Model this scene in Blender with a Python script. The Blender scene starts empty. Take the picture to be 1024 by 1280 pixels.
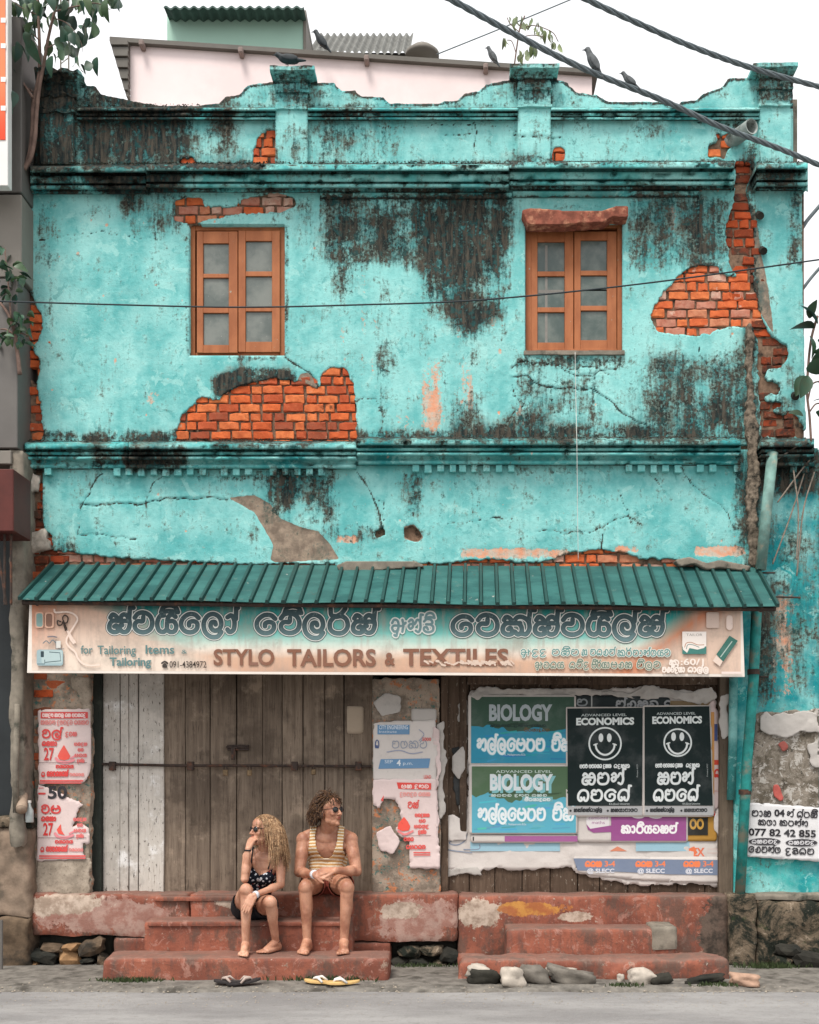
import bpy, bmesh, math, random
import numpy as np
from mathutils import Vector, Matrix, noise as mnoise

S = bpy.context.scene
COL = S.collection
R = math.radians
# ------------------------------------------------------------ camera
CX, CZ, D0, F, PX0, PY0 = 0.30, 1.45, 9.0, 1440.0, 560.0, 976.0
cam = bpy.data.cameras.new('camera')
cam_o = bpy.data.objects.new('camera', cam); COL.objects.link(cam_o)
cam_o.location = (CX, -D0, CZ); cam_o.rotation_euler = (R(90), 0, 0)
cam.sensor_fit = 'VERTICAL'; cam.sensor_height = 36.0; cam.sensor_width = 28.8
cam.lens = F / 1280 * 36.0
cam.shift_x = (512 - PX0) / 1280.0
cam.shift_y = (PY0 - 640) / 1280.0
cam.clip_start = 0.05; cam.clip_end = 2000
S.camera = cam_o
# ------------------------------------------------------------ sky (overcast) and sun
SUN_EL, SUN_AZ = 60, 205          # azimuth clockwise from +y: behind the camera, a little to the left
w = bpy.data.worlds.new('World'); S.world = w; w.use_nodes = True
nt = w.node_tree; nt.nodes.clear()
out = nt.nodes.new('ShaderNodeOutputWorld'); bg = nt.nodes.new('ShaderNodeBackground')
sky = nt.nodes.new('ShaderNodeTexSky'); sky.sky_type = 'NISHITA'; sky.sun_disc = False
sky.sun_elevation = R(SUN_EL); sky.sun_rotation = R(SUN_AZ)
sky.air_density = 1.0; sky.dust_density = 4.0; sky.ozone_density = 1.0
hs = nt.nodes.new('ShaderNodeHueSaturation'); hs.inputs['Saturation'].default_value = 0.10
hs.inputs['Value'].default_value = 1.0
mixw = nt.nodes.new('ShaderNodeMix'); mixw.data_type = 'RGBA'
mixw.inputs[0].default_value = 0.80                     # share of the even cloud deck
tcw = nt.nodes.new('ShaderNodeTexCoord'); nzw = nt.nodes.new('ShaderNodeTexNoise')
nzw.inputs['Scale'].default_value = 2.2; nzw.inputs['Detail'].default_value = 5
rmw = nt.nodes.new('ShaderNodeValToRGB')
rmw.color_ramp.elements[0].position = 0.3; rmw.color_ramp.elements[0].color = (5.7, 5.8, 5.9, 1)
rmw.color_ramp.elements[1].position = 0.75; rmw.color_ramp.elements[1].color = (6.8, 6.8, 6.9, 1)
nt.links.new(tcw.outputs['Generated'], nzw.inputs['Vector']); nt.links.new(nzw.outputs[0], rmw.inputs[0])
nt.links.new(sky.outputs[0], hs.inputs['Color'])
nt.links.new(hs.outputs[0], mixw.inputs[6]); nt.links.new(rmw.outputs[0], mixw.inputs[7])
nt.links.new(mixw.outputs[2], bg.inputs['Color']); bg.inputs['Strength'].default_value = 0.10
nt.links.new(bg.outputs[0], out.inputs[0])
sun = bpy.data.lights.new('sun', 'SUN'); sun.energy = 1.5; sun.angle = R(20); sun.color = (1.0, 0.95, 0.88)
sun_o = bpy.data.objects.new('sun', sun); COL.objects.link(sun_o)
a = R(SUN_AZ); e = R(SUN_EL)
sd = Vector((math.sin(a) * math.cos(e), math.cos(a) * math.cos(e), math.sin(e)))
sun_o.rotation_euler = sd.to_track_quat('Z', 'Y').to_euler(); sun_o.location = sd * 30
vs = S.view_settings
vs.view_transform = 'Standard'; vs.look = 'None'; vs.gamma = 1; vs.use_curve_mapping = False
vs.exposure = 1.12
S.cycles.max_bounces = 6; S.cycles.diffuse_bounces = 3; S.cycles.transparent_max_bounces = 12

rng = random.Random(7)
nrg = np.random.default_rng(11)

# ------------------------------------------------------------ measuring helpers
def X(px, y=0.0): return CX + (px - PX0) / F * (D0 + y)
def Z(py, y=0.0): return CZ + (PY0 - py) / F * (D0 + y)
def P(px, py, y=0.0): return Vector((X(px, y), y, Z(py, y)))

# ------------------------------------------------------------ object helpers
def props(o, label=None, cat=None, group=None, kind=None):
    if label: o['label'] = label
    if cat: o['category'] = cat
    if group: o['group'] = group
    if kind: o['kind'] = kind
    return o
def thing(name, label, cat, loc=(0, 0, 0), group=None, kind=None):
    o = bpy.data.objects.new(name, None); COL.objects.link(o); o.location = loc
    o.empty_display_size = 0.1
    return props(o, label, cat, group, kind)
def link(o, parent=None, loc=None):
    """children of an Empty at L keep their meshes in world coordinates"""
    COL.objects.link(o)
    if parent is not None:
        o.parent = parent
        if parent.type == 'EMPTY': o.location = -Vector(parent.location)
    if loc is not None: o.location = Vector(o.location) + Vector(loc)
    return o
def mesh_np(name, V, Fq, mats, parent=None, smooth=False, attrs=None, mi=None):
    V = np.asarray(V, dtype=np.float32).reshape(-1, 3)
    me = bpy.data.meshes.new(name)
    if isinstance(Fq, np.ndarray) and Fq.ndim == 2:
        n, k = Fq.shape
        me.vertices.add(len(V)); me.vertices.foreach_set('co', V.ravel())
        me.loops.add(n * k); me.loops.foreach_set('vertex_index', Fq.astype(np.int32).ravel())
        me.polygons.add(n)
        me.polygons.foreach_set('loop_start', np.arange(0, n * k, k, dtype=np.int32))
        me.polygons.foreach_set('loop_total', np.full(n, k, dtype=np.int32))
        me.update(calc_edges=True)
    else:
        me.from_pydata([tuple(map(float, v)) for v in V], [], [tuple(f) for f in Fq]); me.update()
    for m in (mats if isinstance(mats, (list, tuple)) else [mats]): me.materials.append(m)
    if mi is not None: me.polygons.foreach_set('material_index', np.asarray(mi, dtype=np.int32))
    if smooth: me.polygons.foreach_set('use_smooth', np.ones(len(me.polygons), dtype=bool))
    if attrs:
        for k_, v_ in attrs.items():
            v_ = np.asarray(v_, dtype=np.float32)
            if v_.ndim == 1:
                at = me.attributes.new(k_, 'FLOAT', 'POINT'); at.data.foreach_set('value', v_)
            else:
                if v_.shape[1] == 3: v_ = np.concatenate([v_, np.ones((len(v_), 1), np.float32)], 1)
                at = me.attributes.new(k_, 'FLOAT_COLOR', 'POINT'); at.data.foreach_set('color', v_.ravel())
    o = bpy.data.objects.new(name, me)
    return link(o, parent)
class MB:
    """collects simple shapes, links them as one mesh object"""
    def __init__(s): s.v = []; s.f = []
    def add(s, vs_, fs_):
        b = len(s.v); s.v += [tuple(v) for v in vs_]; s.f += [tuple(b + i for i in f) for f in fs_]; return s
    def box(s, x0, x1, y0, y1, z0, z1, ch=0.0):
        if ch <= 0:
            vs_ = [(x, y, z) for x in (x0, x1) for y in (y0, y1) for z in (z0, z1)]
            return s.add(vs_, [(0, 1, 3, 2), (4, 6, 7, 5), (0, 4, 5, 1), (2, 3, 7, 6), (0, 2, 6, 4), (1, 5, 7, 3)])
        bm = bmesh.new(); bmesh.ops.create_cube(bm, size=1)
        for v in bm.verts:
            v.co = Vector(((x0 + x1) / 2 + v.co.x * (x1 - x0), (y0 + y1) / 2 + v.co.y * (y1 - y0), (z0 + z1) / 2 + v.co.z * (z1 - z0)))
        bmesh.ops.bevel(bm, geom=list(bm.edges), offset=ch, segments=1, affect='EDGES')
        bm.verts.index_update()
        s.add([v.co[:] for v in bm.verts], [[v.index for v in f.verts] for f in bm.faces]); bm.free(); return s
    def obox(s, c, ax, ay, az, hx, hy, hz):
        c = Vector(c); vs_ = [c + ax * (i * hx) + ay * (j * hy) + az * (k * hz) for i in (-1, 1) for j in (-1, 1) for k in (-1, 1)]
        return s.add(vs_, [(0, 1, 3, 2), (4, 6, 7, 5), (0, 4, 5, 1), (2, 3, 7, 6), (0, 2, 6, 4), (1, 5, 7, 3)])
    def tube(s, pts, rad, n=8, cap=True):
        pts = [Vector(p) for p in pts]; N = len(pts)
        rad = rad if isinstance(rad, (list, tuple)) else [rad] * N
        b = len(s.v); up = None
        for i, p in enumerate(pts):
            t = (pts[min(i + 1, N - 1)] - pts[max(i - 1, 0)])
            if t.length < 1e-9: t = Vector((0, 0, 1))
            t.normalize()
            if up is None:
                up = t.orthogonal().normalized()
            up = (up - t * up.dot(t))
            if up.length < 1e-6: up = t.orthogonal()
            up.normalize(); sd_ = t.cross(up)
            for k in range(n):
                an = 2 * math.pi * k / n
                s.v.append(tuple(p + (up * math.cos(an) + sd_ * math.sin(an)) * rad[i]))
        for i in range(N - 1):
            for k in range(n):
                a_ = b + i * n + k; c_ = b + i * n + (k + 1) % n
                s.f.append((a_, c_, c_ + n, a_ + n))
        if cap:
            s.f.append(tuple(b + k for k in reversed(range(n)))); s.f.append(tuple(b + (N - 1) * n + k for k in range(n)))
        return s
    def build(s, name, mat, parent=None, smooth=False):
        return mesh_np(name, s.v, s.f, mat, parent, smooth)
def catmull(pts, n=8):
    pts = [Vector(p) if len(p) == 3 else Vector((p[0], p[1], 0)) for p in pts]
    if len(pts) < 3: return [pts[0].lerp(pts[-1], i / n) for i in range(n + 1)]
    q = [pts[0] * 2 - pts[1]] + pts + [pts[-1] * 2 - pts[-2]]; res = []
    for i in range(1, len(q) - 2):
        for k in range(n):
            t = k / n; t2 = t * t; t3 = t2 * t
            res.append(0.5 * ((2 * q[i]) + (-q[i - 1] + q[i + 1]) * t + (2 * q[i - 1] - 5 * q[i] + 4 * q[i + 1] - q[i + 2]) * t2 + (-q[i - 1] + 3 * q[i] - 3 * q[i + 1] + q[i + 2]) * t3))
    res.append(pts[-1]); return res

# ------------------------------------------------------------ material helpers
class NG:
    def __init__(s, name):
        s.m = bpy.data.materials.new(name); s.m.use_nodes = True; s.t = s.m.node_tree
        s.b = s.t.nodes['Principled BSDF']; s.co = None
    def n(s, typ, **kw):
        nd = s.t.nodes.new(typ)
        for k, v in kw.items(): setattr(nd, k, v)
        return nd
    def l(s, a_, b_): s.t.links.new(a_, b_)
    def coord(s, kind='geo'):
        if kind == 'geo': return s.n('ShaderNodeNewGeometry').outputs['Position']
        return s.n('ShaderNodeTexCoord').outputs['Object']
    def val(s, sock, v):
        if isinstance(v, (int, float)): sock.default_value = v
        elif isinstance(v, (tuple, list)): sock.default_value = (*v[:3], 1) if len(v) == 3 and sock.type == 'RGBA' else v
        else: s.l(v, sock)
    def noise(s, scale, detail=4, rough=0.55, vec=None, stretch=None, dist=0.0):
        nd = s.n('ShaderNodeTexNoise'); nd.inputs['Scale'].default_value = scale
        nd.inputs['Detail'].default_value = detail; nd.inputs['Roughness'].default_value = rough
        nd.inputs['Distortion'].default_value = dist
        v = vec or s.coord()
        if stretch:
            mp = s.n('ShaderNodeMapping'); mp.inputs['Scale'].default_value = stretch; s.l(v, mp.inputs[0]); v = mp.outputs[0]
        s.l(v, nd.inputs['Vector']); return nd.outputs[0]
    def math(s, op, a_, b_=0.0, clamp=False):
        nd = s.n('ShaderNodeMath', operation=op, use_clamp=clamp); s.val(nd.inputs[0], a_); s.val(nd.inputs[1], b_); return nd.outputs[0]
    def ss(s, v, lo, hi, a_=0.0, b_=1.0):
        nd = s.n('ShaderNodeMapRange', interpolation_type='SMOOTHSTEP'); s.val(nd.inputs[0], v)
        for i, q in zip((1, 2, 3, 4), (lo, hi, a_, b_)): nd.inputs[i].default_value = q
        return nd.outputs[0]
    def mix(s, f, a_, b_, mode='MIX'):
        nd = s.n('ShaderNodeMix', data_type='RGBA', blend_type=mode); s.val(nd.inputs[0], f)
        for i, q in ((6, a_), (7, b_)):
            if isinstance(q, (tuple, list)): nd.inputs[i].default_value = (*q[:3], 1)
            else: s.l(q, nd.inputs[i])
        return nd.outputs[2]
    def attr(s, name, out_='Fac'):
        nd = s.n('ShaderNodeAttribute', attribute_name=name); return nd.outputs[out_]
    def rand(s): return s.n('ShaderNodeObjectInfo').outputs['Random']
    def bump(s, h, st=0.3, dist=0.01, prev=None):
        nd = s.n('ShaderNodeBump'); nd.inputs['Strength'].default_value = st; nd.inputs['Distance'].default_value = dist
        s.l(h, nd.inputs['Height'])
        if prev: s.l(prev, nd.inputs['Normal'])
        return nd.outputs[0]
    def fin(s, col, rough=0.8, bump=None, spec=0.3, metal=0.0):
        s.val(s.b.inputs['Base Color'], col); s.val(s.b.inputs['Roughness'], rough)
        s.b.inputs['Specular IOR Level'].default_value = spec; s.b.inputs['Metallic'].default_value = metal
        if bump: s.l(bump, s.b.inputs['Normal'])
        return s.m
def srgb(r, g, b):
    f = lambda c: (c / 255 / 12.92) if c / 255 <= 0.04045 else ((c / 255 + 0.055) / 1.055) ** 2.4
    return (f(r), f(g), f(b))
def simple(name, col, rough=0.75, var=0.25, scale=12, metal=0.0, spec=0.3, dirt=None, coord='geo', bump=0.15):
    g = NG(name); n1 = g.noise(scale, 5, 0.6, g.coord(coord)); n2 = g.noise(scale * 9, 3, 0.6, g.coord(coord))
    dark = tuple(c * (1 - var) for c in col); lite = tuple(min(1, c * (1 + var)) for c in col)
    c = g.mix(g.ss(n1, 0.3, 0.7), dark, lite); c = g.mix(g.math('MULTIPLY', n2, 0.35), c, dark)
    if dirt: c = g.mix(g.ss(g.noise(scale * 0.45, 6, 0.65, g.coord(coord)), 0.5, 0.68), c, dirt)
    return g.fin(c, rough, g.bump(n2, bump, 0.004), spec, metal)
_ink = {}
def ink(r, g_, b, rough=0.75):
    """flat print colour with a little fading and grime"""
    k = (r, g_, b)
    if k not in _ink:
        g = NG('ink_%02x%02x%02x' % k); c = srgb(*k)
        n1 = g.noise(6, 5, 0.6); n2 = g.noise(60, 4, 0.65)
        fade = tuple(x * 0.8 + 0.2 * 0.45 for x in c)
        cc = g.mix(g.ss(n1, 0.45, 0.75, 0, 0.45), c, fade)
        cc = g.mix(g.ss(n2, 0.58, 0.72, 0, 0.35), cc, tuple(x * 0.6 for x in c))
        _ink[k] = g.fin(cc, rough, None, 0.25)
    return _ink[k]
# ------------------------------------------------------------ weathering fields, one value per facade pixel (1/160 m)
FH, FW = 1280, 1024
def vnoise(scale, seed, sx=1.0, sy=1.0, octv=4, gain=0.55, shape=(FH, FW)):
    g = np.random.default_rng(seed); res = np.zeros(shape, np.float32); amp = 1; tot = 0
    H, W = shape
    for o in range(octv):
        cw = max(2, int(W / (scale * sx)) + 3); chh = max(2, int(H / (scale * sy)) + 3)
        a_ = g.random((chh, cw)).astype(np.float32)
        x = np.arange(W) / (scale * sx); y = np.arange(H) / (scale * sy)
        xi = np.clip(x.astype(int), 0, cw - 2); yi = np.clip(y.astype(int), 0, chh - 2)
        fx = x - xi; fy = y - yi; fx = fx * fx * (3 - 2 * fx); fy = fy * fy * (3 - 2 * fy)
        fx = fx[None, :].astype(np.float32); fy = fy[:, None].astype(np.float32)
        t_ = a_[yi][:, xi] * (1 - fx) + a_[yi][:, xi + 1] * fx
        b_ = a_[yi + 1][:, xi] * (1 - fx) + a_[yi + 1][:, xi + 1] * fx
        res += amp * (t_ * (1 - fy) + b_ * fy); tot += amp; amp *= gain; scale = max(1.2, scale / 2)
    return res / tot
def blur(a_, s):
    if s <= 0: return a_
    r = max(1, int(round(s))); k = 2 * r + 1
    for _ in range(2):
        for ax in (0, 1):
            pad = [(0, 0), (0, 0)]; pad[ax] = (r + 1, r)
            c = np.cumsum(np.pad(a_, pad, mode='edge'), axis=ax, dtype=np.float64)
            a_ = ((c[k:] - c[:-k]) / k if ax == 0 else (c[:, k:] - c[:, :-k]) / k).astype(np.float32)
    return a_
YY, XX = np.mgrid[0:FH, 0:FW].astype(np.float32)
def polymask(pts, a_=None):
    m = np.zeros((FH, FW), bool); xs = [p[0] for p in pts]; ys = [p[1] for p in pts]
    x0, x1 = max(0, int(min(xs)) - 1), min(FW, int(max(xs)) + 2); y0, y1 = max(0, int(min(ys)) - 1), min(FH, int(max(ys)) + 2)
    gx = XX[y0:y1, x0:x1]; gy = YY[y0:y1, x0:x1] + 0.01; sub = np.zeros(gx.shape, bool)
    for i in range(len(pts)):
        ax, ay = pts[i]; bx, by = pts[(i + 1) % len(pts)]
        if ay == by: continue
        c = ((ay > gy) != (by > gy)) & (gx < (bx - ax) * (gy - ay) / (by - ay) + ax); sub ^= c
    m[y0:y1, x0:x1] = sub; return m.astype(np.float32)
def rectmask(x0, y0, x1, y1):
    m = np.zeros((FH, FW), np.float32); m[int(y0):int(y1), int(x0):int(x1)] = 1; return m
def polyline_dist(pts, pad=14):
    d = np.full((FH, FW), 1e3, np.float32)
    for (ax, ay), (bx, by) in zip(pts[:-1], pts[1:]):
        x0, x1 = max(0, int(min(ax, bx)) - pad), min(FW, int(max(ax, bx)) + pad); y0, y1 = max(0, int(min(ay, by)) - pad), min(FH, int(max(ay, by)) + pad)
        if x1 <= x0 or y1 <= y0: continue
        gx = XX[y0:y1, x0:x1]; gy = YY[y0:y1, x0:x1]; L = (bx - ax) ** 2 + (by - ay) ** 2 + 1e-6
        t_ = np.clip(((gx - ax) * (bx - ax) + (gy - ay) * (by - ay)) / L, 0, 1)
        dd = np.hypot(gx - ax - t_ * (bx - ax), gy - ay - t_ * (by - ay)); d[y0:y1, x0:x1] = np.minimum(d[y0:y1, x0:x1], dd)
    return d
def wig(pts, amp=3, n=6, seed=1):
    """adds fractal wiggle to a polyline"""
    g = random.Random(seed); res = [pts[0]]
    for (ax, ay), (bx, by) in zip(pts[:-1], pts[1:]):
        L = math.hypot(bx - ax, by - ay); m = max(1, int(L / n))
        for k in range(1, m + 1):
            t_ = k / m; e_ = amp * (0 if k == m else 1)
            res.append((ax + (bx - ax) * t_ + g.uniform(-e_, e_), ay + (by - ay) * t_ + g.uniform(-e_, e_)))
    return res
def samp(a_, x, y):
    x = np.clip(np.asarray(x, np.float32), 0, FW - 1.001); y = np.clip(np.asarray(y, np.float32), 0, FH - 1.001)
    xi = x.astype(int); yi = y.astype(int); fx = x - xi; fy = y - yi
    return (a_[yi, xi] * (1 - fx) + a_[yi, xi + 1] * fx) * (1 - fy) + (a_[yi + 1, xi] * (1 - fx) + a_[yi + 1, xi + 1] * fx) * fy
N8 = vnoise(8, 1, octv=3); N20 = vnoise(20, 2, octv=4); N60 = vnoise(60, 3, octv=5); N150 = vnoise(150, 4, octv=4)
NV = vnoise(14, 5, sx=0.6, sy=5, octv=4)          # vertical streaks
NV2 = vnoise(30, 6, sx=0.5, sy=5, octv=4)

# ---- holes where the plaster has fallen off and bricks show
HOLES = {
 'under_window': [(216,562),(220,540),(226,520),(238,508),(250,496),(262,498),(270,501),(282,490),(300,481),(320,477),(340,473),(372,476),(385,480),(398,487),(402,470),(411,460),(430,459),(437,466),(441,480),(446,520),(446,562)],
 'right_patch': [(813,397),(817,385),(824,374),(832,362),(845,350),(857,338),(870,332),(898,331),(900,342),(915,345),(925,350),(935,372),(946,405),(940,408),(912,409),(893,414),(872,420),(842,418),(820,413)],
 'ruin': [(918,200),(938,202),(941,215),(933,240),(938,262),(944,290),(942,340),(948,385),(960,414),(984,432),(986,448),(974,460),(960,462),(956,474),(972,478),(978,486),(972,494),(958,492),(956,500),(976,504),(978,510),(960,512),(974,518),(992,514),(1006,530),(1008,546),(952,548),(949,500),(947,430),(940,402),(930,385),(922,350),(912,330),(907,300),(908,280),(914,262),(919,240)],
 'left_top': [(20,360),(36,362),(44,378),(52,392),(53,408),(46,430),(40,436),(48,450),(50,468),(46,480),(50,500),(53,520),(55,538),(52,552),(20,552)],
 'left_low': [(20,590),(44,592),(52,615),(55,640),(55,662),(66,668),(66,720),(20,720)],
 'over_window': [(217,275),(219,252),(236,245),(252,247),(258,258),(296,258),(302,247),(345,240),(367,246),(370,258),(352,265),(300,268),(262,274),(240,281)],
 'parapet': [(317,209),(316,190),(322,172),(330,163),(345,159),(346,209)],
 'pin': [(690,202),(691,188),(697,182),(706,184),(705,202)],
 'pin2': [(224,206),(226,197),(240,196),(248,206)],
 'spout': [(884,198),(885,183),(896,176),(897,168),(918,166),(924,178),(912,186),(906,198)],
 'pit': [(505,674),(506,658),(518,655),(530,672),(522,678)],
 'pit2': [(466,672),(470,662),(480,660),(482,670)],
}
hole = np.zeros((FH, FW), np.float32)
for k_, v_ in HOLES.items(): hole = np.maximum(hole, polymask(v_))
# ragged bottom edge of the upper plaster above the awning
BOT = [(55,688),(90,690),(130,695),(200,699),(262,703),(330,705),(420,705),(424,714),(436,708),(470,705),(520,703),(560,705),(585,700),(620,698),(650,703),(690,700),(715,690),(745,686),(780,690),(800,697),(842,699),(880,705),(945,707)]
bot = polymask(BOT + [(1024, 707), (1024, 760), (0, 760), (0, 688)])
hole = np.maximum(hole, bot * (XX < 950))
WIN = [(237, 281, 357, 445), (657, 277, 779, 440)]
win = np.zeros((FH, FW), np.float32)
for x0, y0, x1, y1 in WIN: win[y0:y1, x0:x1] = 1
N4 = vnoise(4.5, 9, octv=2)
holef = blur(hole, 1.8) + (N8 - 0.5) * 0.75 + (N4 - 0.5) * 0.5 + (N20 - 0.5) * 0.3 * (hole > 0)
holef = np.where(blur(hole, 4) < 0.01, 0, holef)

# ---- cracks: polylines (dark grooves in the plaster)
CR = [([(356,446),(366,454),(380,462),(392,472),(398,484)], 2.2), ([(398,484),(402,500),(408,508)], 1.6),
 ([(446,590),(458,606),(466,622),(474,640),(478,660),(474,670)], 1.8), ([(466,622),(480,628),(480,650)], 1.0),
 ([(128,592),(114,610),(103,630),(100,655),(97,668)], 1.2), ([(100,630),(180,630),(215,622),(255,622),(285,625)], 1.4),
 ([(97,668),(130,668),(170,674)], 1.0), ([(182,632),(190,606),(206,594)], 0.9), ([(283,588),(300,600),(312,598)], 0.8),
 ([(640,472),(660,470),(676,482),(700,486),(740,486),(762,500),(785,520),(812,536)], 1.6), ([(640,460),(650,452),(690,456),(720,470),(770,462)], 1.2),
 ([(640,480),(644,495),(655,505),(640,520),(625,535)], 1.0), ([(690,500),(694,520),(720,545)], 0.7), ([(700,455),(712,462),(740,458),(765,470)],1.0),
 ([(852,583),(866,606),(886,622),(905,636),(920,662)], 1.2), ([(670,665),(738,666),(760,655),(785,645),(800,655)], 0.9),
 ([(752,690),(754,668)], 1.8), ([(790,655),(780,632),(776,620)], 0.7), ([(810,588),(840,625)], 0.6),
 ([(592,150),(596,165),(592,200)], 1.0), ([(548,168),(592,168)], 0.6), ([(895,150),(915,158),(930,148)], 1.1), ([(860,148),(890,154)], 0.8),
 ([(436,500),(470,498),(480,520),(474,545)], 0.7), ([(640,168),(700,172)], 0.5), ([(130,120),(160,150),(150,180)], 0.8),
 ([(900,335),(905,352),(918,342),(925,330)], 1.4), ([(50,300),(120,290),(200,300)], 0.4), ([(380,590),(372,612),(364,622)], 0.7),
 ([(420,200),(418,230)], 0.8), ([(870,425),(880,450),(898,470),(900,500)], 0.9), ([(480,160),(600,154),(640,160)], 0.5),
 ([(560,655),(600,650),(640,648)], 0.5), ([(505,590),(520,620),(516,650)], 0.5)]
crack = np.zeros((FH, FW), np.float32)
for i, (pts, wd) in enumerate(CR):
    d = polyline_dist(wig(pts, 2.2, 7, i)); crack = np.maximum(crack, np.clip(1.15 - d / (wd * .62), 0, 1))
# raised lips along some peeled skins
lip = np.zeros((FH, FW), np.float32)
for (pts, wd) in (CR[9], CR[10], CR[5], CR[24]):
    d = polyline_dist([(x_, y_ - 3) for x_, y_ in pts]); lip = np.maximum(lip, np.clip(1 - d / 5, 0, 1))

# ---- mould: 0..1 amount, broken up further by the material
mould = np.zeros((FH, FW), np.float32)
def blob(x0, y0, x1, y1, s, soft=12):
    global mould
    mould = np.maximum(mould, blur(rectmask(max(0, x0), max(0, y0), min(FW, x1), min(FH, y1)), soft) * s)
def pol(pts, s, soft=8):
    global mould
    mould = np.maximum(mould, blur(polymask(pts), soft) * s)
mould += 0.17 + 0.22 * (N150 - 0.5)
blob(30, 60, 100, 216, 0.86, 8); blob(95, 95, 245, 212, 0.80, 12); blob(240, 110, 300, 205, 0.52, 14)
blob(100, 150, 220, 205, 0.88, 10)
pol([(80,214),(235,216),(215,240),(160,246),(120,238),(100,225)], 0.92, 4)
blob(40, 214, 110, 240, 0.6, 8); blob(150, 240, 185, 270, 0.62, 6); blob(186, 214, 235, 262, 0.5, 10)
blob(340, 105, 385, 130, 0.45, 6); blob(350, 150, 500, 205, 0.46, 14); blob(390, 150, 470, 190, 0.5, 8); blob(250, 128, 640, 137, 0.5, 3)
blob(400, 132, 480, 160, 0.42, 6); blob(640, 190, 700, 206, 0.55, 5); blob(650, 105, 690, 132, 0.6, 5); blob(700, 172, 720, 182, .7, 4)
blob(40, 200, 1005, 209, 0.62, 3); blob(40, 228, 1005, 233, 0.40, 2)
blob(100, 203, 330, 212, 0.9, 3)
blob(400, 240, 640, 262, 0.75, 5)
pol([(398,240),(645,240),(640,330),(632,400),(606,410),(596,430),(570,428),(560,400),(532,395),(520,340),(470,330),(440,345),(402,330)], 0.60, 10)
pol([(500,250),(640,252),(634,395),(600,412),(580,428),(556,395),(530,350),(505,300)], 0.74, 9)
pol([(400,300),(450,300),(446,380),(410,370)], 0.5, 10)
blob(470, 420, 490, 520, 0.45, 6); blob(560, 500, 600, 552, 0.5, 8)
blob(40, 538, 960, 554, 0.68, 5); blob(270, 548, 310, 556, .9, 4); blob(100, 540, 220, 556, 0.72, 4)
blob(560, 530, 940, 556, 0.74, 8); blob(630, 510, 690, 556, 0.6, 8); blob(800, 440, 944, 552, 0.56, 12); blob(850, 490, 944, 556, 0.72, 8)
blob(640, 444, 780, 462, 0.62, 4); blob(640, 462, 760, 530, 0.42, 10)
blob(782, 235, 910, 340, 0.52, 10); blob(860, 240, 912, 330, 0.58, 8)
pol([(262,472),(300,460),(330,458),(372,464),(372,476),(300,482),(268,500)], 0.92, 3)
blob(286, 444, 350, 452, .55, 3); blob(265, 536, 400, 562, 0.6, 5); blob(330, 585, 425, 655, 0.62, 8); blob(345, 590, 385, 640, 0.78, 6)
blob(120, 556, 240, 590, 0.78, 8); blob(40, 556, 110, 575, 0.4, 6); blob(930, 180, 950, 710, 0.66, 5); blob(918, 560, 950, 700, 0.62, 8)
blob(985, 210, 1004, 340, 0.55, 5); blob(950, 205, 1000, 235, 0.6, 5); blob(505, 590, 530, 650, 0.46, 6)
blob(940, 545, 1020, 610, 0.72, 6); blob(960, 440, 1005, 545, 0.36, 8); blob(40, 555, 60, 700, 0.35, 4); blob(160, 250, 230, 300, 0.42, 8)
blob(45, 250, 75, 340, .42, 8); blob(370, 245, 400, 330, .38, 6); blob(355, 280, 362, 445, .5, 2); blob(232, 290, 238, 445, .45, 2)
blob(60, 668, 100, 700, 0.5, 6); blob(400, 655, 480, 680, 0.45, 6); blob(640, 580, 760, 596, 0.35, 5); blob(240, 590, 420, 602, 0.48, 5)
blob(690, 255, 760, 262, .5, 3); blob(130, 215, 420, 222, .5, 2); blob(890, 150, 935, 170, .45, 5); blob(780, 150, 860, 176, 0.36, 8)
blob(942, 560, 1024, 620, 0.66, 8); blob(935, 640, 1024, 880, 0.38, 12); blob(940, 720, 975, 880, 0.62, 8)
NM = vnoise(36, 31, octv=5, gain=.62); NVf = vnoise(7, 32, sx=.7, sy=7, octv=4, gain=.6)
mould = np.where(mould > .3, .3 + (mould - .3) * np.clip(.35 + 1.5 * (NM - .22), .25, 1.25) + (NVf - .5) * .35 * np.clip(mould * 2 - .6, 0, 1), mould)
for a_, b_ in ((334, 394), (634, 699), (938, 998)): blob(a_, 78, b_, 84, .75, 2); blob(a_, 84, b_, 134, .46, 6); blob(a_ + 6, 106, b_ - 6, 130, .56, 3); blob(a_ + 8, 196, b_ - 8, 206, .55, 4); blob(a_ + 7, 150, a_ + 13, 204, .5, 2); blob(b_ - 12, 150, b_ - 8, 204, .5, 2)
blob(250, 108, 640, 128, .42, 8); blob(690, 108, 950, 128, .34, 8)
# streaks run down from wet places
mould += (NV - 0.5) * 0.34 * np.clip(blur(mould, 20) * 1.6, 0, 1) + (N20 - 0.5) * 0.22
mould += np.clip(NV2 - 0.58, 0, 1) * 0.5 * ((YY > 240) & (YY < 700))
mould = np.maximum(mould, crack * 0.95)
mould = np.clip(mould + 0.22 * np.clip(blur(hole, 2) * 2, 0, 1) * (1 - hole), 0, 1)

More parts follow.
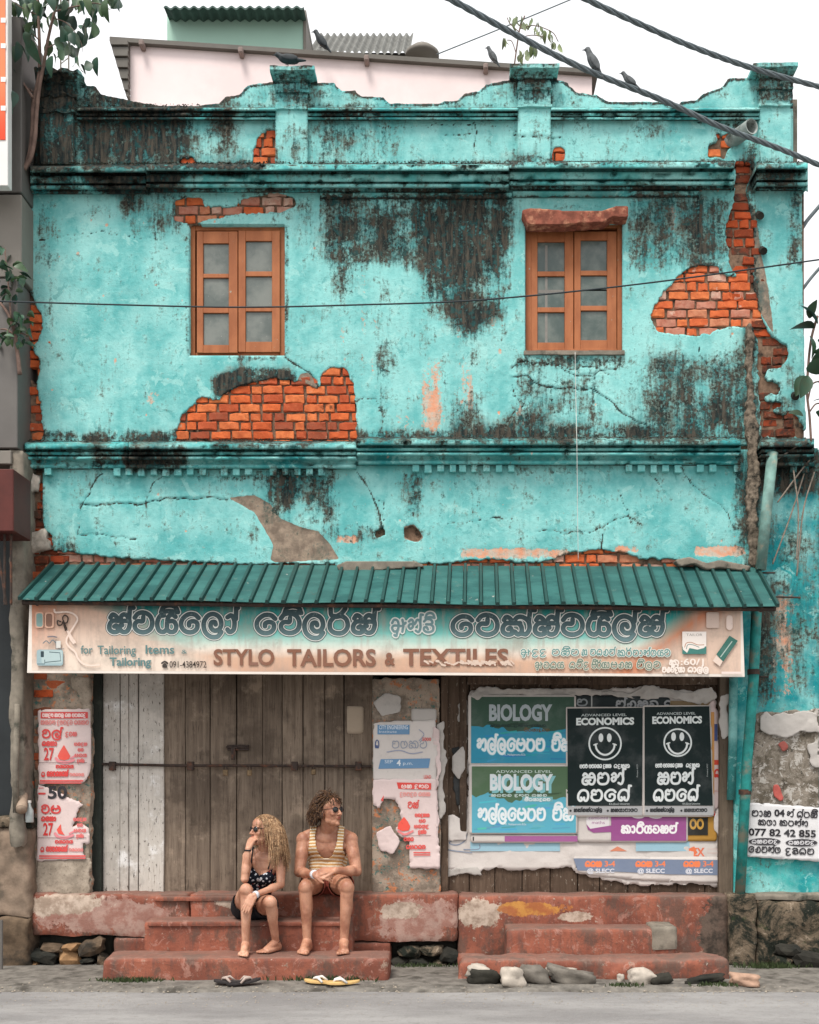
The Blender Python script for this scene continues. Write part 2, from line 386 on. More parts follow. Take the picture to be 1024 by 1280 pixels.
# ---- bare: salmon undercoat where the paint has rubbed off;  cement: grey-brown render below the paint
bare = 0.20 + 0.25 * (N60 - 0.5) + 0.12 * (NV - 0.5)
def bblob(x0, y0, x1, y1, s, soft=10):
    global bare
    bare = np.maximum(bare, blur(rectmask(x0, y0, x1, y1), soft) * s + (NV - 0.5) * 0.5 * (blur(rectmask(x0, y0, x1, y1), soft) > .25))
bblob(524, 440, 562, 548, 0.70, 11); bblob(560, 440, 604, 548, 0.56, 12); bblob(560, 340, 604, 440, .52, 14); bblob(440, 300, 480, 430, .52, 14); bblob(486, 430, 524, 548, .5, 12); bblob(440, 300, 470, 420, .5, 8); bblob(660, 510, 672, 548, .5, 5); bblob(700, 340, 720, 350, .4, 5); bblob(575, 340, 640, 420, 0.52, 10); bblob(495, 440, 520, 545, 0.5, 6); bblob(418, 380, 450, 460, 0.48, 8)
bblob(640, 500, 662, 550, 0.6, 5); bblob(825, 250, 860, 300, 0.6, 8); bblob(870, 435, 935, 520, 0.46, 9); bblob(470, 300, 530, 330, 0.46, 9)
bblob(240, 140, 300, 180, 0.5, 8); bblob(180, 485, 200, 510, 0.62, 4); bblob(140, 330, 160, 336, 0.5, 4); bblob(400, 430, 480, 540, .42, 10)
bblob(575, 683, 600, 700, 0.7, 4); bblob(590, 684, 716, 700, 0.85, 4); bblob(768, 682, 800, 694, 0.85, 3); bblob(866, 682, 935, 697, 0.9, 3); bblob(420, 668, 452, 682, .8, 4); bblob(94, 670, 103, 686, .65, 3)
bblob(40, 286, 60, 360, 0.4, 4); bblob(140, 444, 150, 460, 0.5, 3); bblob(955, 735, 1000, 880, 0.62, 9); bblob(30, 212, 40, 360, 0.8, 4)
bblob(960, 100, 990, 112, .5, 3); bblob(655, 118, 684, 128, .6, 3); bblob(480, 232, 520, 240, .6, 3); bblob(800, 233, 910, 241, .75, 3)
bare = np.clip(np.where(bare > .35, bare * (.62 + .75 * NM), bare), 0, 1)
cement = blur(np.maximum.reduce([polymask([(285,622),(318,619),(338,630),(350,648),(378,660),(398,664),(412,680),(424,699),(345,703),(338,700),(342,682),(330,660),(318,640),(296,628)]),
     polymask([(505,674),(506,658),(518,655),(530,672),(522,678)]), polymask([(30,600),(40,594),(50,615),(52,622),(40,630),(34,620)]),
     polymask([(368,484),(376,468),(384,466),(398,476),(398,488),(380,481)]), polymask([(400,474),(404,464),(414,460),(430,459),(437,468),(436,474)]),
     polymask([(935,262),(944,262),(952,320),(960,360),(968,420),(950,390),(944,345),(940,300)])]), 0.8)
scr = np.zeros((FH, FW), np.float32)
g_ = random.Random(5)
for i in range(150):                                  # little chips of paint
    x_, y_ = g_.uniform(50, 940), g_.uniform(250, 690); r_ = g_.uniform(0.8, 3.2)
    d = ((XX[int(y_) - 8:int(y_) + 9, int(x_) - 8:int(x_) + 9] - x_) ** 2 + (YY[int(y_) - 8:int(y_) + 9, int(x_) - 8:int(x_) + 9] - y_) ** 2 * g_.uniform(.3, 1.5)) ** .5
    s_ = scr[int(y_) - 8:int(y_) + 9, int(x_) - 8:int(x_) + 9]; np.maximum(s_, np.clip(1.3 - d / r_, 0, 1), out=s_)
bare = np.maximum(bare, scr * (0.55 + 0.4 * (N60 > .5)))
cement = np.clip(cement + (N8 - 0.5) * 0.4 * (cement > 0.05), 0, 1)
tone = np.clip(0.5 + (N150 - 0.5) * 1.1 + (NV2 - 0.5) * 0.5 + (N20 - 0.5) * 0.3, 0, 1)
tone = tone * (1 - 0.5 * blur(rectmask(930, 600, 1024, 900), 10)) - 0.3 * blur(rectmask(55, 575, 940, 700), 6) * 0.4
# relief in metres, towards the viewer
dep = (N60 - 0.5) * 0.012 + (N20 - 0.5) * 0.006 + (N8 - 0.5) * 0.0022 + lip * 0.005 - crack * 0.009 - (bare > 0.5) * 0.0015 - cement * 0.006 + np.clip(mould - .5, 0, 1) * 0.004 * (N8 - .3)
dep = dep.astype(np.float32)
smoke = np.clip(blur(mould, 9) * (.6 + .8 * NM), 0, 1)
FIELDS = {'smoke': smoke, 'mould': mould, 'bare': bare, 'cement': cement, 'tone': tone}

def relief(name, f, bbox, step, y0, parent, mat, rim=0.03, amp=1.0, deepwin=False, fields=FIELDS, depf=None, smooth=True, ycurve=None):
    """a plaster or paper skin: grid where f > 0, its edge pulled onto f = 0, real thickness on the rim"""
    x0, ya, x1, yb = bbox; nx = int((x1 - x0) / step) + 1; ny = int((yb - ya) / step) + 1
    gx, gy = np.meshgrid(x0 + np.arange(nx) * step, ya + np.arange(ny) * step)
    fv = samp(f, gx, gy); keep = (fv[:-1, :-1] + fv[1:, :-1] + fv[:-1, 1:] + fv[1:, 1:]) > 0
    cnt = np.zeros((ny, nx), int)
    for a_, b_ in ((0, 0), (1, 0), (0, 1), (1, 1)): cnt[a_:ny - 1 + a_, b_:nx - 1 + b_] += keep
    edge = (cnt > 0) & (cnt < 4)
    fgx = (samp(f, gx + 1.2, gy) - samp(f, gx - 1.2, gy)) / 2.4; fgy = (samp(f, gx, gy + 1.2) - samp(f, gx, gy - 1.2)) / 2.4
    g2 = fgx ** 2 + fgy ** 2 + 1e-5; mvx = np.clip(-fv * fgx / g2, -step * .7, step * .7); mvy = np.clip(-fv * fgy / g2, -step * .7, step * .7)
    inner = (gx > x0) & (gx < x1 - step) & (gy > ya) & (gy < yb - step)
    gx = np.where(edge & inner, gx + mvx, gx); gy = np.where(edge & inner, gy + mvy, gy)
    d = y0 - samp(dep if depf is None else depf, gx, gy) * amp
    if ycurve is not None: d = d + ycurve(gx, gy)
    idx = -np.ones((ny, nx), int); used = cnt > 0; n = int(used.sum()); idx[used] = np.arange(n)
    V = np.stack([(CX + (gx - PX0) / F * (D0 + d))[used], d[used], (CZ + (PY0 - gy) / F * (D0 + d))[used]], 1)
    j, i = np.nonzero(keep)
    Q = np.stack([idx[j + 1, i], idx[j + 1, i + 1], idx[j, i + 1], idx[j, i]], 1)
    # rim
    kp = np.pad(keep, 1); eds = []
    for dj, di, A, B in ((-1, 0, (0, 0), (0, 1)), (1, 0, (1, 1), (1, 0)), (0, -1, (1, 0), (0, 0)), (0, 1, (0, 1), (1, 1))):
        nb = kp[1 + dj:ny + dj, 1 + di:nx + di]; jj, ii = np.nonzero(keep & ~nb)
        eds.append(np.stack([idx[jj + A[0], ii + A[1]], idx[jj + B[0], ii + B[1]]], 1))
    E = np.concatenate(eds); GX = gx[used]; GY = gy[used]
    rv = np.unique(E); mp = -np.ones(n, int); mp[rv] = n + np.arange(len(rv))
    V2 = V[rv].copy(); rr = np.full(len(rv), rim)
    if deepwin:
        for a0, b0, a1, b1 in WIN:
            rr[(GX[rv] > a0 - 4) & (GX[rv] < a1 + 4) & (GY[rv] > b0 - 4) & (GY[rv] < b1 + 4)] = 0.13
    V2[:, 1] += rr
    Q2 = np.stack([E[:, 0], E[:, 1], mp[E[:, 1]], mp[E[:, 0]]], 1)
    at = None
    if fields: at = {k: np.concatenate([samp(v, GX, GY), samp(v, GX[rv], GY[rv])]) for k, v in fields.items()}
    if rim <= 0: V2 = V2[:0]; Q2 = Q2[:0]; at = {k: v[:n] for k, v in at.items()} if at else None
    return mesh_np(name, np.concatenate([V, V2]), np.concatenate([Q, Q2]), mat, parent, smooth, at)

def moulding(name, x0, x1, prof, parent, mat, step=3.0, jag=0.003, fields=FIELDS, back=0.0, seed=0, rot=0.0):
    """a run of cornice: prof = [(outwards metres, pixel row)] from top to bottom, ends closed"""
    pts = []
    for (a_, b_), (c_, d_) in zip(prof[:-1], prof[1:]):
        m = max(1, int(max(abs(d_ - b_) / 2.5, abs(c_ - a_) / 0.03)))
        pts += [(a_ + (c_ - a_) * k / m, b_ + (d_ - b_) * k / m) for k in range(m)]
    pts.append(prof[-1]); m = len(pts); nx = max(2, int((x1 - x0) / step) + 1); xs = np.linspace(x0, x1, nx)
    o_ = np.array([p[0] for p in pts]); r_ = np.array([p[1] for p in pts])
    gx, oo = np.meshgrid(xs, o_); _, rr = np.meshgrid(xs, r_)
    rr = rr + rot * (gx - x0)
    jit = (samp(N8, gx + seed * 7, rr * 3 % 1200) - 0.5) * 2 * jag + (samp(N60, gx, rr) - 0.5) * jag * 2
    groove_shade = np.clip(1 - oo / .06, 0, 1) * (oo < np.max(o_) * .6); chip = np.clip(samp(N20, gx * 1.3 % 1000, rr * 2.2 % 1200) - .60, 0, .2) * .35
    y = -(oo + jit * (oo > 0.004) - chip * (oo > .03)); 
    V = np.stack([CX + (gx - PX0) / F * (D0 + y), y, CZ + (PY0 - rr) / F * (D0 + y)], 2).reshape(-1, 3)
    j, i = np.mgrid[0:m - 1, 0:nx - 1]; a_ = j * nx + i
    Q = np.stack([a_ + nx, a_ + nx + 1, a_ + 1, a_], 2).reshape(-1, 4)
    GX = gx.ravel(); GY = rr.ravel(); n = len(V)
    # end caps: strip to the wall
    V2 = []; Q2 = []
    for c in (0, nx - 1):
        ring = [jj * nx + c for jj in range(m)]; b = n + len(V2)
        for jj in ring: V2.append((V[jj][0], back + 0.02, V[jj][2]))
        for q in range(m - 1):
            f_ = (ring[q], ring[q + 1], b + q + 1, b + q); Q2.append(f_ if c else f_[::-1])
        GX = np.concatenate([GX, GX[ring]]); GY = np.concatenate([GY, GY[ring]])
    V = np.concatenate([V, np.array(V2)]); Q = np.concatenate([Q, np.array(Q2)])
    at = {k: samp(v, GX, GY) for k, v in fields.items()}
    gr = np.concatenate([(groove_shade * (.28 + .5 * samp(N20, gx, rr))).ravel(), np.zeros(len(GX) - n)]); at['mould'] = np.clip(at['mould'] + gr + np.concatenate([(chip * 3).ravel(), np.zeros(len(GX) - n)]), 0, 1)  # shade painted into the grooves, added onto the mould value
    return mesh_np(name, V, Q, mat, parent, False, at)
# ------------------------------------------------------------ materials of the building
def paint_mat(name, c_lo, c_hi, worn=1.0):
    g = NG(name)
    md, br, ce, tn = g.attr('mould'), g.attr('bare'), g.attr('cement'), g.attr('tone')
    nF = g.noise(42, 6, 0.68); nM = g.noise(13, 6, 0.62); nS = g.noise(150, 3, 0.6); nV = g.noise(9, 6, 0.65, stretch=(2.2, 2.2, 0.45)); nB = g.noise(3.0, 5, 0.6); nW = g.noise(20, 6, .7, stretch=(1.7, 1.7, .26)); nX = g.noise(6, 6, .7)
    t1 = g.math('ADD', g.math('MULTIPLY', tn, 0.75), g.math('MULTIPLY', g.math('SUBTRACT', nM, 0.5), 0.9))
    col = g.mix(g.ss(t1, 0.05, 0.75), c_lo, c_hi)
    col = g.mix(g.ss(nB, 0.42, 0.66, 0, 0.75), col, srgb(160, 214, 209)); col = g.mix(g.ss(nX, 0.52, 0.66, 0, 0.38), col, srgb(58, 158, 156))          # chalked, bleached paint
    col = g.mix(g.ss(nV, 0.55, 0.78, 0, 0.4), col, srgb(70, 150, 150))          # rain-washed streaks
    col = g.mix(g.ss(nS, 0.55, 0.8, 0, 0.25), col, srgb(60, 120, 118))
    nP = g.noise(4.5, 8, .72, dist=.6); nQ = g.noise(7.5, 8, .75, dist=.8); nR = g.noise(26, 6, .75)
    col = g.mix(g.ss(nP, .575, .60, 0, .55), col, srgb(160, 212, 206)); col = g.mix(g.ss(nQ, .60, .625, 0, .5), col, srgb(66, 150, 150)); col = g.mix(g.ss(nR, .62, .68, 0, .6), col, srgb(168, 208, 200))
    col = g.mix(g.ss(g.noise(34, 5, .7), .66, .70, 0, .7), col, srgb(172, 160, 142))
    # bare undercoat
    b1 = g.math('ADD', br, g.math('MULTIPLY', g.math('SUBTRACT', nF, 0.5), 0.9)); b1 = g.math('ADD', b1, g.math('MULTIPLY', g.math('SUBTRACT', nV, 0.5), 0.5))
    sal = g.mix(g.ss(nM, 0.35, 0.65), srgb(214, 150, 118), srgb(190, 180, 165))
    bm_ = g.ss(b1, 0.56, 0.68); col = g.mix(g.math('MULTIPLY', bm_, worn), col, sal)
    ce1 = g.math('ADD', ce, g.math('MULTIPLY', g.math('SUBTRACT', nF, 0.5), 0.35))
    cm_ = g.ss(ce1, 0.42, 0.5); cc = g.mix(g.ss(nM, 0.3, 0.7), srgb(112, 98, 86), srgb(158, 140, 122)); col = g.mix(cm_, col, cc)
    # mould and painted groove shade: a green-blue stain first, then black growth
    sm = g.math('ADD', g.attr('smoke'), g.math('MULTIPLY', g.math('SUBTRACT', nW, .5), .55)); sm = g.math('ADD', sm, g.math('MULTIPLY', g.math('SUBTRACT', nX, .5), .6))
    col = g.mix(g.ss(sm, .24, .62, 0, .72), col, g.mix(g.ss(nM, .4, .6), srgb(40, 84, 84), srgb(104, 106, 96)))
    m1 = g.math('ADD', g.math('MULTIPLY', md, .98), g.math('MULTIPLY', g.math('SUBTRACT', nF, 0.5), 1.0)); m1 = g.math('ADD', m1, g.math('MULTIPLY', g.math('SUBTRACT', nM, 0.5), 0.7))
    m1 = g.math('ADD', m1, g.math('MULTIPLY', g.math('SUBTRACT', nS, 0.5), 0.35)); m1 = g.math('ADD', m1, g.math('MULTIPLY', g.math('SUBTRACT', nW, 0.5), 0.75)); m1 = g.math('ADD', m1, g.math('MULTIPLY', g.math('SUBTRACT', nX, 0.5), 0.9))
    stain = g.mix(g.ss(nX, .42, .58), srgb(16, 78, 80), srgb(92, 96, 84))
    col = g.mix(g.ss(m1, 0.26, 0.56, 0, 0.80), col, stain)
    blk = g.mix(g.ss(nW, .40, .64), srgb(10, 22, 24), srgb(78, 70, 60)); blk = g.mix(g.ss(nM, .54, .64, 0, .8), blk, srgb(20, 72, 72))
    col = g.mix(g.ss(m1, 0.46, 0.66, 0, 0.95), col, blk)
    h = g.math('ADD', g.math('MULTIPLY', nF, 0.6), g.math('MULTIPLY', nS, 0.25)); h = g.math('SUBTRACT', h, g.math('MULTIPLY', bm_, 0.12))
    h = g.math('ADD', h, g.math('MULTIPLY', g.ss(m1, .5, .66), 0.25))
    return g.fin(col, 0.82, g.bump(h, 0.75, 0.012), 0.25)
M_PAINT = paint_mat('turquoise_paint', srgb(90, 170, 169), srgb(142, 206, 202))
M_TRIM = paint_mat('turquoise_trim_paint', srgb(44, 138, 140), srgb(108, 192, 188), 0.8)
M_DEEP = paint_mat('deep_turquoise_paint', srgb(20, 140, 146), srgb(78, 182, 178))

def brick_mat(name, cols, mort, soot=0.5):
    g = NG(name); r = g.rand(); rp = g.n('ShaderNodeValToRGB'); rp.color_ramp.interpolation = 'CONSTANT'; g.l(r, rp.inputs[0])
    e0 = rp.color_ramp.elements; e0[0].color = (*cols[0], 1); e0[0].position = 0; e0[1].color = (*cols[1], 1); e0[1].position = 1 / len(cols)
    for i, c in enumerate(cols[2:]): q = e0.new((i + 2) / len(cols)); q.color = (*c, 1)
    nM = g.noise(18, 5, 0.6); nF = g.noise(80, 5, 0.65)
    col = g.mix(g.ss(nM, 0.35, 0.7, 0, 0.5), rp.outputs[0], srgb(150, 60, 32))
    col = g.mix(g.ss(nF, 0.6, 0.72, 0, 0.5), col, srgb(226, 140, 92)); col = g.mix(g.ss(g.noise(34, 6, .75), .60, .66, 0, .6), col, srgb(120, 70, 50))
    col = g.mix(g.ss(g.noise(11, 6, 0.7), 0.60, 0.70, 0, 0.75), col, mort)
    col = g.mix(g.ss(g.noise(7, 6, 0.7), 0.62 - soot * 0.14, 0.74 - soot * .14, 0, 0.85), col, srgb(46, 38, 34))
    return g.fin(col, 0.9, g.bump(nF, 0.6, 0.006), 0.2)
M_BRICK = brick_mat('orange_brick', [srgb(206, 104, 58), srgb(192, 92, 52), srgb(212, 120, 72), srgb(178, 86, 54), srgb(202, 110, 66), srgb(146, 78, 56)], srgb(176, 146, 122), 0.08)
M_BRICKP = brick_mat('mortar_smeared_brick', [srgb(206, 106, 62), srgb(196, 132, 100), srgb(212, 120, 72), srgb(184, 128, 108), srgb(204, 104, 62), srgb(196, 162, 144)], srgb(196, 168, 150), 0.02)
M_BRICKD = brick_mat('sooty_brick', [srgb(120, 56, 34), srgb(86, 52, 38), srgb(168, 74, 38), srgb(70, 56, 46), srgb(140, 62, 36)], srgb(120, 104, 90), 0.75)
M_MORTAR = simple('old_lime_mortar', srgb(124, 100, 82), 0.95, 0.35, 30, dirt=srgb(48, 42, 36), bump=0.6)
M_CONC = simple('stained_concrete', srgb(128, 120, 108), 0.92, 0.3, 9, dirt=srgb(60, 60, 52), bump=0.5)
M_DARKIN = simple('dark_interior', srgb(30, 32, 32), 0.95, 0.2, 5)

def brick_mesh(name, L, H, Dp, mat, seed):
    bm = bmesh.new(); bmesh.ops.create_cube(bm, size=1)
    bmesh.ops.subdivide_edges(bm, edges=[e for e in bm.edges if abs(e.verts[0].co.x - e.verts[1].co.x) > .5], cuts=2)
    g = random.Random(seed)
    for v in bm.verts: v.co = Vector((v.co.x * L, v.co.y * Dp, v.co.z * H))
    bmesh.ops.bevel(bm, geom=[e for e in bm.edges if e.calc_face_angle(0) > 1], offset=H * 0.09, segments=1, affect='EDGES')
    for v in bm.verts: v.co += Vector((g.uniform(-1, 1) * L * .022, g.uniform(-1, 1) * .004, g.uniform(-1, 1) * H * .085))
    me = bpy.data.meshes.new(name); bm.to_mesh(me); bm.free(); me.materials.append(mat); return me
BL, BH, BP = 24.0 / 160, 9.6 / 160, 11.3
BV = {}
def bvar(kind, mat):
    if kind not in BV:
        BV[kind] = [brick_mesh('brick', BL * f_, BH * h_, 0.055, mat, i) for i, (f_, h_) in enumerate([(1, 1), (.96, .97), (1.02, 1.03), (.98, 1), (1, .94), (.5, 1), (.52, .97), (.46, 1.03)])]
    return BV[kind]
nbrick = 0
def lay_bricks(region, bbox, parent, kind='o', mat=None, depth=0.014, tilt=0.02, skip=0.0, off=0, thr=0.35, pitch=BP, seed=3, loosey=0.0025):
    """one object per brick that shows in the hole"""
    global nbrick
    g = random.Random(seed); x0, y0, x1, y1 = bbox; vs_ = bvar(kind, mat); reg = blur(region, 2)
    row = 0; y = y1 - pitch / 2
    while y > y0 - pitch / 2:
        x = x0 - g.uniform(0, 22) + (13 if row % 2 else 0) + off
        while x < x1 + 12:
            half = g.random() < 0.28; Lp = 12.4 if half else 24.6
            cx = x + Lp / 2
            if cx - Lp / 2 < 30 or cx + Lp / 2 > 1007: x += Lp + 2; continue
            show = max(float(samp(reg, cx + q * Lp * .5, y + r_ * 5)) for q in (-.9, -.4, 0, .4, .9) for r_ in (-.9, 0, .9))
            if show > thr and g.random() >= skip:
                me = vs_[5 + g.randrange(3)] if half else vs_[g.randrange(5)]
                o = bpy.data.objects.new('brick', me); COL.objects.link(o); o.parent = parent
                dy = depth + g.uniform(-1, 1) * loosey + 0.0275
                o.location = P(cx, y + g.uniform(-.5, .5), dy)
                o.rotation_euler = (g.uniform(-tilt, tilt), g.uniform(-tilt, tilt), g.uniform(-tilt, tilt) * 1.5)
                if g.random() < .5: o.rotation_euler.z += math.pi
                nbrick += 1
            x += Lp + g.uniform(1.2, 2.6)
        y -= pitch; row += 1

# ------------------------------------------------------------ the turquoise house
house = thing('shop_house', 'crumbling turquoise two-storey shop house with bare brick patches and two brown windows', 'house', (0, 0, 0))

# upper wall skin
ff = 0.5 - holef; ff = np.minimum(ff, 0.5 - win * 1.0)
silr = polymask([(30,212),(1003,212),(1002,300),(1005,420),(1008,560),(940,560),(944,710),(52,712),(54,560),(50,556),(52,548),(30,500),(36,300)])
# the left edge is eaten away
left_edge = wig([(38,205),(40,225),(32,250),(36,270),(30,300),(33,330),(38,360),(38,365)], 3, 6, 3)
lm = polymask([(0, 200)] + left_edge + [(0, 366)]); silw = np.clip(silr - lm, 0, 1)
wallf = np.minimum(ff, blur(silw, 1.0) - 0.5 + (N8 - .5) * .25 * (blur(silw, 3) < .98))
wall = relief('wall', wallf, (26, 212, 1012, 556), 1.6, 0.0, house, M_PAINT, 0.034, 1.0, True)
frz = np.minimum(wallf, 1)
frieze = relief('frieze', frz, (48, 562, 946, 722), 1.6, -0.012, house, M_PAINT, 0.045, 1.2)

# brickwork bed behind (with the window openings)
bedf = 0.5 - blur(win, .5); bedf = np.minimum(bedf, rectmask(31, 206, 1006, 740) - .5)
notch = polymask([(20,428),(40,436),(48,450),(50,468),(45,482),(36,474),(20,478)])
bedf = np.minimum(bedf, 0.5 - notch); bedf = np.minimum(bedf, .5 - rectmask(950, 552, 1024, 800))
bed = relief('brickwork_bed', bedf, (30, 160, 1006, 744), 5, 0.027, house, M_MORTAR, 0.10, 0.5)
bedp = relief('parapet_bed', rectmask(96, 150, 985, 210) - .5, (94, 148, 990, 208), 8, 0.027, house, M_MORTAR, 0.1, 0.4)
HM = {k: polymask(v) for k, v in HOLES.items()}
lay_bricks(HM['under_window'], (214, 458, 448, 562), wall, 'o', M_BRICK, 0.010, 0.012)
lay_bricks(HM['right_patch'], (810, 328, 946, 422), wall, 'p', M_BRICKP, 0.010, 0.015, seed=8)
lay_bricks(HM['ruin'], (900, 200, 1008, 548), wall, 'd', M_BRICKD, 0.016, 0.05, 0.10, seed=9, thr=.45, loosey=.012)
lay_bricks(HM['left_top'], (28, 360, 56, 552), wall, 'o', M_BRICK, 0.012, 0.03, 0.12, seed=10, loosey=.01)
lay_bricks(HM['over_window'], (217, 240, 372, 282), wall, 'p', M_BRICKP, 0.012, 0.03, 0.05, seed=12)
lay_bricks(HM['spout'], (882, 162, 926, 199), wall, 'o', M_BRICK, 0.012, 0.03, 0.2, seed=13)
lay_bricks(HM['left_low'], (28, 588, 68, 740), frieze, 'd', M_BRICKD, 0.012, 0.03, 0.05, seed=15, loosey=.01)
lay_bricks(hole * rectmask(66, 684, 945, 716), (66, 684, 945, 716), frieze, 'p', M_BRICKP, 0.014, 0.03, 0.12, seed=16, thr=.30, loosey=.008)
print('bricks', nbrick)

# parapet with its stepped, curled silhouette
SIL = [(48,100),(94,100),(96,108),(120,108),(126,118),(150,123),(170,127),(205,133),(250,133),(256,131),(275,129),(283,121),(300,118),(309,107),(336,103),(392,103),(418,104),(426,113),(444,114),(452,120),(480,122),(486,130),(548,130),(556,127),(573,125),(580,117),(600,114),(607,106),(636,100),(696,100),(708,103),(722,116),(746,119),(760,127),(832,128),(836,134),(846,134),(852,127),(872,125),(880,117),(903,109),(911,98),(940,97),(992,97),(992,212),(44,212)]
_pm = polymask(SIL); mould[:] = np.maximum(mould, np.clip(blur(_pm, 1) * (1 - blur(_pm, 3.5)) * 2.6, 0, .78) * (YY < 136) * (.55 + .7 * N20))
silf = blur(polymask(SIL), 0.8) - 0.5 + ((N8 - .5) * .45 + (N4 - .5) * .45) * (blur(polymask(SIL), 3) < .97) * (YY < 140)
parf = np.minimum(silf, 0.5 - holef)
parapet = relief('parapet', parf, (44, 92, 994, 212), 1.6, 0.0, house, M_PAINT, 0.30, 1.3)
lay_bricks(HM['parapet'], (314, 156, 347, 209), parapet, 'o', M_BRICK, 0.010, 0.02, seed=14)
lay_bricks(HM['pin'], (689, 180, 708, 204), parapet, 'o', M_BRICK, 0.004, 0.02, seed=2)
lay_bricks(HM['pin2'], (222, 195, 250, 208), parapet, 'o', M_BRICK, 0.010, 0.02, seed=2)
# parapet moulding runs between the piers
MP = [(0.0,134),(0.08,135),(0.085,138),(0.01,139.5),(0.01,141),(0.045,141.5),(0.04,145),(0.005,145.5),(0.005,146.5),(0.055,147),(0.05,149.5),(0.005,150),(0.0,151)]
for i, (a_, b_) in enumerate([(96, 345), (385, 648), (689, 950)]):
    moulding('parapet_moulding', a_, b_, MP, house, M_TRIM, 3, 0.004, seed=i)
# piers and their caps
def pier(x0, x1, top, bottom, cap0, cap1, capt, worn=0):
    f = rectmask(x0, top, x1, bottom) - .5
    p_ = relief('pier', blur(f + .5, .6) - .5, (x0 - 2, top - 2, x1 + 2, bottom + 2), 1.7, -0.045, house, M_PAINT, 0.09, 1.0 + worn)
    c_, hw = (x0 + x1) / 2, (cap1 - cap0) / 2
    bx = (x1 - x0) / 2
    def ring(o_, r_): return (o_, r_)
    # cap: a stack of slabs seen from below, widths stepping in
    for q, (o_, w_, ya, yb) in enumerate([(0.16, hw, capt, capt + 5), (0.13, hw - 3, capt + 5, capt + 9), (0.10, hw - 6, capt + 9, capt + 13), (0.075, bx + 2, capt + 13, capt + 18), (0.05, bx - .5, capt + 18, capt + 30), (0.068, bx + 1.5, capt + 30, capt + 33), (0.05, bx - .5, capt + 33, capt + 51), (0.066, bx + 1.2, capt + 51, capt + 54)]):
        slab_np('pier_cap', c_ - w_, c_ + w_, ya, yb, -o_, 0.22 if q < 4 else 0.0, p_, M_PAINT, 0.004 + worn * .012)
def slab_np(name, xa, xb, ya, yb, yf, ybk, parent, mat, jag=0.003, step=3.0):
    """block whose front edge rows are given by pixels; carries the weathering fields"""
    z1, z0 = Z(ya, yf), Z(yb, yf); X0, X1 = X(xa, yf), X(xb, yf)
    nx = max(2, int((xb - xa) / step)); ny = max(2, int((ybk - yf) / 0.04)); nz = max(1, int((yb - ya) / step))
    bm = bmesh.new(); V = []; Fc = []; GX = []; GY = []
    def grid(o, u, v, nu, nv):
        b = len(V)
        for j in range(nv + 1):
            for i in range(nu + 1): V.append(Vector(o) + Vector(u) * (i / nu) + Vector(v) * (j / nv))
        for j in range(nv):
            for i in range(nu): q = b + j * (nu + 1) + i; Fc.append((q, q + 1, q + nu + 2, q + nu + 1))
    W_, Dd, Hh = X1 - X0, ybk - yf, z1 - z0
    grid((X0, yf, z0), (W_, 0, 0), (0, 0, Hh), nx, nz); grid((X0, ybk, z0), (W_, 0, 0), (0, -Dd, 0), nx, ny)
    grid((X0, yf, z1), (W_, 0, 0), (0, Dd, 0), nx, ny); grid((X0, ybk, z0), (0, -Dd, 0), (0, 0, Hh), ny, nz); grid((X1, yf, z0), (0, Dd, 0), (0, 0, Hh), ny, nz)
    for i, v in enumerate(V):
        n_ = mnoise.noise_vector(v * 14) * jag * 1.6 + mnoise.noise_vector(v * 40) * jag * .5; v += n_
    V = np.array([v[:] for v in V]); d = D0 + V[:, 1]
    GX = (V[:, 0] - CX) / d * F + PX0; GY = PY0 - (V[:, 2] - CZ) / d * F
    bm.free()
    return mesh_np(name, V, np.array(Fc), mat, parent, False, {k: samp(v, GX, GY) for k, v in FIELDS.items()})
pier(345, 385, 103, 207, 336, 392, 82); pier(648, 689, 100, 206, 636, 697, 79)
pier(950, 990, 98, 206, 940, 996, 78); pier(50, 92, 106, 206, 36, 94, 86, 1.5)

# main cornice under the parapet, in stretches that have slipped against each other
MC = [(0.0,203),(0.02,204),(0.19,205),(0.21,207),(0.21,212),(0.05,213.5),(0.05,216.5),(0.14,217),(0.13,226),(0.05,226.5),(0.05,228.5),(0.12,229),(0.12,233),(0.02,234.5),(0.03,238),(0.0,240)]
def shift(p, d, s=1.0): return [(o * s, y + d) for o, y in p]
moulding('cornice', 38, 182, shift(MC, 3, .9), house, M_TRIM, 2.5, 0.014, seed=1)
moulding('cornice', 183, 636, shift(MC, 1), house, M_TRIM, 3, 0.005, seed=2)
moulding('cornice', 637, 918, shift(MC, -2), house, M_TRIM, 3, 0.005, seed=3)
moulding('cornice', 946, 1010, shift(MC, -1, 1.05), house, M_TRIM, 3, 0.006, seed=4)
ML = [(0.0,239),(0.04,240),(0.045,242),(0.03,244),(0.02,247),(0.0,248)]
moulding('drip_moulding', 400, 640, shift(ML, 1), house, M_TRIM, 3, 0.004, seed=5); moulding('drip_moulding', 641, 874, shift(ML, -1), house, M_TRIM, 3, 0.004, seed=6)
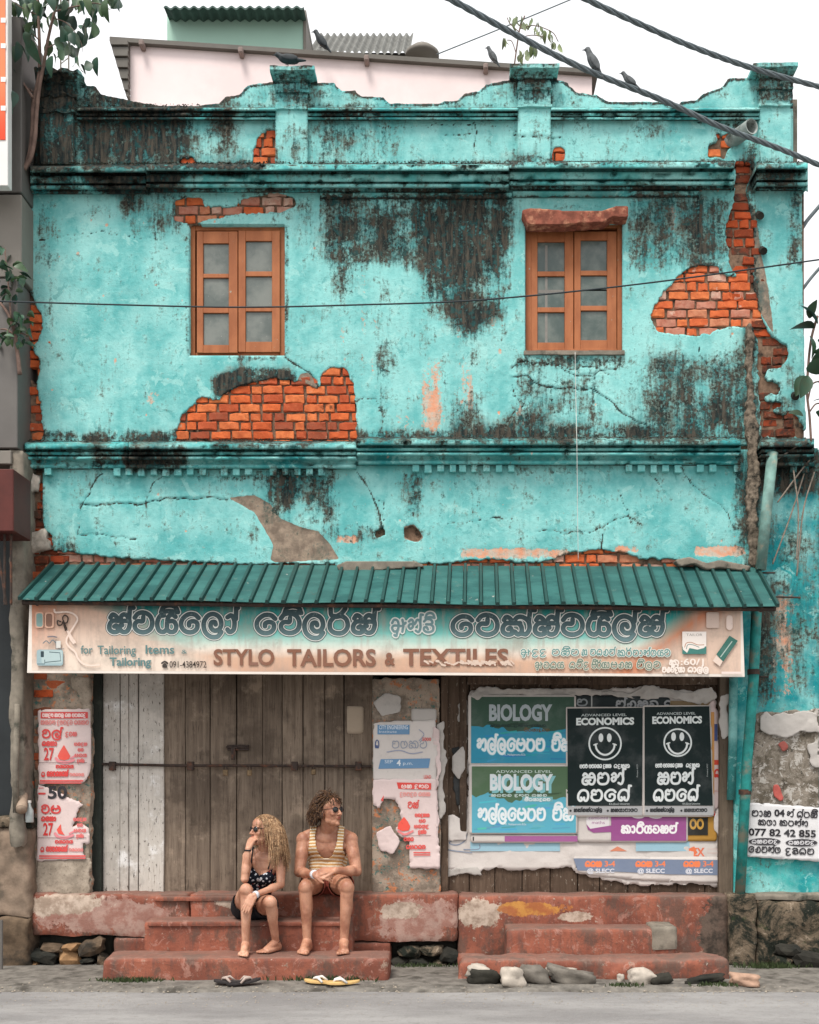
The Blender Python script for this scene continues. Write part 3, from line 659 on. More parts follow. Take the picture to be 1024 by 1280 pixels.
# cornice between the storeys, with dentils
MS = [(0.0,549),(0.13,552),(0.18,554),(0.18,559),(0.05,560.5),(0.05,562.5),(0.12,563),(0.115,566.5),(0.05,567),(0.05,568.5),(0.145,569),(0.145,572),(0.07,573.5),(0.06,578),(0.09,579.5),(0.085,583),(0.02,584.5),(0.0,586)]
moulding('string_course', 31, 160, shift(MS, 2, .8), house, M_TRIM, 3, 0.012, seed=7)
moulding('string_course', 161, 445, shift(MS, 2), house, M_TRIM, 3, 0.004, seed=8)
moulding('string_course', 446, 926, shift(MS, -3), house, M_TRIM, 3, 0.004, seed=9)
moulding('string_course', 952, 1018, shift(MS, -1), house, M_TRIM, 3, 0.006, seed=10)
dg = random.Random(4)
for (a_, b_, dy) in ((56, 64, 3), (142, 262, 3), (276, 412, 3), (516, 566, -1), (574, 650, -1), (752, 846, -1), (872, 920, -1), (988, 1012, -1)):
    x = a_
    while x < b_:
        if dg.random() > .06: slab_np('dentil', x + dg.uniform(-.5, .5), x + 8 + dg.uniform(-.5, .5), 582 + dy, 591 + dy + dg.uniform(-1, .6), -0.065, -0.005, frieze, M_PAINT, 0.002)
        x += 15.3
# broken skins and slabs above the awning
for pts, y_, dd in (([(420,707),(432,702),(520,702),(532,708),(480,712),(440,716),(426,716)], -0.10, .04), ([(843,700),(862,696),(884,704),(900,700),(940,708),(936,714),(900,709),(884,712),(868,704),(850,708)], -0.11, .04)):
    f_ = blur(polymask(pts), 1) - .5
    relief('loose_plaster_slab', f_, (pts[0][0] - 4, 690, max(p[0] for p in pts) + 6, 720), 1.6, y_, house, M_CONC, 0.09, 2, fields=None)

# ------------------------------------------------------------ windows
g = NG('orange_brown_window_wood'); n1 = g.noise(5, 5, .6, stretch=(2, 2, .7)); n2 = g.noise(40, 5, .6, stretch=(3, 3, .5))
c_ = g.mix(g.ss(n1, .3, .7), srgb(146, 84, 48), srgb(170, 104, 64)); c_ = g.mix(g.ss(n2, .60, .74, 0, .35), c_, srgb(96, 54, 34)); c_ = g.mix(g.ss(g.noise(26, 6, .7), .66, .72, 0, .8), c_, srgb(150, 196, 188))
M_WWOOD = g.fin(c_, .62, g.bump(n2, .3, .003), .35)
g = NG('dusty_glass_painted_reflection'); nz = g.noise(5, 5, .6); c_ = g.mix(g.ss(nz, .35, .7), srgb(88, 96, 92), srgb(120, 124, 118)); c_ = g.mix(g.ss(g.noise(70, 3, .6), .68, .76, 0, .5), c_, srgb(190, 190, 184))  # pane greys hold a painted sky reflection; the pale flecks are dust
M_GLASS = g.fin(c_, .22, None, .5)
g = NG('window_glass_with_grille'); M_GLASS2 = g.fin(g.mix(g.ss(g.noise(7, 5, .6), .35, .7), srgb(70, 84, 80), srgb(104, 112, 106)), .2, None, .5)
def window(op, sashes, panes, wood, glass, gap=0.0):
    x0, y0, x1, y1 = op; w_ = bpy.data.meshes.new('window')
    yf = 0.052
    W0, W1, T, B = X(x0, yf), X(x1, yf), Z(y0, yf), Z(y1, yf)
    fr = MB(); t = 0.045
    fr.box(W0, W0 + t, yf, yf + .07, B, T, .003); fr.box(W1 - t, W1, yf, yf + .07, B, T, .003)
    fr.box(W0 + t + .001, W1 - t - .001, yf + .002, yf + .07, T - t, T, .003); fr.box(W0 + t + .001, W1 - t - .001, yf + .002, yf + .07, B, B + t * .6, .003)
    wn = fr.build('window', wood, house)           # the fixed frame carries sashes and panes
    for si, (sx0, sy0, sx1, sy1, lean) in enumerate(sashes):
        sy_ = 0.028 + lean
        m = MB(); px = panes[si]; A, Bx, Tt, Bb = X(sx0, sy_), X(sx1, sy_), Z(sy0, sy_), Z(sy1, sy_)
        gx0, gx1 = X(px[0][0], sy_), X(px[0][2], sy_)
        m.box(A, gx0, sy_, sy_ + .035, Bb, Tt, .003); m.box(gx1, Bx, sy_, sy_ + .035, Bb, Tt, .003)
        edges = [Tt] + [q for p_ in px for q in (Z(p_[1], sy_), Z(p_[3], sy_))] + [Bb]
        for k in range(0, len(edges), 2): m.box(gx0 + .0005, gx1 - .0005, sy_ + .002, sy_ + .033, edges[k + 1], edges[k], .002)
        m.build('sash', wood, wn)
        for p_ in px:
            MB().box(gx0 + .001, gx1 - .001, sy_ + .018, sy_ + .022, Z(p_[3], sy_) + .0005, Z(p_[1], sy_) - .0005).build('pane', glass, wn)
    return wn
w1 = window(WIN[0], [(246, 289, 297, 441, 0.0), (298, 288, 350, 440, 0.004)], [[(254,304,286,342),(254,347,286,384),(254,391,286,431)], [(307,301,340,339),(307,345,340,383),(307,389,340,427)]], M_WWOOD, M_GLASS)
w2 = window(WIN[1], [(663, 289, 717, 439, 0.03), (718, 289, 771, 438, 0.028)], [[(672,302,706,339),(672,345,706,384),(673,390,706,428)], [(726,300,759,338),(726,344,760,382),(727,388,761,425)]], M_WWOOD, M_GLASS2)
# grille bars seen through the right window are on its inner face: pale flat bars against the panes
bars = MB()
for bx in (683, 746): bars.box(X(bx - 1.6, .07), X(bx + 1.6, .07), .0745, .0755, Z(427, .04), Z(304, .04))
bars.box(X(673, .07), X(704, .07), .0740, .0750, Z(366, .07), Z(362, .07)); bars.box(X(728, .07), X(759, .07), .0740, .0750, Z(363.5, .07), Z(361.5, .07))
bars.build('grille_bars', simple('pale_dusty_bars', srgb(128, 124, 118), .6, .15), w2)
# white sill under the right window, rusty hood over it
sl = slab_np('window_sill', 655, 781, 438, 443, -0.02, .05, house, M_CONC, .002)
M_RUST = simple('rusty_hood', srgb(134, 78, 62), .9, .4, 20, dirt=srgb(196, 140, 110), bump=.6)
hood = relief('window_hood', blur(polymask([(652,263),(664,260),(700,263),(752,264),(770,258),(785,258),(786,271),(776,272),(766,270),(756,277),(722,279),(700,281),(660,280)]), .8) - .5, (648, 254, 790, 285), 1.5, -0.12, house, M_RUST, 0.125, .6, fields=None)
# rooms behind the windows, floors, side and back walls, roof: the body of the house
body = MB(); xl, xr = X(33), X(1004)
body.box(xl, xl + .2, .15, 6, 0, Z(110)); body.box(xr - .2, xr, .15, 6, 0, Z(110)); body.box(xl + .2, xr - .2, 5.8, 6, 0, Z(130)); body.box(xl + .2, xr - .2, .3, 5.8, Z(150) - .1, Z(150)); body.box(xl + .2, xr - .2, .3, 5.8, Z(600) - .1, Z(600))
body.build('side_and_rear_walls', M_CONC, house)
MB().box(X(225), X(365), .35, .4, Z(460), Z(270)).box(X(645), X(790), .35, .4, Z(460), Z(270)).build('window_backing', M_DARKIN, house)
rimb = MB()
for (a0, b0, a1, b1) in WIN: 
    rimb.box(X(a0 - 5), X(a0), .142, .349, Z(b1), Z(b0)); rimb.box(X(a1), X(a1 + 5), .142, .349, Z(b1), Z(b0)); rimb.box(X(a0 - 5), X(a1 + 5), .142, .349, Z(b0), Z(b0 - 5)); rimb.box(X(a0 - 5), X(a1 + 5), .142, .349, Z(b1 + 5), Z(b1))
rimb.build('window_reveal', M_MORTAR, house)
# spout
sp = MB(); c0 = P(912, 178, 0.05); ax = Vector((.45, -1, -.05)).normalized()
pts = [c0 + ax * t_ for t_ in (0, .09, .18, .27)]; sp.tube(pts, .058, 18, False); sp.tube([pts[3], pts[3] - ax * .001, pts[0]], [.058, .050, .050], 18, False)
sp.build('water_spout', simple('grey_plastic_pipe', srgb(150, 158, 154), .5, .2, 20, dirt=srgb(60, 66, 60)), house, True)
# ------------------------------------------------------------ ground floor of the house
def rough_block(name, x0, x1, y0, y1, z0, z1, parent, mat, seg=0.035, jag=0.011, bev=0.016, sm=True, kind=None):
    """worn masonry block: rounded box with an uneven surface"""
    nx, ny, nz = [max(2, int(round(d / seg))) for d in (x1 - x0, y1 - y0, z1 - z0)]
    V = {}; L = []; Fc = []
    def vid(i, j, k):
        key = (i, j, k)
        if key not in V: V[key] = len(L); L.append([i / nx, j / ny, k / nz])
        return V[key]
    for i in range(nx):
        for k in range(nz):
            Fc.append((vid(i, 0, k), vid(i + 1, 0, k), vid(i + 1, 0, k + 1), vid(i, 0, k + 1))); Fc.append((vid(i + 1, ny, k), vid(i, ny, k), vid(i, ny, k + 1), vid(i + 1, ny, k + 1)))
    for j in range(ny):
        for k in range(nz):
            Fc.append((vid(0, j + 1, k), vid(0, j, k), vid(0, j, k + 1), vid(0, j + 1, k + 1))); Fc.append((vid(nx, j, k), vid(nx, j + 1, k), vid(nx, j + 1, k + 1), vid(nx, j, k + 1)))
    for i in range(nx):
        for j in range(ny):
            Fc.append((vid(i, j, nz), vid(i + 1, j, nz), vid(i + 1, j + 1, nz), vid(i, j + 1, nz)))
    c = Vector(((x0 + x1) / 2, (y0 + y1) / 2, (z0 + z1) / 2)); h = Vector(((x1 - x0) / 2, (y1 - y0) / 2, (z1 - z0) / 2)); out_ = []
    for u in L:
        p = Vector((x0 + u[0] * (x1 - x0), y0 + u[1] * (y1 - y0), z0 + u[2] * (z1 - z0))); q = p - c
        bv = min(bev * (.5 + 3.2 * abs(mnoise.noise(p * 3.2))), min(h) * .8)
        inn = Vector([max(-h[a_] + bv, min(h[a_] - bv, q[a_])) for a_ in range(3)]); d = q - inn
        if d.length > bv: d = d.normalized() * bv
        p = c + inn + d
        p += mnoise.noise_vector(p * 5) * jag + mnoise.noise_vector(p * 17) * jag * .55 + mnoise.noise_vector(p * 45) * jag * .25
        out_.append(p[:])
    return mesh_np(name, out_, np.array(Fc), mat, parent, sm)

def red_mat(name, wear, soot, spots=()):
    g = NG(name); p = g.coord(); nA = g.noise(3.2, 6, .65); nB = g.noise(11, 6, .65); nC = g.noise(60, 5, .65); nV = g.noise(9, 5, .6, stretch=(3, 3, .5))
    col = g.mix(g.ss(nA, .35, .65), srgb(118, 68, 54), srgb(152, 90, 70)); col = g.mix(g.ss(nV, .5, .7, 0, .6), col, srgb(104, 72, 64))
    w_ = g.math('ADD', g.math('MULTIPLY', nB, .6), g.math('MULTIPLY', nC, .4))
    col = g.mix(g.ss(w_, .60 - wear, .68 - wear, 0, .8), col, srgb(158, 138, 122))
    col = g.mix(g.ss(g.noise(5, 7, .7), .62 - soot, .74 - soot, 0, .85), col, srgb(58, 52, 46))
    nK = g.noise(8, 8, .78, dist=1.0); col = g.mix(g.ss(nK, .56, .60, 0, .6), col, srgb(170, 126, 112)); col = g.mix(g.ss(nK, .36, .42, .6, 0), col, srgb(92, 60, 50)); col = g.mix(g.ss(g.noise(20, 7, .75), .62, .66, 0, .8), col, srgb(172, 156, 142))
    col = g.mix(g.ss(nC, .56, .70, 0, .5), col, srgb(78, 58, 50)); col = g.mix(g.ss(g.noise(4, 7, .72, stretch=(1, 1, .5)), .50, .60, 0, .72), col, srgb(84, 70, 62))
    for (px_, py_, rx_, ry_, y_, cA, cB) in spots:              # old render and paint patches with ragged outlines
        q = g.n('ShaderNodeSeparateXYZ'); g.l(p, q.inputs[0]); dx = g.math('MULTIPLY', g.math('SUBTRACT', q.outputs[0], X(px_, y_)), 160 / rx_); dz = g.math('MULTIPLY', g.math('SUBTRACT', q.outputs[2], Z(py_, y_)), 160 / ry_)
        rr_ = g.math('SQRT', g.math('ADD', g.math('MULTIPLY', dx, dx), g.math('MULTIPLY', dz, dz))); rr_ = g.math('ADD', rr_, g.math('MULTIPLY', g.math('SUBTRACT', g.noise(6, 8, .72), .5), 2.2)); rr_ = g.math('ADD', rr_, g.math('MULTIPLY', g.math('SUBTRACT', g.noise(40, 5, .7), .5), .8))
        col = g.mix(g.ss(rr_, .92, 1.02, .92, 0), col, g.mix(g.ss(nB, .4, .6), cA, cB))
    sx = g.n('ShaderNodeSeparateXYZ'); nn = g.n('ShaderNodeNewGeometry'); g.l(nn.outputs['Normal'], sx.inputs[0])   # dust and grit lie on the treads
    col = g.mix(g.ss(sx.outputs[2], .5, .9, 0, .55), col, g.mix(nB, srgb(142, 112, 100), srgb(104, 92, 84)))
    return g.fin(col, .8, g.bump(g.math('ADD', nB, g.math('MULTIPLY', nC, .5)), .5, .012), .3)
M_RED = red_mat('worn_red_step_paint', 0.03, 0.0); _w = (srgb(190, 172, 156), srgb(150, 132, 116)); _pk = (srgb(168, 138, 126), srgb(146, 106, 94))
M_REDA = red_mat('worn_red_plinth_left', .04, .02, [(140, 1146, 92, 24, -.1, *_pk), (80, 1130, 50, 14, -.1, *_w)]); M_REDB = red_mat('worn_red_plinth_middle', .04, .03, [(520, 1150, 52, 26, -.11, *_pk), (500, 1138, 30, 10, -.11, *_w), (290, 1128, 26, 6, -.11, *_w)]); M_REDC = red_mat('worn_red_plinth_right', .03, .02, [(602, 1140, 27, 18, -.11, *_w), (664, 1136, 40, 9, -.11, srgb(188, 134, 66), srgb(160, 96, 56)), (722, 1146, 24, 6, -.11, *_w), (905, 1160, 30, 60, -.11, srgb(48, 48, 42), srgb(92, 80, 70))])
M_REDW = red_mat('very_worn_red_paint', .10, .06); M_REDS = red_mat('sooty_red_paint', .04, .10)
g = NG('mossy_black_masonry'); nA = g.noise(3.5, 8, .75, dist=.6); nB = g.noise(12, 8, .75); nC = g.noise(70, 5, .7)
c_ = g.mix(g.ss(nA, .44, .56), srgb(34, 38, 32), srgb(112, 98, 82)); c_ = g.mix(g.ss(nA, .56, .62, 0, .8), c_, srgb(158, 142, 124)); c_ = g.mix(g.ss(nB, .54, .62, 0, .8), c_, srgb(30, 34, 28)); c_ = g.mix(g.ss(g.noise(7, 7, .7), .58, .66, 0, .6), c_, srgb(44, 58, 34)); c_ = g.mix(g.ss(nC, .6, .7, 0, .5), c_, srgb(150, 138, 122))
M_MOSS = g.fin(c_, .95, g.bump(g.math('ADD', nB, g.math('MULTIPLY', nC, .5)), .8, .02), .2)
M_STONE = simple('rubble_stone', srgb(96, 80, 64), .92, .45, 9, dirt=srgb(50, 46, 40), bump=.6)
M_STONED = simple('dark_rubble_stone', srgb(48, 46, 40), .92, .4, 9, dirt=srgb(30, 32, 28), bump=.6)

SILL = 0.579
plinth = thing('plinth', 'worn red masonry plinth with two flights of steps under the shop front', 'plinth', (0, -.1, 0))
rough_block('plinth_wall', X(38, -.1), X(236, -.1), -.10, .28, Z(1171, -.1), SILL, plinth, M_REDA)
rough_block('plinth_wall', X(140, -.1), X(236, -.1), -.095, .28, .0, Z(1171.5, -.1), plinth, M_REDA); rough_block('footing_bed', X(38, .02), X(142, .02), .02, .28, 0, Z(1168, .02), plinth, M_STONED)
rough_block('plinth_wall', X(236.5, -.12), X(572, -.12), -.115, .28, Z(1178, -.1), SILL, plinth, M_REDB)
rough_block('plinth_wall', X(236.5, -.12), X(488, -.12), -.11, .28, .0, Z(1178.5, -.1), plinth, M_REDB); rough_block('footing_bed', X(487, .02), X(572, .02), .02, .28, 0, Z(1175, .02), plinth, M_STONED)
rough_block('plinth_wall', X(572.5, -.12), X(912, -.12), -.115, .28, .0, SILL - .012, plinth, M_REDC)
# left flight
st = [('step', 180, 440, -.40, -.10, .405), ('step', 128, 486, -.76, -.39, .184)]
for nm, a_, b_, yf, yb, zt in st: rough_block(nm, X(a_, yf), X(b_, yf), yf, yb, -.02, zt, plinth, M_RED, .03, .006, .016)
rough_block('step_nosing', X(180, -.42), X(300, -.42), -.125, -.09, SILL - .055, SILL - .02, plinth, M_RED, .02, .004, .006)
rough_block('step_nosing', X(184, -.42), X(436, -.42), -.418, -.385, .365, .402, plinth, M_RED, .02, .004, .008)
# right flight
rough_block('step', X(633, -.42), X(845, -.42), -.42, -.10, -.02, Z(1161, -.42), plinth, M_RED, .03, .006, .018)
rough_block('step', X(573, -.72), X(912, -.72), -.72, -.41, -.02, Z(1199, -.72), plinth, M_REDS, .03, .016, .03)
rough_block('repair_patch', X(815, -.43), X(847, -.43), -.432, -.11, .19, Z(1158, -.42), plinth, M_CONC, .03, .006, .012)
# loose plaster and paint patches on the plinth face
def patch(pts, y_, mat, par, nm='render_patch', t=.012, amp=1.2, step=1.6):
    amp = .5; t = .03
    f_ = blur(polymask(wig(pts + [pts[0]], 2.6, 4, len(pts))), .8) - .5 + (N4 - .5) * .5
    xs = [p[0] for p in pts]; ys = [p[1] for p in pts]
    return relief(nm, f_, (min(xs) - 5, min(ys) - 5, max(xs) + 5, max(ys) + 5), step, y_, par, mat, t, amp, fields=None)
# rubble footing with the face fallen away: stones in a dark recess
foot = thing('rubble_footing', 'dark rubble stones showing where the plinth face has fallen away left of the steps', 'footing', (X(90, -.14), -.14, 0))
def stone(parent, c, s, mat, seed, name='stone', rot=None, sub=2):
    bm = bmesh.new(); bmesh.ops.create_icosphere(bm, subdivisions=sub, radius=1); g = random.Random(seed); o_ = Vector((g.random() * 50, g.random() * 50, g.random() * 50))
    for v in bm.verts:
        k = 1 / max(abs(v.co.x), abs(v.co.y), abs(v.co.z)) ** .7
        v.co = v.co * k * (1 + .38 * mnoise.noise(v.co * 1.3 + o_) + .16 * mnoise.noise(v.co * 3.5 + o_))
        v.co = Vector((v.co.x * s[0], v.co.y * s[1], v.co.z * s[2]))
    me = bpy.data.meshes.new(name); bm.to_mesh(me); bm.free(); me.materials.append(mat)
    if sub > 2: me.polygons.foreach_set('use_smooth', np.ones(len(me.polygons), bool))
    o = bpy.data.objects.new(name, me); COL.objects.link(o)
    if parent:
        o.parent = parent; o.location = Vector(c) - Vector(parent.location)
    else: o.location = c
    o.rotation_euler = rot or (g.uniform(-.1, .1), g.uniform(-.25, .25), g.uniform(-.3, .3)); return o
def rubble(parent, pts, y_, mats, seed, size=(.07, .06, .045)):
    g = random.Random(seed)
    for (px, py, sx, sz) in pts: stone(parent, P(px, py, y_ + g.uniform(-.01, .02)), (sx / 160, .07, sz / 160), mats[g.randrange(len(mats))], g.randrange(9999))
g_ = random.Random(9)
lp = [(56,1196,18,9),(88,1198,13,11),(116,1183,15,10),(110,1201,9,3.5),(112,1211,15,6),(52,1221,16,8),(82,1224,15,7),(108,1226,13,5),(130,1200,7,8),(136,1218,12,6),(70,1211,12,5),(42,1207,8,6),(90,1184,12,5),(66,1184,14,5),(128,1228,10,4)]
rubble(foot, lp, -.075, [M_STONE, M_STONED, M_STONE, simple('ochre_stone', srgb(150, 116, 82), .9, .3, 9)], 3)
foot2 = thing('rubble_footing', 'black rubble stones in the gap between the two flights of steps', 'footing', (X(530, -.14), -.14, 0))
lp = [(512,1190,15,8),(540,1188,13,7),(562,1195,10,9),(498,1204,12,7),(524,1206,15,8),(550,1208,12,7),(494,1220,10,9),(514,1224,13,7),(540,1224,14,8),(564,1222,10,8),(566,1208,6,5)]
rubble(foot2, lp, -.075, [M_STONED, M_STONED, M_MOSS], 5)
# mossy wall end at the right
mossw = thing('mossy_wall_base', 'black mossy masonry base under the turquoise pier at the right', 'wall', (X(965, -.15), -.15, 0))
rough_block('wall_block', X(912, -.16), X(946, -.16), -.17, .3, 0, SILL, mossw, M_MOSS, .035, .02, .02)
rough_block('wall_block', X(946.5, -.16), X(1060, -.16), -.15, .3, .0, SILL - .06, mossw, M_MOSS, .035, .03, .03)
rough_block('coping', X(925, -.2), X(1060, -.2), -.13, .3, SILL - .055, SILL + .0, mossw, M_CONC, .035, .012, .012)
for i, (px, py, sx, sz) in enumerate([(990,1220,30,10),(1010,1200,22,10),(975,1205,14,9),(985,1188,16,8),(1015,1228,20,8)]): stone(mossw, P(px, py, -.19), (sx / 160, .08, sz / 160), [M_MOSS, M_STONED][i % 2], 70 + i, 'stone')

# ------------------------------------------------------------ piers, door, plank wall
g = NG('blotchy_plaster'); nA = g.noise(5, 6, .7); nB = g.noise(16, 6, .7); nC = g.noise(70, 5, .65)
c_ = g.mix(g.ss(nA, .4, .6), srgb(118, 106, 94), srgb(164, 148, 132)); c_ = g.mix(g.ss(nB, .55, .62, 0, .85), c_, srgb(190, 120, 80)); c_ = g.mix(g.ss(g.noise(22, 6, .7), .57, .63, 0, .8), c_, srgb(44, 104, 98))
c_ = g.mix(g.ss(nC, .58, .68, 0, .7), c_, srgb(70, 62, 54)); M_BLOTCH = g.fin(c_, .9, g.bump(g.math('ADD', nB, nC), .5, .01), .2)
g = NG('grey_worn_plaster'); nA = g.noise(6, 6, .7); nC = g.noise(60, 5, .65)
c_ = g.mix(g.ss(nA, .35, .65), srgb(140, 128, 114), srgb(178, 164, 148)); c_ = g.mix(g.ss(nC, .56, .68, 0, .6), c_, srgb(84, 76, 66)); M_GREYP = g.fin(c_, .9, g.bump(nC, .5, .008), .2)
shop = thing('plank_shopfront', 'weathered wooden shop front with plank doors, plank wall and old plaster piers below the awning', 'shop front', (0, .1, SILL))
pierf = blur(polymask(wig([(40,722),(112,722),(113,1118),(40,1118),(44,1000),(38,900),(44,800)], 2, 8, 2)), 1) - .5
relief('plaster_pier', pierf, (30, 715, 118, 1120), 2, -.01, shop, M_BLOTCH, .12, 1.6, fields=None)
relief('plaster_patch', blur(polymask(wig([(48,1076),(112,1072),(112,1117),(42,1117)], 2, 6, 6)), 1) - .5, (38, 1066, 116, 1119), 2, -.022, shop, M_GREYP, .02, 1.6, fields=None)
relief('plaster_patch', blur(polymask(wig([(88,846),(113,846),(113,905),(104,900),(100,870),(90,860)], 2, 6, 6)), 1) - .5, (80, 842, 116, 910), 2, -.018, shop, M_GREYP, .02, 1.6, fields=None)
lay_bricks(rectmask(34, 720, 60, 1020), (34, 722, 58, 1020), shop, 'd2', brick_mat('dusty_orange_brick', [srgb(180, 82, 44), srgb(140, 72, 46), srgb(168, 92, 60), srgb(120, 76, 56), srgb(150, 112, 90)], srgb(150, 130, 112), .45), -.015, .05, .1, seed=21, loosey=.02)
for b_ in [o for o in COL.objects if o.name.startswith('brick') and o.parent == shop]: b_.location -= Vector(shop.location)
relief('plaster_pier', blur(polymask(wig([(466,848),(550,848),(550,1118),(466,1118)], 2, 8, 2)), 1) - .5, (460, 842, 556, 1120), 2, .03, shop, M_BLOTCH, .12, 1.6, fields=None)

def wood_mat(name, a_, b_, dk, peel=None, st=.5):
    g = NG(name); oi = g.n('ShaderNodeObjectInfo'); rn = oi.outputs['Random']
    tc = g.coord('obj'); vec = g.n('ShaderNodeVectorMath', operation='ADD'); cb = g.n('ShaderNodeCombineXYZ'); g.l(g.math('MULTIPLY', rn, 37.0), cb.inputs[0]); g.l(g.math('MULTIPLY', rn, 91.0), cb.inputs[2])
    g.l(tc, vec.inputs[0]); g.l(cb.outputs[0], vec.inputs[1]); v = vec.outputs[0]
    n1 = g.noise(4, 6, .65, v, (7, 7, .35)); n2 = g.noise(16, 6, .7, v, (8, 8, .35)); n3 = g.noise(5, 6, .7, v); n4 = g.noise(30, 6, .7, v, (1.5, 1.5, .6))
    col = g.mix(g.ss(n1, .3, .7), a_, b_); col = g.mix(g.math('MULTIPLY', rn, .6), col, tuple(x * .55 for x in a_)); gw = g.noise(2.2, 7, .7); col = g.mix(g.ss(gw, .45, .62, 0, .6), col, tuple(x * .5 for x in a_)); col = g.mix(g.ss(g.noise(3.1, 7, .72), .55, .68, 0, .55), col, tuple(min(1, x * 1.5) for x in b_))
    col = g.mix(g.ss(n2, .54, .66, 0, .75), col, dk); col = g.mix(g.ss(n3, .56, .74, 0, .6), col, dk)
    if peel: col = g.mix(g.ss(n4, peel[1], peel[1] + .05, 0, .85), col, peel[0])
    return g.fin(col, .85, g.bump(n2, st, .006), .2)
M_PLANK = wood_mat('grey_brown_plank', srgb(106, 92, 80), srgb(142, 126, 110), srgb(50, 42, 36))
M_PLANKW = wood_mat('flaking_white_plank', srgb(214, 206, 196), srgb(232, 224, 214), srgb(150, 138, 126), (srgb(70, 62, 56), .58))
M_PLANKD = wood_mat('dark_weathered_plank', srgb(78, 62, 50), srgb(110, 92, 78), srgb(32, 26, 22), (srgb(158, 148, 134), .60))
M_POSTD = wood_mat('dark_green_post', srgb(48, 54, 50), srgb(66, 68, 60), srgb(24, 26, 24))
M_POSTG = wood_mat('grey_post', srgb(110, 96, 82), srgb(140, 124, 106), srgb(50, 44, 38))
def plank(px0, px1, py0, py1, yf, mat, parent, th=.03, gap=.003, g=random.Random(3), name='plank'):
    a_, b_ = X(px0, yf) + gap, X(px1, yf) - gap; t_, q_ = Z(py0, yf), Z(py1, yf) + g.uniform(0, .006)
    m = MB(); nz = 10; vs_ = []; ra, rb = [0], [0]
    wv = g.random() * 50
    for k in range(nz + 1):
        z = q_ + (t_ - q_) * k / nz; da = mnoise.noise((wv, z * 2.2, 0)) * .004; db = mnoise.noise((wv + 9, z * 2.2, 0)) * .004
        for (x_, y_) in ((a_ + da, yf + .004), (a_ + da + .005, yf), (b_ + db - .005, yf), (b_ + db, yf + .004), (b_ + db, yf + th), (a_ + da, yf + th)): vs_.append((x_ - (a_ + b_) / 2, y_ - yf, z - q_))
    fs_ = [(k * 6 + i, k * 6 + (i + 1) % 6, (k + 1) * 6 + (i + 1) % 6, (k + 1) * 6 + i) for k in range(nz) for i in range(6)] + [(5, 4, 3, 2, 1, 0), tuple(nz * 6 + i for i in range(6))]
    me = bpy.data.meshes.new(name); me.from_pydata(vs_, [], fs_); me.materials.append(mat)
    o = bpy.data.objects.new(name, me); COL.objects.link(o); o.parent = parent
    o.location = Vector(((a_ + b_) / 2, yf + g.uniform(-.003, .003), q_)) - (Vector(parent.location) if parent.type == 'EMPTY' else Vector())
    o.rotation_euler = (g.uniform(-.002, .002), g.uniform(-.0015, .0015), g.uniform(-.01, .01)); return o
gp = random.Random(17)
# left white leaf with bare planks, then the double door
# (door_leaf is a rail-and-brace mesh behind its planks)
def leaf(xs, mat, y_, t, bt):
    m = MB(); 
    for zz in (t + 26, (t + bt) / 2 + 10, bt - 30): m.box(X(xs[0] + 1, y_), X(xs[-1] - 1, y_), y_ + .034, y_ + .06, Z(zz + 8, y_), Z(zz - 8, y_))
    lf = m.build('door_leaf', mat, shop)
    for a_, b_ in zip(xs[:-1], xs[1:]): plank(a_, b_, t, bt, y_, mat, lf, g=gp)
    return lf
leaf([128, 150, 161, 173, 205], M_PLANKW, .11, 800, 1116)
leaf([205, 232, 263, 296], M_PLANK, .135, 800, 1116); leaf([296, 328, 353, 379, 406, 430, 466], M_PLANK, .13, 800, 1116)
plank(113, 127, 800, 1117, .07, M_POSTD, shop, .09, g=gp, name='door_post')
plank(466.5, 474, 846, 1117, .10, M_POSTD, shop, .06, g=gp, name='door_post')
# dark back board so no daylight comes through the joints
MB().box(X(110, .2), X(925, .2), .215, .24, SILL, Z(700, .2)).build('lining_board', simple('dark_lining_board', srgb(32, 30, 28), .9, .2, 6), shop)
# iron bar, brackets
M_IRON = simple('rusty_iron', srgb(56, 44, 38), .75, .35, 30, dirt=srgb(98, 62, 44), spec=.4)
bar = thing('locking_bar', 'long rusty iron bar across the plank doors', 'bar', P(300, 957, .09))
MB().tube([P(126, 955, .085), P(220, 957, .085), P(300, 957, .085), P(464, 958, .088)], .011, 10).build('bar', M_IRON, bar)
for px in (140, 238, 368, 448): MB().box(X(px - 4, .07), X(px + 4, .07), .070, .105, Z(963, .08), Z(952, .08), .003).build('bracket', M_IRON, bar)
def padlock(px, py, s, lab, tilt=0.0):
    t = thing('padlock', lab, 'padlock', P(px, py, .05), 'padlocks on the shop doors')
    m = MB(); w_, h_ = .018 * s, .022 * s; c = P(px, py + 4, .055); m.box(c.x - w_, c.x + w_, c.y - .01, c.y + .01, c.z - h_, c.z + h_, .004); m.build('lock_body', simple('brass_lock', srgb(120, 100, 76), .5, .3, 40, metal=.6), t)
    MB().tube([c + Vector((-.011 * s, 0, h_ * .8)), c + Vector((-.011 * s, 0, h_ * 1.7)), c + Vector((0, 0, h_ * 2.1)), c + Vector((.011 * s, 0, h_ * 1.7)), c + Vector((.011 * s, 0, h_ * .8))], .004 * s, 8).build('shackle', M_IRON, t, True)
padlock(282, 962, 1.1, 'leftmost small padlock hanging on the bar of the plank doors'); padlock(312, 962, 1.1, 'middle padlock on the door bar, below the bolt'); padlock(392, 961, 1.0, 'right padlock on the door bar above the seated man')
bolt = thing('door_bolt', 'dark iron bolt and hasp across the meeting of the plank doors', 'bolt', P(297, 935, .1))
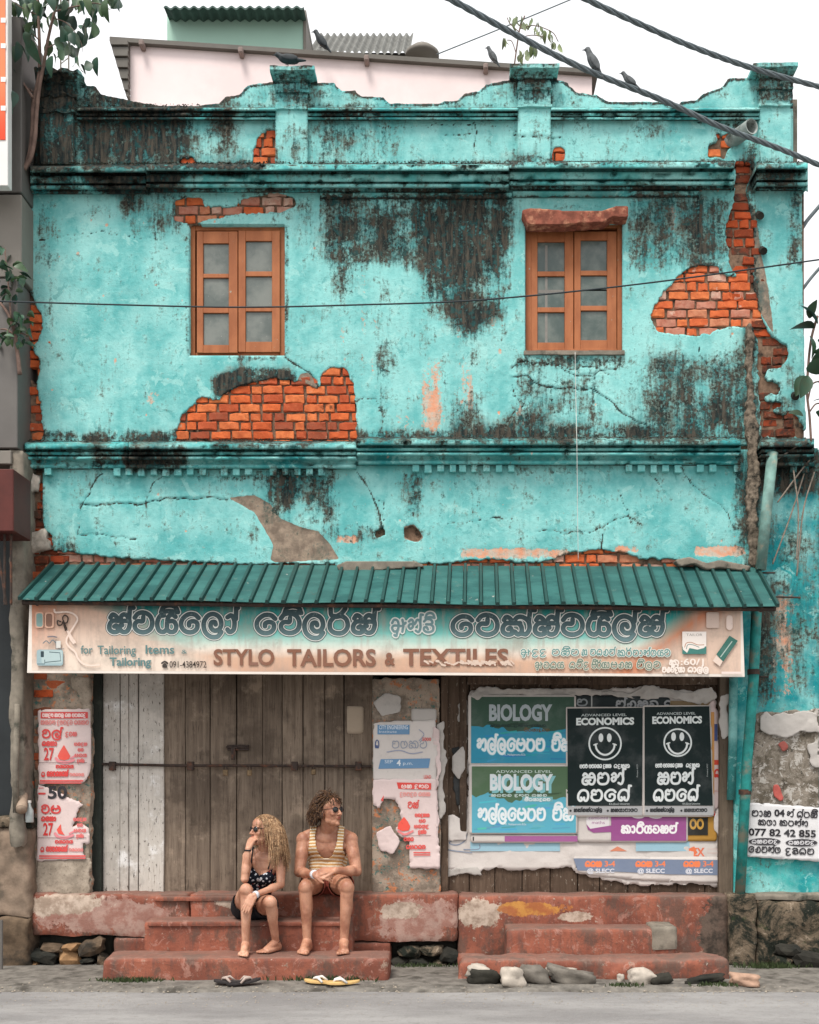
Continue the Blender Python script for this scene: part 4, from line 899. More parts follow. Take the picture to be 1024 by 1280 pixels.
MB().box(X(284, .1), X(311, .1), .100, .118, Z(938, .1), Z(931, .1), .003).build('bolt_plate', M_IRON, bolt); MB().tube([P(283, 934, .092), P(310, 934, .092)], .008, 8).build('bolt_rod', M_IRON, bolt); MB().box(X(289, .09), X(294, .09), .085, .098, Z(950, .1), Z(933, .1), .002).build('hasp', M_IRON, bolt)
# plank wall behind the posters
pl = []; x = 552
while x < 898: w_ = gp.uniform(27, 36); pl.append(x); x += w_
pl.append(900)
pw = MB().box(X(552, .1), X(900, .1), .152, .18, Z(1105, .1), Z(1090, .1)).build('plank_wall', M_PLANKD, shop)
for a_, b_ in zip(pl[:-1], pl[1:]): plank(a_, b_, 800, 1118, .12, M_PLANKD, pw, g=gp)
plank(551, 561, 846, 1118, .06, M_PLANKD, shop, .05, g=gp, name='wall_post'); plank(574, 584, 846, 1040, .08, M_PLANKD, shop, .04, g=gp, name='wall_post')
plank(899, 917, 846, 1119, .04, M_POSTG, shop, .09, g=gp, name='wall_post'); plank(584, 900, 846, 856, .075, M_PLANKD, shop, .03, g=gp, name='rail')
g = NG('old_paste_and_grime'); nA = g.noise(5, 8, .75, dist=.8); nB = g.noise(14, 8, .75, dist=.5); nC = g.noise(70, 5, .7)
c_ = g.mix(g.ss(nA, .40, .60), srgb(96, 88, 76), srgb(150, 140, 128)); c_ = g.mix(g.ss(nB, .53, .57, 0, .85), c_, srgb(190, 184, 176)); c_ = g.mix(g.ss(nA, .60, .66, 0, .8), c_, srgb(40, 44, 40)); c_ = g.mix(g.ss(g.noise(9, 7, .75), .58, .62, 0, .8), c_, srgb(54, 50, 44)); c_ = g.mix(g.ss(nC, .58, .68, 0, .5), c_, srgb(60, 54, 48))
M_PASTE = g.fin(c_, .92, g.bump(g.math('ADD', nB, nC), .6, .012), .2)
# turquoise pier at the far right with its upper part
rp = 0.5 - 1 + rectmask(918, 560, 1032, 1119) 
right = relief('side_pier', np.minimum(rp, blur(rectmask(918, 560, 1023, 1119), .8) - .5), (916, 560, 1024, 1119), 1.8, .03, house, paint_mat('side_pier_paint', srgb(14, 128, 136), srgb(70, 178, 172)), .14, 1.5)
relief('posted_wall_patch', blur(polymask(wig([(946,892),(1024,886),(1024,1068),(1000,1072),(936,1064),(940,960)], 2, 7, 4)), 1) - .5, (932, 880, 1024, 1076), 1.8, .015, house, M_PASTE, .03, 1.6, fields=None)
relief('bark_crust', blur(polymask(wig([(934,405),(940,403),(943,430),(941,470),(943,505),(950,535),(947,560),(951,600),(946,640),(949,670),(944,708),(938,706),(937,660),(933,620),(936,570),(932,530),(935,490),(933,450),(934,405)], 2.2, 5, 8)), .6) - .5, (926, 398, 958, 712), 1.6, -.05, house, simple('crumbled_lime_edge', srgb(120, 108, 94), .95, .6, 34, dirt=srgb(22, 26, 24), bump=.9), .08, 6, fields=None)

rough_block('side_pier_return', X(1024, .03), X(1150, .03), .035, 3, 0, Z(562), house, M_CONC, .12, .01, .02)
# ------------------------------------------------------------ green sheet awning
M_AWN = simple('green_painted_sheet', srgb(34, 88, 86), .5, .3, 5, dirt=srgb(66, 108, 104), spec=.5, bump=.1)
_g = NG('sun_faded_green_sheet'); _a = _g.noise(3, 7, .7, stretch=(1, 3, 1)); _b = _g.noise(10, 7, .75); _c = _g.mix(_g.ss(_a, .4, .62), srgb(26, 78, 76), srgb(48, 102, 98)); _c = _g.mix(_g.math('MULTIPLY', _g.rand(), .35), _c, srgb(64, 108, 102)); _c = _g.mix(_g.ss(_b, .60, .66, 0, .7), _c, srgb(92, 116, 108)); _c = _g.mix(_g.ss(_g.noise(12, 4, .6), .70, .73, 0, .8), _c, srgb(176, 172, 164)); _c = _g.mix(_g.ss(_g.noise(7, 7, .75), .63, .70, 0, .8), _c, srgb(96, 66, 48)); M_AWN = _g.fin(_c, .55, _g.bump(_b, .15, .01), .4)
M_AWNR = simple('green_sheet_rib', srgb(24, 64, 60), .5, .15, 6, spec=.5)
awn = thing('awning', 'green ribbed metal sheet awning over the shop sign', 'awning', (0, -.3, 2.95))
XL0, XR0, XL1, XR1 = X(66, -.02), X(945, -.02), X(25, -.62), X(972, -.62)
def ap(u, v, h=0.0):
    """u across, v from the wall (0) to the drip edge (1)"""
    x = (XL0 + (XR0 - XL0) * u) * (1 - v) + (XL1 + (XR1 - XL1) * u) * v; y = -.02 - .60 * v
    z0 = Z(706 + 3 * u, 0.0); z1 = Z(749 + 9.5 * u + 2.2 * math.sin(u * 23) * .5, -.62)
    return Vector((x, y - h * .5, z0 * (1 - v) + z1 * v + h * .85))
NR = 46
for i in range(NR):
    u0, u1 = i / NR, (i + 1) / NR; dz = gp.uniform(-.004, .004)
    m = MB(); vs_ = []
    ur = u0 + .0028
    for v in (0, .33, .66, 1):
        vs_ += [ap(ur, v), ap(u1 - .0028, v), ap(u1 - .0028, v, -.004), ap(ur, v, -.004)]
    m.add(vs_, [(k * 4 + a_, k * 4 + b_, k * 4 + 4 + b_, k * 4 + 4 + a_) for k in range(3) for a_, b_ in ((1, 0), (2, 1), (3, 2), (0, 3))] + [(0, 1, 2, 3), (15, 14, 13, 12)])
    m.build('panel', M_AWN, awn)
for i in range(NR + 1):
    u = i / NR; m = MB(); vs_ = []; hw = .0024 if i not in (16, 33) else .0034
    for v in (0, .5, 1.012): vs_ += [ap(u - hw, v, -.004), ap(u - hw * .7, v, .024), ap(u + hw * .7, v, .024), ap(u + hw, v, -.004)]
    m.add(vs_, [(k * 4 + a_, k * 4 + b_, k * 4 + 4 + b_, k * 4 + 4 + a_) for k in range(2) for a_, b_ in ((0, 1), (1, 2), (2, 3), (3, 0))] + [(3, 2, 1, 0), (8, 9, 10, 11)])
    m.build('rib', M_AWNR, awn)
fr = MB(); fr.tube([ap(0, .95, -.04), ap(1, .95, -.04)], .018, 6); fr.tube([ap(0.01, .1, -.05), ap(.99, .1, -.05)], .018, 6)
for u in (.02, .25, .5, .75, .98): fr.tube([ap(u, .02, -.045), ap(u, .97, -.045)], .015, 6)
fr.build('support_frame', M_IRON, awn)

# ------------------------------------------------------------ pipes on the right
M_PIPE = paint_mat('pipe_paint', srgb(60, 130, 128), srgb(120, 170, 160)); M_PIPEG = simple('painted_drainpipe', srgb(112, 146, 138), .6, .35, 10, dirt=srgb(170, 150, 128))
M_PIPE2 = simple('teal_drainpipe', srgb(38, 132, 126), .6, .35, 12, dirt=srgb(120, 120, 104))
def pipe(name, pts, r, lab, mat, cat='drainpipe', clamps=()):
    t = thing(name, lab, cat, pts[-1]); MB().tube(pts, r, 16).build('pipe', mat, t, True)
    for c in clamps: MB().tube([c + Vector((0, 0, .02)), c - Vector((0, 0, .02))], r * 1.18, 16).build('clamp', M_IRON, t)
    return t
pipe('drainpipe', [P(966, 566, -.12), P(958, 640, -.12), P(951, 712, -.12)], .042, 'short upper length of pale drainpipe ending on the awning corner', M_PIPEG)
pipe('drainpipe', [P(946, 758, -.14), P(942, 850, -.14), P(934, 950, -.12), P(925, 1120, -.10)], .040, 'long teal drainpipe beside the posters, running down to the plinth', M_PIPE2, clamps=[P(942, 840, -.14), P(931, 990, -.11)])
pipe('drainpipe', [P(917, 846, -.0), P(916, 930, -.0), P(914, 1000, .0)], .034, 'dark short pipe stub behind the end of the sign', M_PIPE, )
for i, (a_, b_) in enumerate([((942, 846), (960, 846)), ((945, 716), (968, 716)), ((970, 746), (1000, 747))]):
    o = MB().tube([P(*a_, -.08), P(*b_, -.10)], .007, 8).tube([P(*b_, -.10), P(*b_, .03)], .007, 8).build('pipe_hook', M_IRON); props(o, ['iron hook holding the teal drainpipe just below the sign level', 'small iron hook by the awning corner', 'rusty iron pin sticking out of the turquoise pier right of the awning'][i], 'hook')
# ------------------------------------------------------------ road, verge
g = NG('worn_asphalt'); nA = g.noise(1.2, 6, .65, stretch=(.5, 1.4, 1)); nB = g.noise(14, 6, .7); nC = g.noise(160, 4, .7); nD = g.noise(55, 4, .7)
c_ = g.mix(g.ss(nA, .35, .65), srgb(124, 122, 121), srgb(150, 148, 146)); c_ = g.mix(g.ss(nB, .5, .7, 0, .4), c_, srgb(110, 104, 100)); c_ = g.mix(g.ss(nC, .55, .68, 0, .55), c_, srgb(188, 182, 174)); c_ = g.mix(g.ss(nD, .6, .7, 0, .5), c_, srgb(84, 80, 76))
road_m = g.fin(c_, .9, g.bump(g.math('ADD', nC, nB), .5, .006), .25)
def ground(name, x0, x1, y0, y1, z, mat, nx, ny, jag):
    xs = np.linspace(x0, x1, nx); ys = np.linspace(y0, y1, ny); V = []
    for y in ys:
        for x in xs: V.append((x, y, z + jag * mnoise.noise((x * 1.3, y * 1.3, 0)) + jag * .5 * mnoise.noise((x * 6, y * 6, 3))))
    j, i = np.mgrid[0:ny - 1, 0:nx - 1]; a_ = j * nx + i
    return props(mesh_np(name, V, np.stack([a_, a_ + 1, a_ + nx + 1, a_ + nx], 2).reshape(-1, 4), mat, None, True), kind='structure')
ground('road', -6, 6.5, -12, -.97, -.006, road_m, 160, 140, .004)
props(MB().box(-300, 300, -300, 300, -.5, -.06).build('ground', simple('far_ground', srgb(110, 109, 107), .95, .2, .5)), kind='structure')
# broken verge between road and steps: an uneven sheet with its edge above the road
xs = np.linspace(-4.5, 4.6, 260); rows = [(-1.09, -.03), (-1.05, .008), (-.98, .020), (-.85, .022), (-.70, .026), (-.4, .03), (.2, .03)]; V = []
for q, (yy, zz) in enumerate(rows):
    for x in xs:
        e_ = (.05 * mnoise.noise((x * 1.1, 0, 7)) + .02 * mnoise.noise((x * 6, 0, 7))) if q < 3 else 0
        V.append((x, yy + e_, zz + .012 * mnoise.noise((x * 3.5, yy * 9, 1)) * (q > 0)))
j, i = np.mgrid[0:len(rows) - 1, 0:259]; a_ = j * 260 + i
M_VERGE = simple('gritty_verge', srgb(116, 111, 104), .95, .35, 12, dirt=srgb(70, 66, 60), bump=.9)
props(mesh_np('verge', V, np.stack([a_, a_ + 1, a_ + 261, a_ + 260], 2).reshape(-1, 4), M_VERGE, None, True), kind='structure')
g_ = random.Random(33); gm = MB()
for i in range(1600):
    x = g_.uniform(-3.3, 3.3); y = g_.choice([g_.uniform(-1.12, -.72), g_.uniform(-1.6, -1.0)]); s_ = g_.uniform(.003, .011) * (.6 if y < -1.1 else 1)
    z = .016 if y > -1.02 else 0
    if y > -.76 and (X(128) < x < X(486) or X(573) < x < X(912)): continue
    gm.add([(x - s_, y, z), (x, y - s_, z), (x + s_, y, z), (x, y + s_, z), (x + s_ * .2, y, z + s_ * g_.uniform(.6, 1.1))], [(0, 1, 4), (1, 2, 4), (2, 3, 4), (3, 0, 4)])
props(gm.build('loose_gravel', simple('gravel_grit', srgb(150, 140, 126), .9, .4, 30)), 'loose grit and pebbles scattered along the verge and road edge', 'gravel', kind='stuff')

# ------------------------------------------------------------ left neighbour
M_WPL = simple('brown_grey_plaster', srgb(134, 116, 100), .92, .35, 7, dirt=srgb(88, 78, 68), bump=.6)
M_PANEL = simple('grey_cladding', srgb(98, 94, 90), .6, .12, 2, spec=.4); M_PANEL2 = simple('light_grey_cladding', srgb(126, 120, 112), .6, .1, 2)
nb = thing('neighbour_building', 'grey panel-clad neighbouring building at the left edge', 'building', (-3.6, -.2, 0))
yy = -.25
for i, (xa, xb, za, zb, m_) in enumerate([(a_, b_, za, zb, m_) for (a_, b_) in ((-620, -303), (-300, 0)) for (za, zb, m_) in ((20, 240, M_PANEL), (243, 346, M_PANEL2), (348, 560, M_PANEL), (563, 580, M_PANEL2))]):
    xb = xb or (27 if za < 300 else 22 if za < 500 else 14)
    MB().box(X(xa, yy), X(xb, yy), yy, yy + 3.5, Z(zb, yy), Z(za, yy), .006).build('cladding_panel', m_, nb)
rough_block('concrete_column', X(10, yy), X(28, yy), yy + .02, yy + .5, Z(1060, yy), Z(560, yy), nb, M_CONC, .05, .015, .02)
MB().box(X(-620, yy), X(8, yy), yy + .25, yy + 3.4, 0, Z(585, yy)).build('dark_panel', simple('dark_shop_opening', srgb(40, 44, 46), .6, .2, 3), nb)
rough_block('low_wall', X(-60, -.15), X(38, -.15), -.15, .3, Z(1150, -.3), Z(1035, -.3), nb, M_WPL, .035, .02, .03); rough_block('low_wall', X(-60, -.18), X(37, -.18), -.18, .3, 0, Z(1150, -.3), nb, M_STONE, .035, .03, .02)
rough_block('low_wall', X(-60, -.16), X(40, -.16), -.17, .2, Z(1037, -.3), Z(1022, -.3), nb, M_MOSS, .03, .02, .02)
MB().tube([P(22, 880, -.27), P(20, 950, -.27), P(20, 1016, -.27)], .022, 12).build('conduit', M_CONC, nb, True); MB().tube([P(2, 1150, -.36), P(2, 1232, -.36)], .012, 8).build('conduit', M_PANEL, nb)
# red canopy box with bracket
rb = thing('red_canopy_box', 'dark red metal box on black brackets at the left edge', 'canopy', P(5, 620, -.5))
MB().box(X(-60, -.6), X(17, -.6), -.6, -.25, Z(664, -.6), Z(586, -.6), .006).build('box', simple('dark_red_sheet', srgb(84, 38, 32), .55, .2, 5), rb)
for a_, b_ in (((6, 668), (6, 756)), ((14, 668), (14, 756)), ((-6, 668), (8, 756))): MB().tube([P(*a_, -.5), P(*b_, -.5)], .010, 6).build('bracket', M_IRON, rb)
sg = thing('orange_sign', 'tall orange sign with a white border at the upper left edge', 'sign', P(-10, 120, -.5))
MB().box(X(-90, -.5), X(10, -.5), -.50, -.42, Z(232, -.5), Z(-40, -.5), .004).build('sign_frame', simple('white_sign_frame', srgb(222, 220, 216), .5, .05, 3), sg)
g = NG('orange_sign_face'); sx = g.n('ShaderNodeSeparateXYZ'); g.l(g.coord(), sx.inputs[0]); c_ = g.mix(g.ss(sx.outputs[2], Z(180, -.5), Z(90, -.5)), srgb(222, 66, 30), srgb(236, 128, 84)); m_ = g.fin(c_, .4)
MB().box(X(-86, -.5), X(7, -.5), -.506, -.5003, Z(175, -.5), Z(-36, -.5)).build('sign_face', m_, sg)
m = MB(); [m.box(X(1, -.51), X(7, -.51), -.5085, -.5065, Z(a_ + 6, -.51), Z(a_, -.51)) for a_ in (22, 54, 96, 132)]; m.build('lettering', ink(240, 236, 230), sg)
# the dark slot between the two buildings
MB().box(X(22, .1), X(33, .1), .12, .3, 0, Z(230, .1)).build('gap_wall', simple('dark_gap_masonry', srgb(52, 46, 42), .95, .4, 12, bump=.6), nb)

# ------------------------------------------------------------ buildings behind
M_PINK = simple('pale_pink_wall', srgb(240, 222, 220), .85, .05, 1.2, dirt=srgb(228, 210, 208), bump=.1); M_ROOFG = simple('grey_roof_sheet', srgb(104, 100, 94), .7, .15, 3)
pk = thing('pink_building', 'pale pink building with a sloping grey roof behind the parapet', 'building', (X(450, 3), 3, 0))
yb = 3.0
def prism(m, pts, y0, y1):
    n = len(pts); vs_ = [(x, y0, z) for x, z in pts] + [(x, y1, z) for x, z in pts]
    return m.add(vs_, [tuple(range(n)), tuple(reversed(range(n, 2 * n)))] + [((i + 1) % n, i, i + n, (i + 1) % n + n) for i in range(n)])
prism(MB(), [(X(163, yb), 0), (X(740, yb), 0), (X(740, yb), Z(94, yb)), (X(163, yb), Z(55, yb))], yb, yb + 6).build('wall', M_PINK, pk)
prism(MB(), [(X(137, yb - .06), Z(51, yb - .06)), (X(748, yb - .06), Z(92, yb - .06)), (X(748, yb - .06), Z(86.5, yb - .06)), (X(137, yb - .06), Z(45.5, yb - .06))], yb - .06, yb + 6.3).build('roof', M_ROOFG, pk)
g = NG('slatted_soffit'); wv = g.n('ShaderNodeTexWave', bands_direction='Z'); wv.inputs['Scale'].default_value = 4; g.l(g.coord(), wv.inputs[0]); M_SOF = g.fin(g.mix(wv.outputs[1], srgb(96, 94, 92), srgb(140, 138, 134)), .8, g.bump(wv.outputs[1], .5, .02))
for i in range(10):
    a_ = 57 + i * 7; xl_ = 139 + (a_ - 48) * .30; prism(MB(), [(X(xl_, yb), Z(a_ + 6, yb)), (X(163, yb), Z(a_ + 6, yb)), (X(163, yb), Z(a_ + .5, yb)), (X(xl_ - 1.5, yb), Z(a_ + .5, yb))], yb - .1 + .02 * (i % 2), yb).build('gable_slat', M_ROOFG, pk)
for (px, py) in ((180, 58), (303, 67), (459, 77), (607, 87)): MB().box(X(px - 3, yb), X(px + 3, yb), yb - .12, yb, Z(py + 7, yb), Z(py, yb), .01).build('rafter_end', simple('rafter_end_wood', srgb(140, 124, 118), .8, .2, 8), pk)
gb = thing('green_building', 'pale green upper room with a corrugated roof edge behind the pink building', 'building', (X(295, 6), 6, 0))
MB().box(X(209, 6), X(379, 6), 6, 10, 0, Z(20, 6)).build('wall', simple('pale_green_wall', srgb(168, 202, 186), .85, .05, 1.2, bump=.1), gb); MB().box(X(379.5, 6), X(383, 6), 5.98, 10, 0, Z(14, 6)).build('corner_post', M_PANEL2, gb)
m = MB(); xa = X(207, 5.8); xe = X(381, 5.8); n = 150
for k in range(n):
    x0_, x1_ = xa + (xe - xa) * k / n, xa + (xe - xa) * (k + 1) / n; z0_ = Z(15, 5.8) + .016 * math.sin(k * 2 * math.pi / 10) ; z1_ = Z(15, 5.8) + .016 * math.sin((k + 1) * 2 * math.pi / 10)
    m.add([(x0_, 5.7, z0_), (x1_, 5.7, z1_), (x1_, 10.2, z1_ + .3), (x0_, 10.2, z0_ + .3), (x0_, 5.7, z0_ - .025), (x1_, 5.7, z1_ - .025)], [(0, 1, 2, 3), (4, 5, 1, 0)])
m.build('corrugated_roof', simple('dark_green_roof', srgb(70, 92, 86), .7, .2, 4), gb)
db = thing('grey_roof_building', 'dark grey corrugated roof rising behind the pink building', 'building', (X(450, 8), 8, 0))
MB().box(X(386, 8), X(512, 8), 8, 11, 0, Z(66, 8)).build('wall', M_PANEL, db)
m = MB(); xa = X(384, 7.8); xe = X(513, 7.8); n = 100
for k in range(n):
    x0_, x1_ = xa + (xe - xa) * k / n, xa + (xe - xa) * (k + 1) / n; s0, s1 = .03 * math.sin(k * .9), .03 * math.sin((k + 1) * .9)
    m.add([(x0_, 7.8, Z(66, 7.8) + s0), (x1_, 7.8, Z(66, 7.8) + s1), (x1_, 9.4, Z(43, 9.4) + s1), (x0_, 9.4, Z(43, 9.4) + s0)], [(0, 1, 2, 3)])
m.build('corrugated_roof', simple('sooty_grey_roof', srgb(112, 112, 108), .85, .25, 5), db)
wt = thing('water_tank', 'pale grey rounded water tank top just above the roof line behind the parapet', 'water tank', P(528, 64, 6)); m = MB(); c = P(528, 72, 6); m.tube([c + Vector((0, 0, z_)) for z_ in (0, .05, .12, .15)], [.22, .22, .14, .02], 20).build('tank', M_PANEL2, wt, True); MB().tube([c + Vector((0, 0, z_)) for z_ in (.148, .18)], [.06, .05], 12).build('lid', M_PANEL, wt)
cb_ = thing('lattice_mast', 'thin pale lattice mast rising behind the sapling at the upper left', 'mast', P(80, 110, 9)); m = MB()
for px in (76, 86): m.tube([P(px, 170, 9), P(px, -60, 9)], .014, 5)
for k in range(14): m.tube([P(76, 160 - k * 16, 9), P(86, 152 - k * 16, 9)], .008, 4)
m.build('lattice', M_PANEL2, cb_)
# ------------------------------------------------------------ flat print: lettering, bands, pictures
def SG(w_, *st): return (w_, st)
GL = {
 'ස': SG(1.34, [(.10,.80),(.24,.97),(.44,.88),(.62,.66),(.80,.92),(1.0,.97),(1.2,.78),(1.27,.42),(1.14,.08),(.9,.0),(.70,.12),(.68,.34),(.82,.38)], [(1.1,.62),(.6,.62),(.25,.62),(.06,.42),(.06,.14),(.28,.0),(.52,.03),(.68,.16)], [(.34,.30),(.46,.36),(.52,.24)]),
 'ට': SG(1.2, [(.06,.80),(.26,1.02),(.60,1.08),(.96,.92),(1.12,.56),(1.02,.18),(.70,.0),(.35,.02),(.10,.20),(.08,.45),(.26,.60),(.54,.60),(.58,.84)]),
 'ය': SG(1.28, [(.46,.92),(.2,.86),(.05,.48),(.15,.1),(.42,.0),(.62,.12),(.84,.0),(1.1,.05),(1.2,.32),(1.06,.58),(.76,.60)], [(1.16,.84),(.96,.97),(.74,.86),(.66,.6),(.63,.14)]),
 'ෙ': SG(1.2, [(1.1,.78),(.86,.97),(.46,.97),(.1,.68),(.07,.3),(.34,.02),(.74,.0),(1.0,.2),(1.0,.5),(.76,.60),(.54,.52),(.52,.36)]),
 'ල': SG(1.24, [(1.1,.0),(.86,-.26),(.46,-.26),(.12,.02),(.04,.5),(.26,.88),(.62,1.0),(.98,.82),(1.1,.45),(.96,.14),(.66,.08),(.46,.28),(.50,.52),(.70,.56),(.76,.42)]),
 'ා': SG(.62, [(.06,.82),(.3,.92),(.48,.62),(.44,.15),(.2,.0),(.06,.14)]),
 'ර': SG(1.2, [(.34,.90),(.1,.6),(.1,.22),(.36,.0),(.8,.0),(1.08,.3),(1.04,.7),(.76,.92),(.4,.88),(.2,.95)]),
 'ඇ': SG(1.5, [(.1,.70),(.3,.95),(.62,.88),(.74,.5),(.6,.12),(.3,.04),(.1,.3),(.3,.5),(.95,.46)], [(.64,.1),(.5,-.3),(.32,-.24)], [(1.1,.95),(1.2,.55),(1.1,.02)], [(1.14,.5),(1.42,.72)]),
 'න': SG(1.28, [(.08,.82),(.3,.97),(.48,.8),(.44,.4),(.2,.25),(.05,.45),(.22,.62),(.62,.62),(.88,.95),(1.14,.82),(1.2,.35),(1.02,.0),(.74,.1)]),
 'ඩ': SG(1.1, [(.1,.82),(.36,1.0),(.76,.96),(.92,.74),(.72,.60),(.3,.60)], [(.7,.60),(.98,.42),(.94,.1),(.5,-.02),(.14,.1),(.1,.32),(.34,.38),(.48,.2)]),
 'ක': SG(1.6, [(.10,.80),(.24,.97),(.44,.88),(.60,.66),(.82,.94),(1.14,.96),(1.44,.72),(1.5,.32),(1.32,.02),(1.1,.04)], [(1.0,.62),(.6,.62),(.25,.62),(.06,.42),(.06,.14),(.28,.0),(.52,.03),(.68,.16),(.86,.0),(1.06,.12),(1.06,.42),(.9,.62)], [(.34,.30),(.46,.36),(.52,.24)]),
 'ම': SG(1.24, [(.50,.60),(.16,.60),(.14,.84),(.34,.98),(.54,.84),(.76,.98),(1.04,.84),(1.14,.48),(.98,.10),(.6,.0),(.24,.06),(.08,.30),(.12,.50)]),
 'ග': SG(1.16, [(.34,.3),(.44,.12),(.26,.0),(.06,.2),(.08,.6),(.34,.92),(.7,.98),(1.0,.78),(1.06,.36),(.9,.02),(.68,.06),(.64,.3)]),
 'ප': SG(1.24, [(.28,.96),(.06,.66),(.08,.2),(.4,.0),(.86,.0),(1.14,.3),(1.08,.76),(.84,.96)], [(.1,.55),(.42,.62),(.58,.46),(.74,.62),(1.1,.55)]),
 'ව': SG(1.16, [(.52,.42),(.32,.60),(.1,.46),(.12,.14),(.44,.0),(.84,.06),(1.06,.46),(.88,.88),(.48,.98),(.14,.86)]),
 'හ': SG(1.2, [(.1,.5),(.4,.6),(.5,.3),(.3,.1),(.1,.3),(.3,.0),(.8,.0),(1.1,.3),(1.06,.7),(.8,.96),(.5,.8),(.6,.5)]),
 'ත': SG(1.2, [(.5,.9),(.2,.9),(.05,.5),(.2,.05),(.6,.0),(1.0,.2),(1.08,.6),(.8,.95),(.6,.7),(.7,.4)]),
 'ද': SG(1.0, [(.8,.9),(.4,.98),(.1,.7),(.2,.4),(.6,.4),(.3,.2),(.1,-.1),(.5,-.3),(.85,-.1)]),
}
# marks go over the glyph before them: flag (hal), hat (i), small loop
MK = {'^': [[(.92,.72),(.96,1.36)], [(.96,1.36),(1.12,1.34)]], '~': [[(.22,1.10),(.34,1.38),(.62,1.48),(.90,1.38),(1.02,1.10)], [(.22,1.10),(.6,1.16),(1.02,1.10)]],
      '*': [[(.10,1.34),(.14,.98),(.4,.92)], [(.4,.92),(.62,1.08),(.80,1.34)]], 'u': [[(.86,.3),(.86,-.25),(.6,-.3)]]}
def layout(s, gap=.17):
    x = 0; last = 0; res = []
    for ch in s:
        if ch == ' ': x += .55; continue
        if ch in MK:
            w_ = GL[prev][0]
            for st in MK[ch]: res.append([((last + q[0] * w_ if ch != '~' else last + q[0] * w_), q[1]) for q in st])
            continue
        if ch not in GL: continue
        w_, sts = GL[ch]; last = x; prev = ch
        for st in sts: res.append([(x + q[0], q[1]) for q in st])
        x += w_ + gap
    return res, x - gap
_tc = {}
def text_geo(s, bold=0.0):
    k = (s, bold)
    if k not in _tc:
        cu = bpy.data.curves.new('t', 'FONT'); cu.body = s; cu.size = 1; cu.offset = bold; cu.resolution_u = 3
        o = bpy.data.objects.new('t', cu); COL.objects.link(o); bpy.context.view_layer.update()
        me = bpy.data.meshes.new_from_object(o.evaluated_get(bpy.context.evaluated_depsgraph_get()))
        v = np.array([q.co[:] for q in me.vertices]) if len(me.vertices) else np.zeros((0, 3)); f = [tuple(p.vertices) for p in me.polygons]
        bpy.data.objects.remove(o); bpy.data.curves.remove(cu); bpy.data.meshes.remove(me)
        if len(v): v[:, 0] -= v[:, 0].min()
        _tc[k] = (v, f)
    return _tc[k]
class Print:
    """collects flat ink on the plane y0; every item sits a hair in front of the one before"""
    def __init__(s, y0): s.y0 = y0; s.k = 0; s.w = 0; s.V = {}; s.Fc = {}
    def _add(s, part, col, pts, faces, dy=0.0):
        key = (part, col, s.w if 'lettering' in part else 0); V = s.V.setdefault(key, []); Fc = s.Fc.setdefault(key, []); b = len(V); s.k += 1
        for q in pts:
            y = s.y0 - .0004 - s.k * .000010 - dy - (q[2] if len(q) > 2 else 0)
            V.append(P(q[0], q[1], y)[:])
        Fc += [tuple(b + i for i in f) for f in faces]
    def poly(s, part, col, pts): s._add(part, col, pts, [tuple(reversed(range(len(pts))))])
    def rect(s, part, col, x0, y0, x1, y1): s.poly(part, col, [(x0, y0), (x1, y0), (x1, y1), (x0, y1)])
    def disc(s, part, col, x, y, rx, ry=None, n=28): s.poly(part, col, [(x + rx * math.cos(2 * math.pi * i / n), y + (ry or rx) * math.sin(2 * math.pi * i / n)) for i in range(n)])
    def ribbon(s, part, col, pts, w_, cap=True, dense=7):
        """a brush stroke with round ends; rises slightly along its length so that crossings do not share a plane"""
        p = [(q.x, q.y) for q in catmull(pts, dense)] if dense else pts
        p = [q for i, q in enumerate(p) if i == 0 or math.hypot(q[0] - p[i - 1][0], q[1] - p[i - 1][1]) > w_ * .05]
        if len(p) < 2: return
        L = []; Rr = []; n = len(p)
        for i, q in enumerate(p):
            a_ = p[max(i - 1, 0)]; b_ = p[min(i + 1, n - 1)]; dx, dy = b_[0] - a_[0], b_[1] - a_[1]; l_ = math.hypot(dx, dy) or 1
            nx, ny = -dy / l_ * w_ / 2, dx / l_ * w_ / 2; e_ = i / n * .00009
            L.append((q[0] + nx, q[1] + ny, e_)); Rr.append((q[0] - nx, q[1] - ny, e_))
        s._add(part, col, L + Rr, [(i, i + 1, n + i + 1, n + i) for i in range(n - 1)])
        if cap:
            for q in (p[0], p[-1]): s.disc(part, col, q[0], q[1], w_ / 2, n=12)
    def sinh(s, part, col, txt, x0, base, H, W, w_, dy=0.0, slope=0.0):
        s.w = (txt, x0, base) if H > 5 else 0
        st, tot = layout(txt); k = W / tot
        for q in st: s.ribbon(part, col, [(x0 + a_ * k, base - b_ * H + slope * (a_ * k)) for a_, b_ in q], w_, dense=5 if H > 12 else 3)
    def sinh_out(s, part, layers, txt, x0, base, H, W, slope=0.0):
        for col, w_ in layers: s.sinh(part, col, txt, x0, base, H, W, w_, slope=slope)
    def text(s, part, col, txt, x0, base, H, W=None, bold=0.0, slope=0.0, vert=False):
        v, f = text_geo(txt, bold)
        if not len(v): return
        kx = (W / v[:, 0].max()) if W else H / .7; ky = H / .69
        s.w = (txt, x0, base) if H > 5 else 0
        if vert: s._add(part, col, [(x0 - q[1] * ky, base - q[0] * kx) for q in v], f)
        else: s._add(part, col, [(x0 + q[0] * kx, base - q[1] * ky + slope * q[0] * kx) for q in v], f)
    def build(s, parent, names=None):
        for (part, col, w_), V in s.V.items():
            m = ink(*col) if isinstance(col, tuple) else col
            mesh_np(part, V, s.Fc[(part, col, w_)], m, parent)

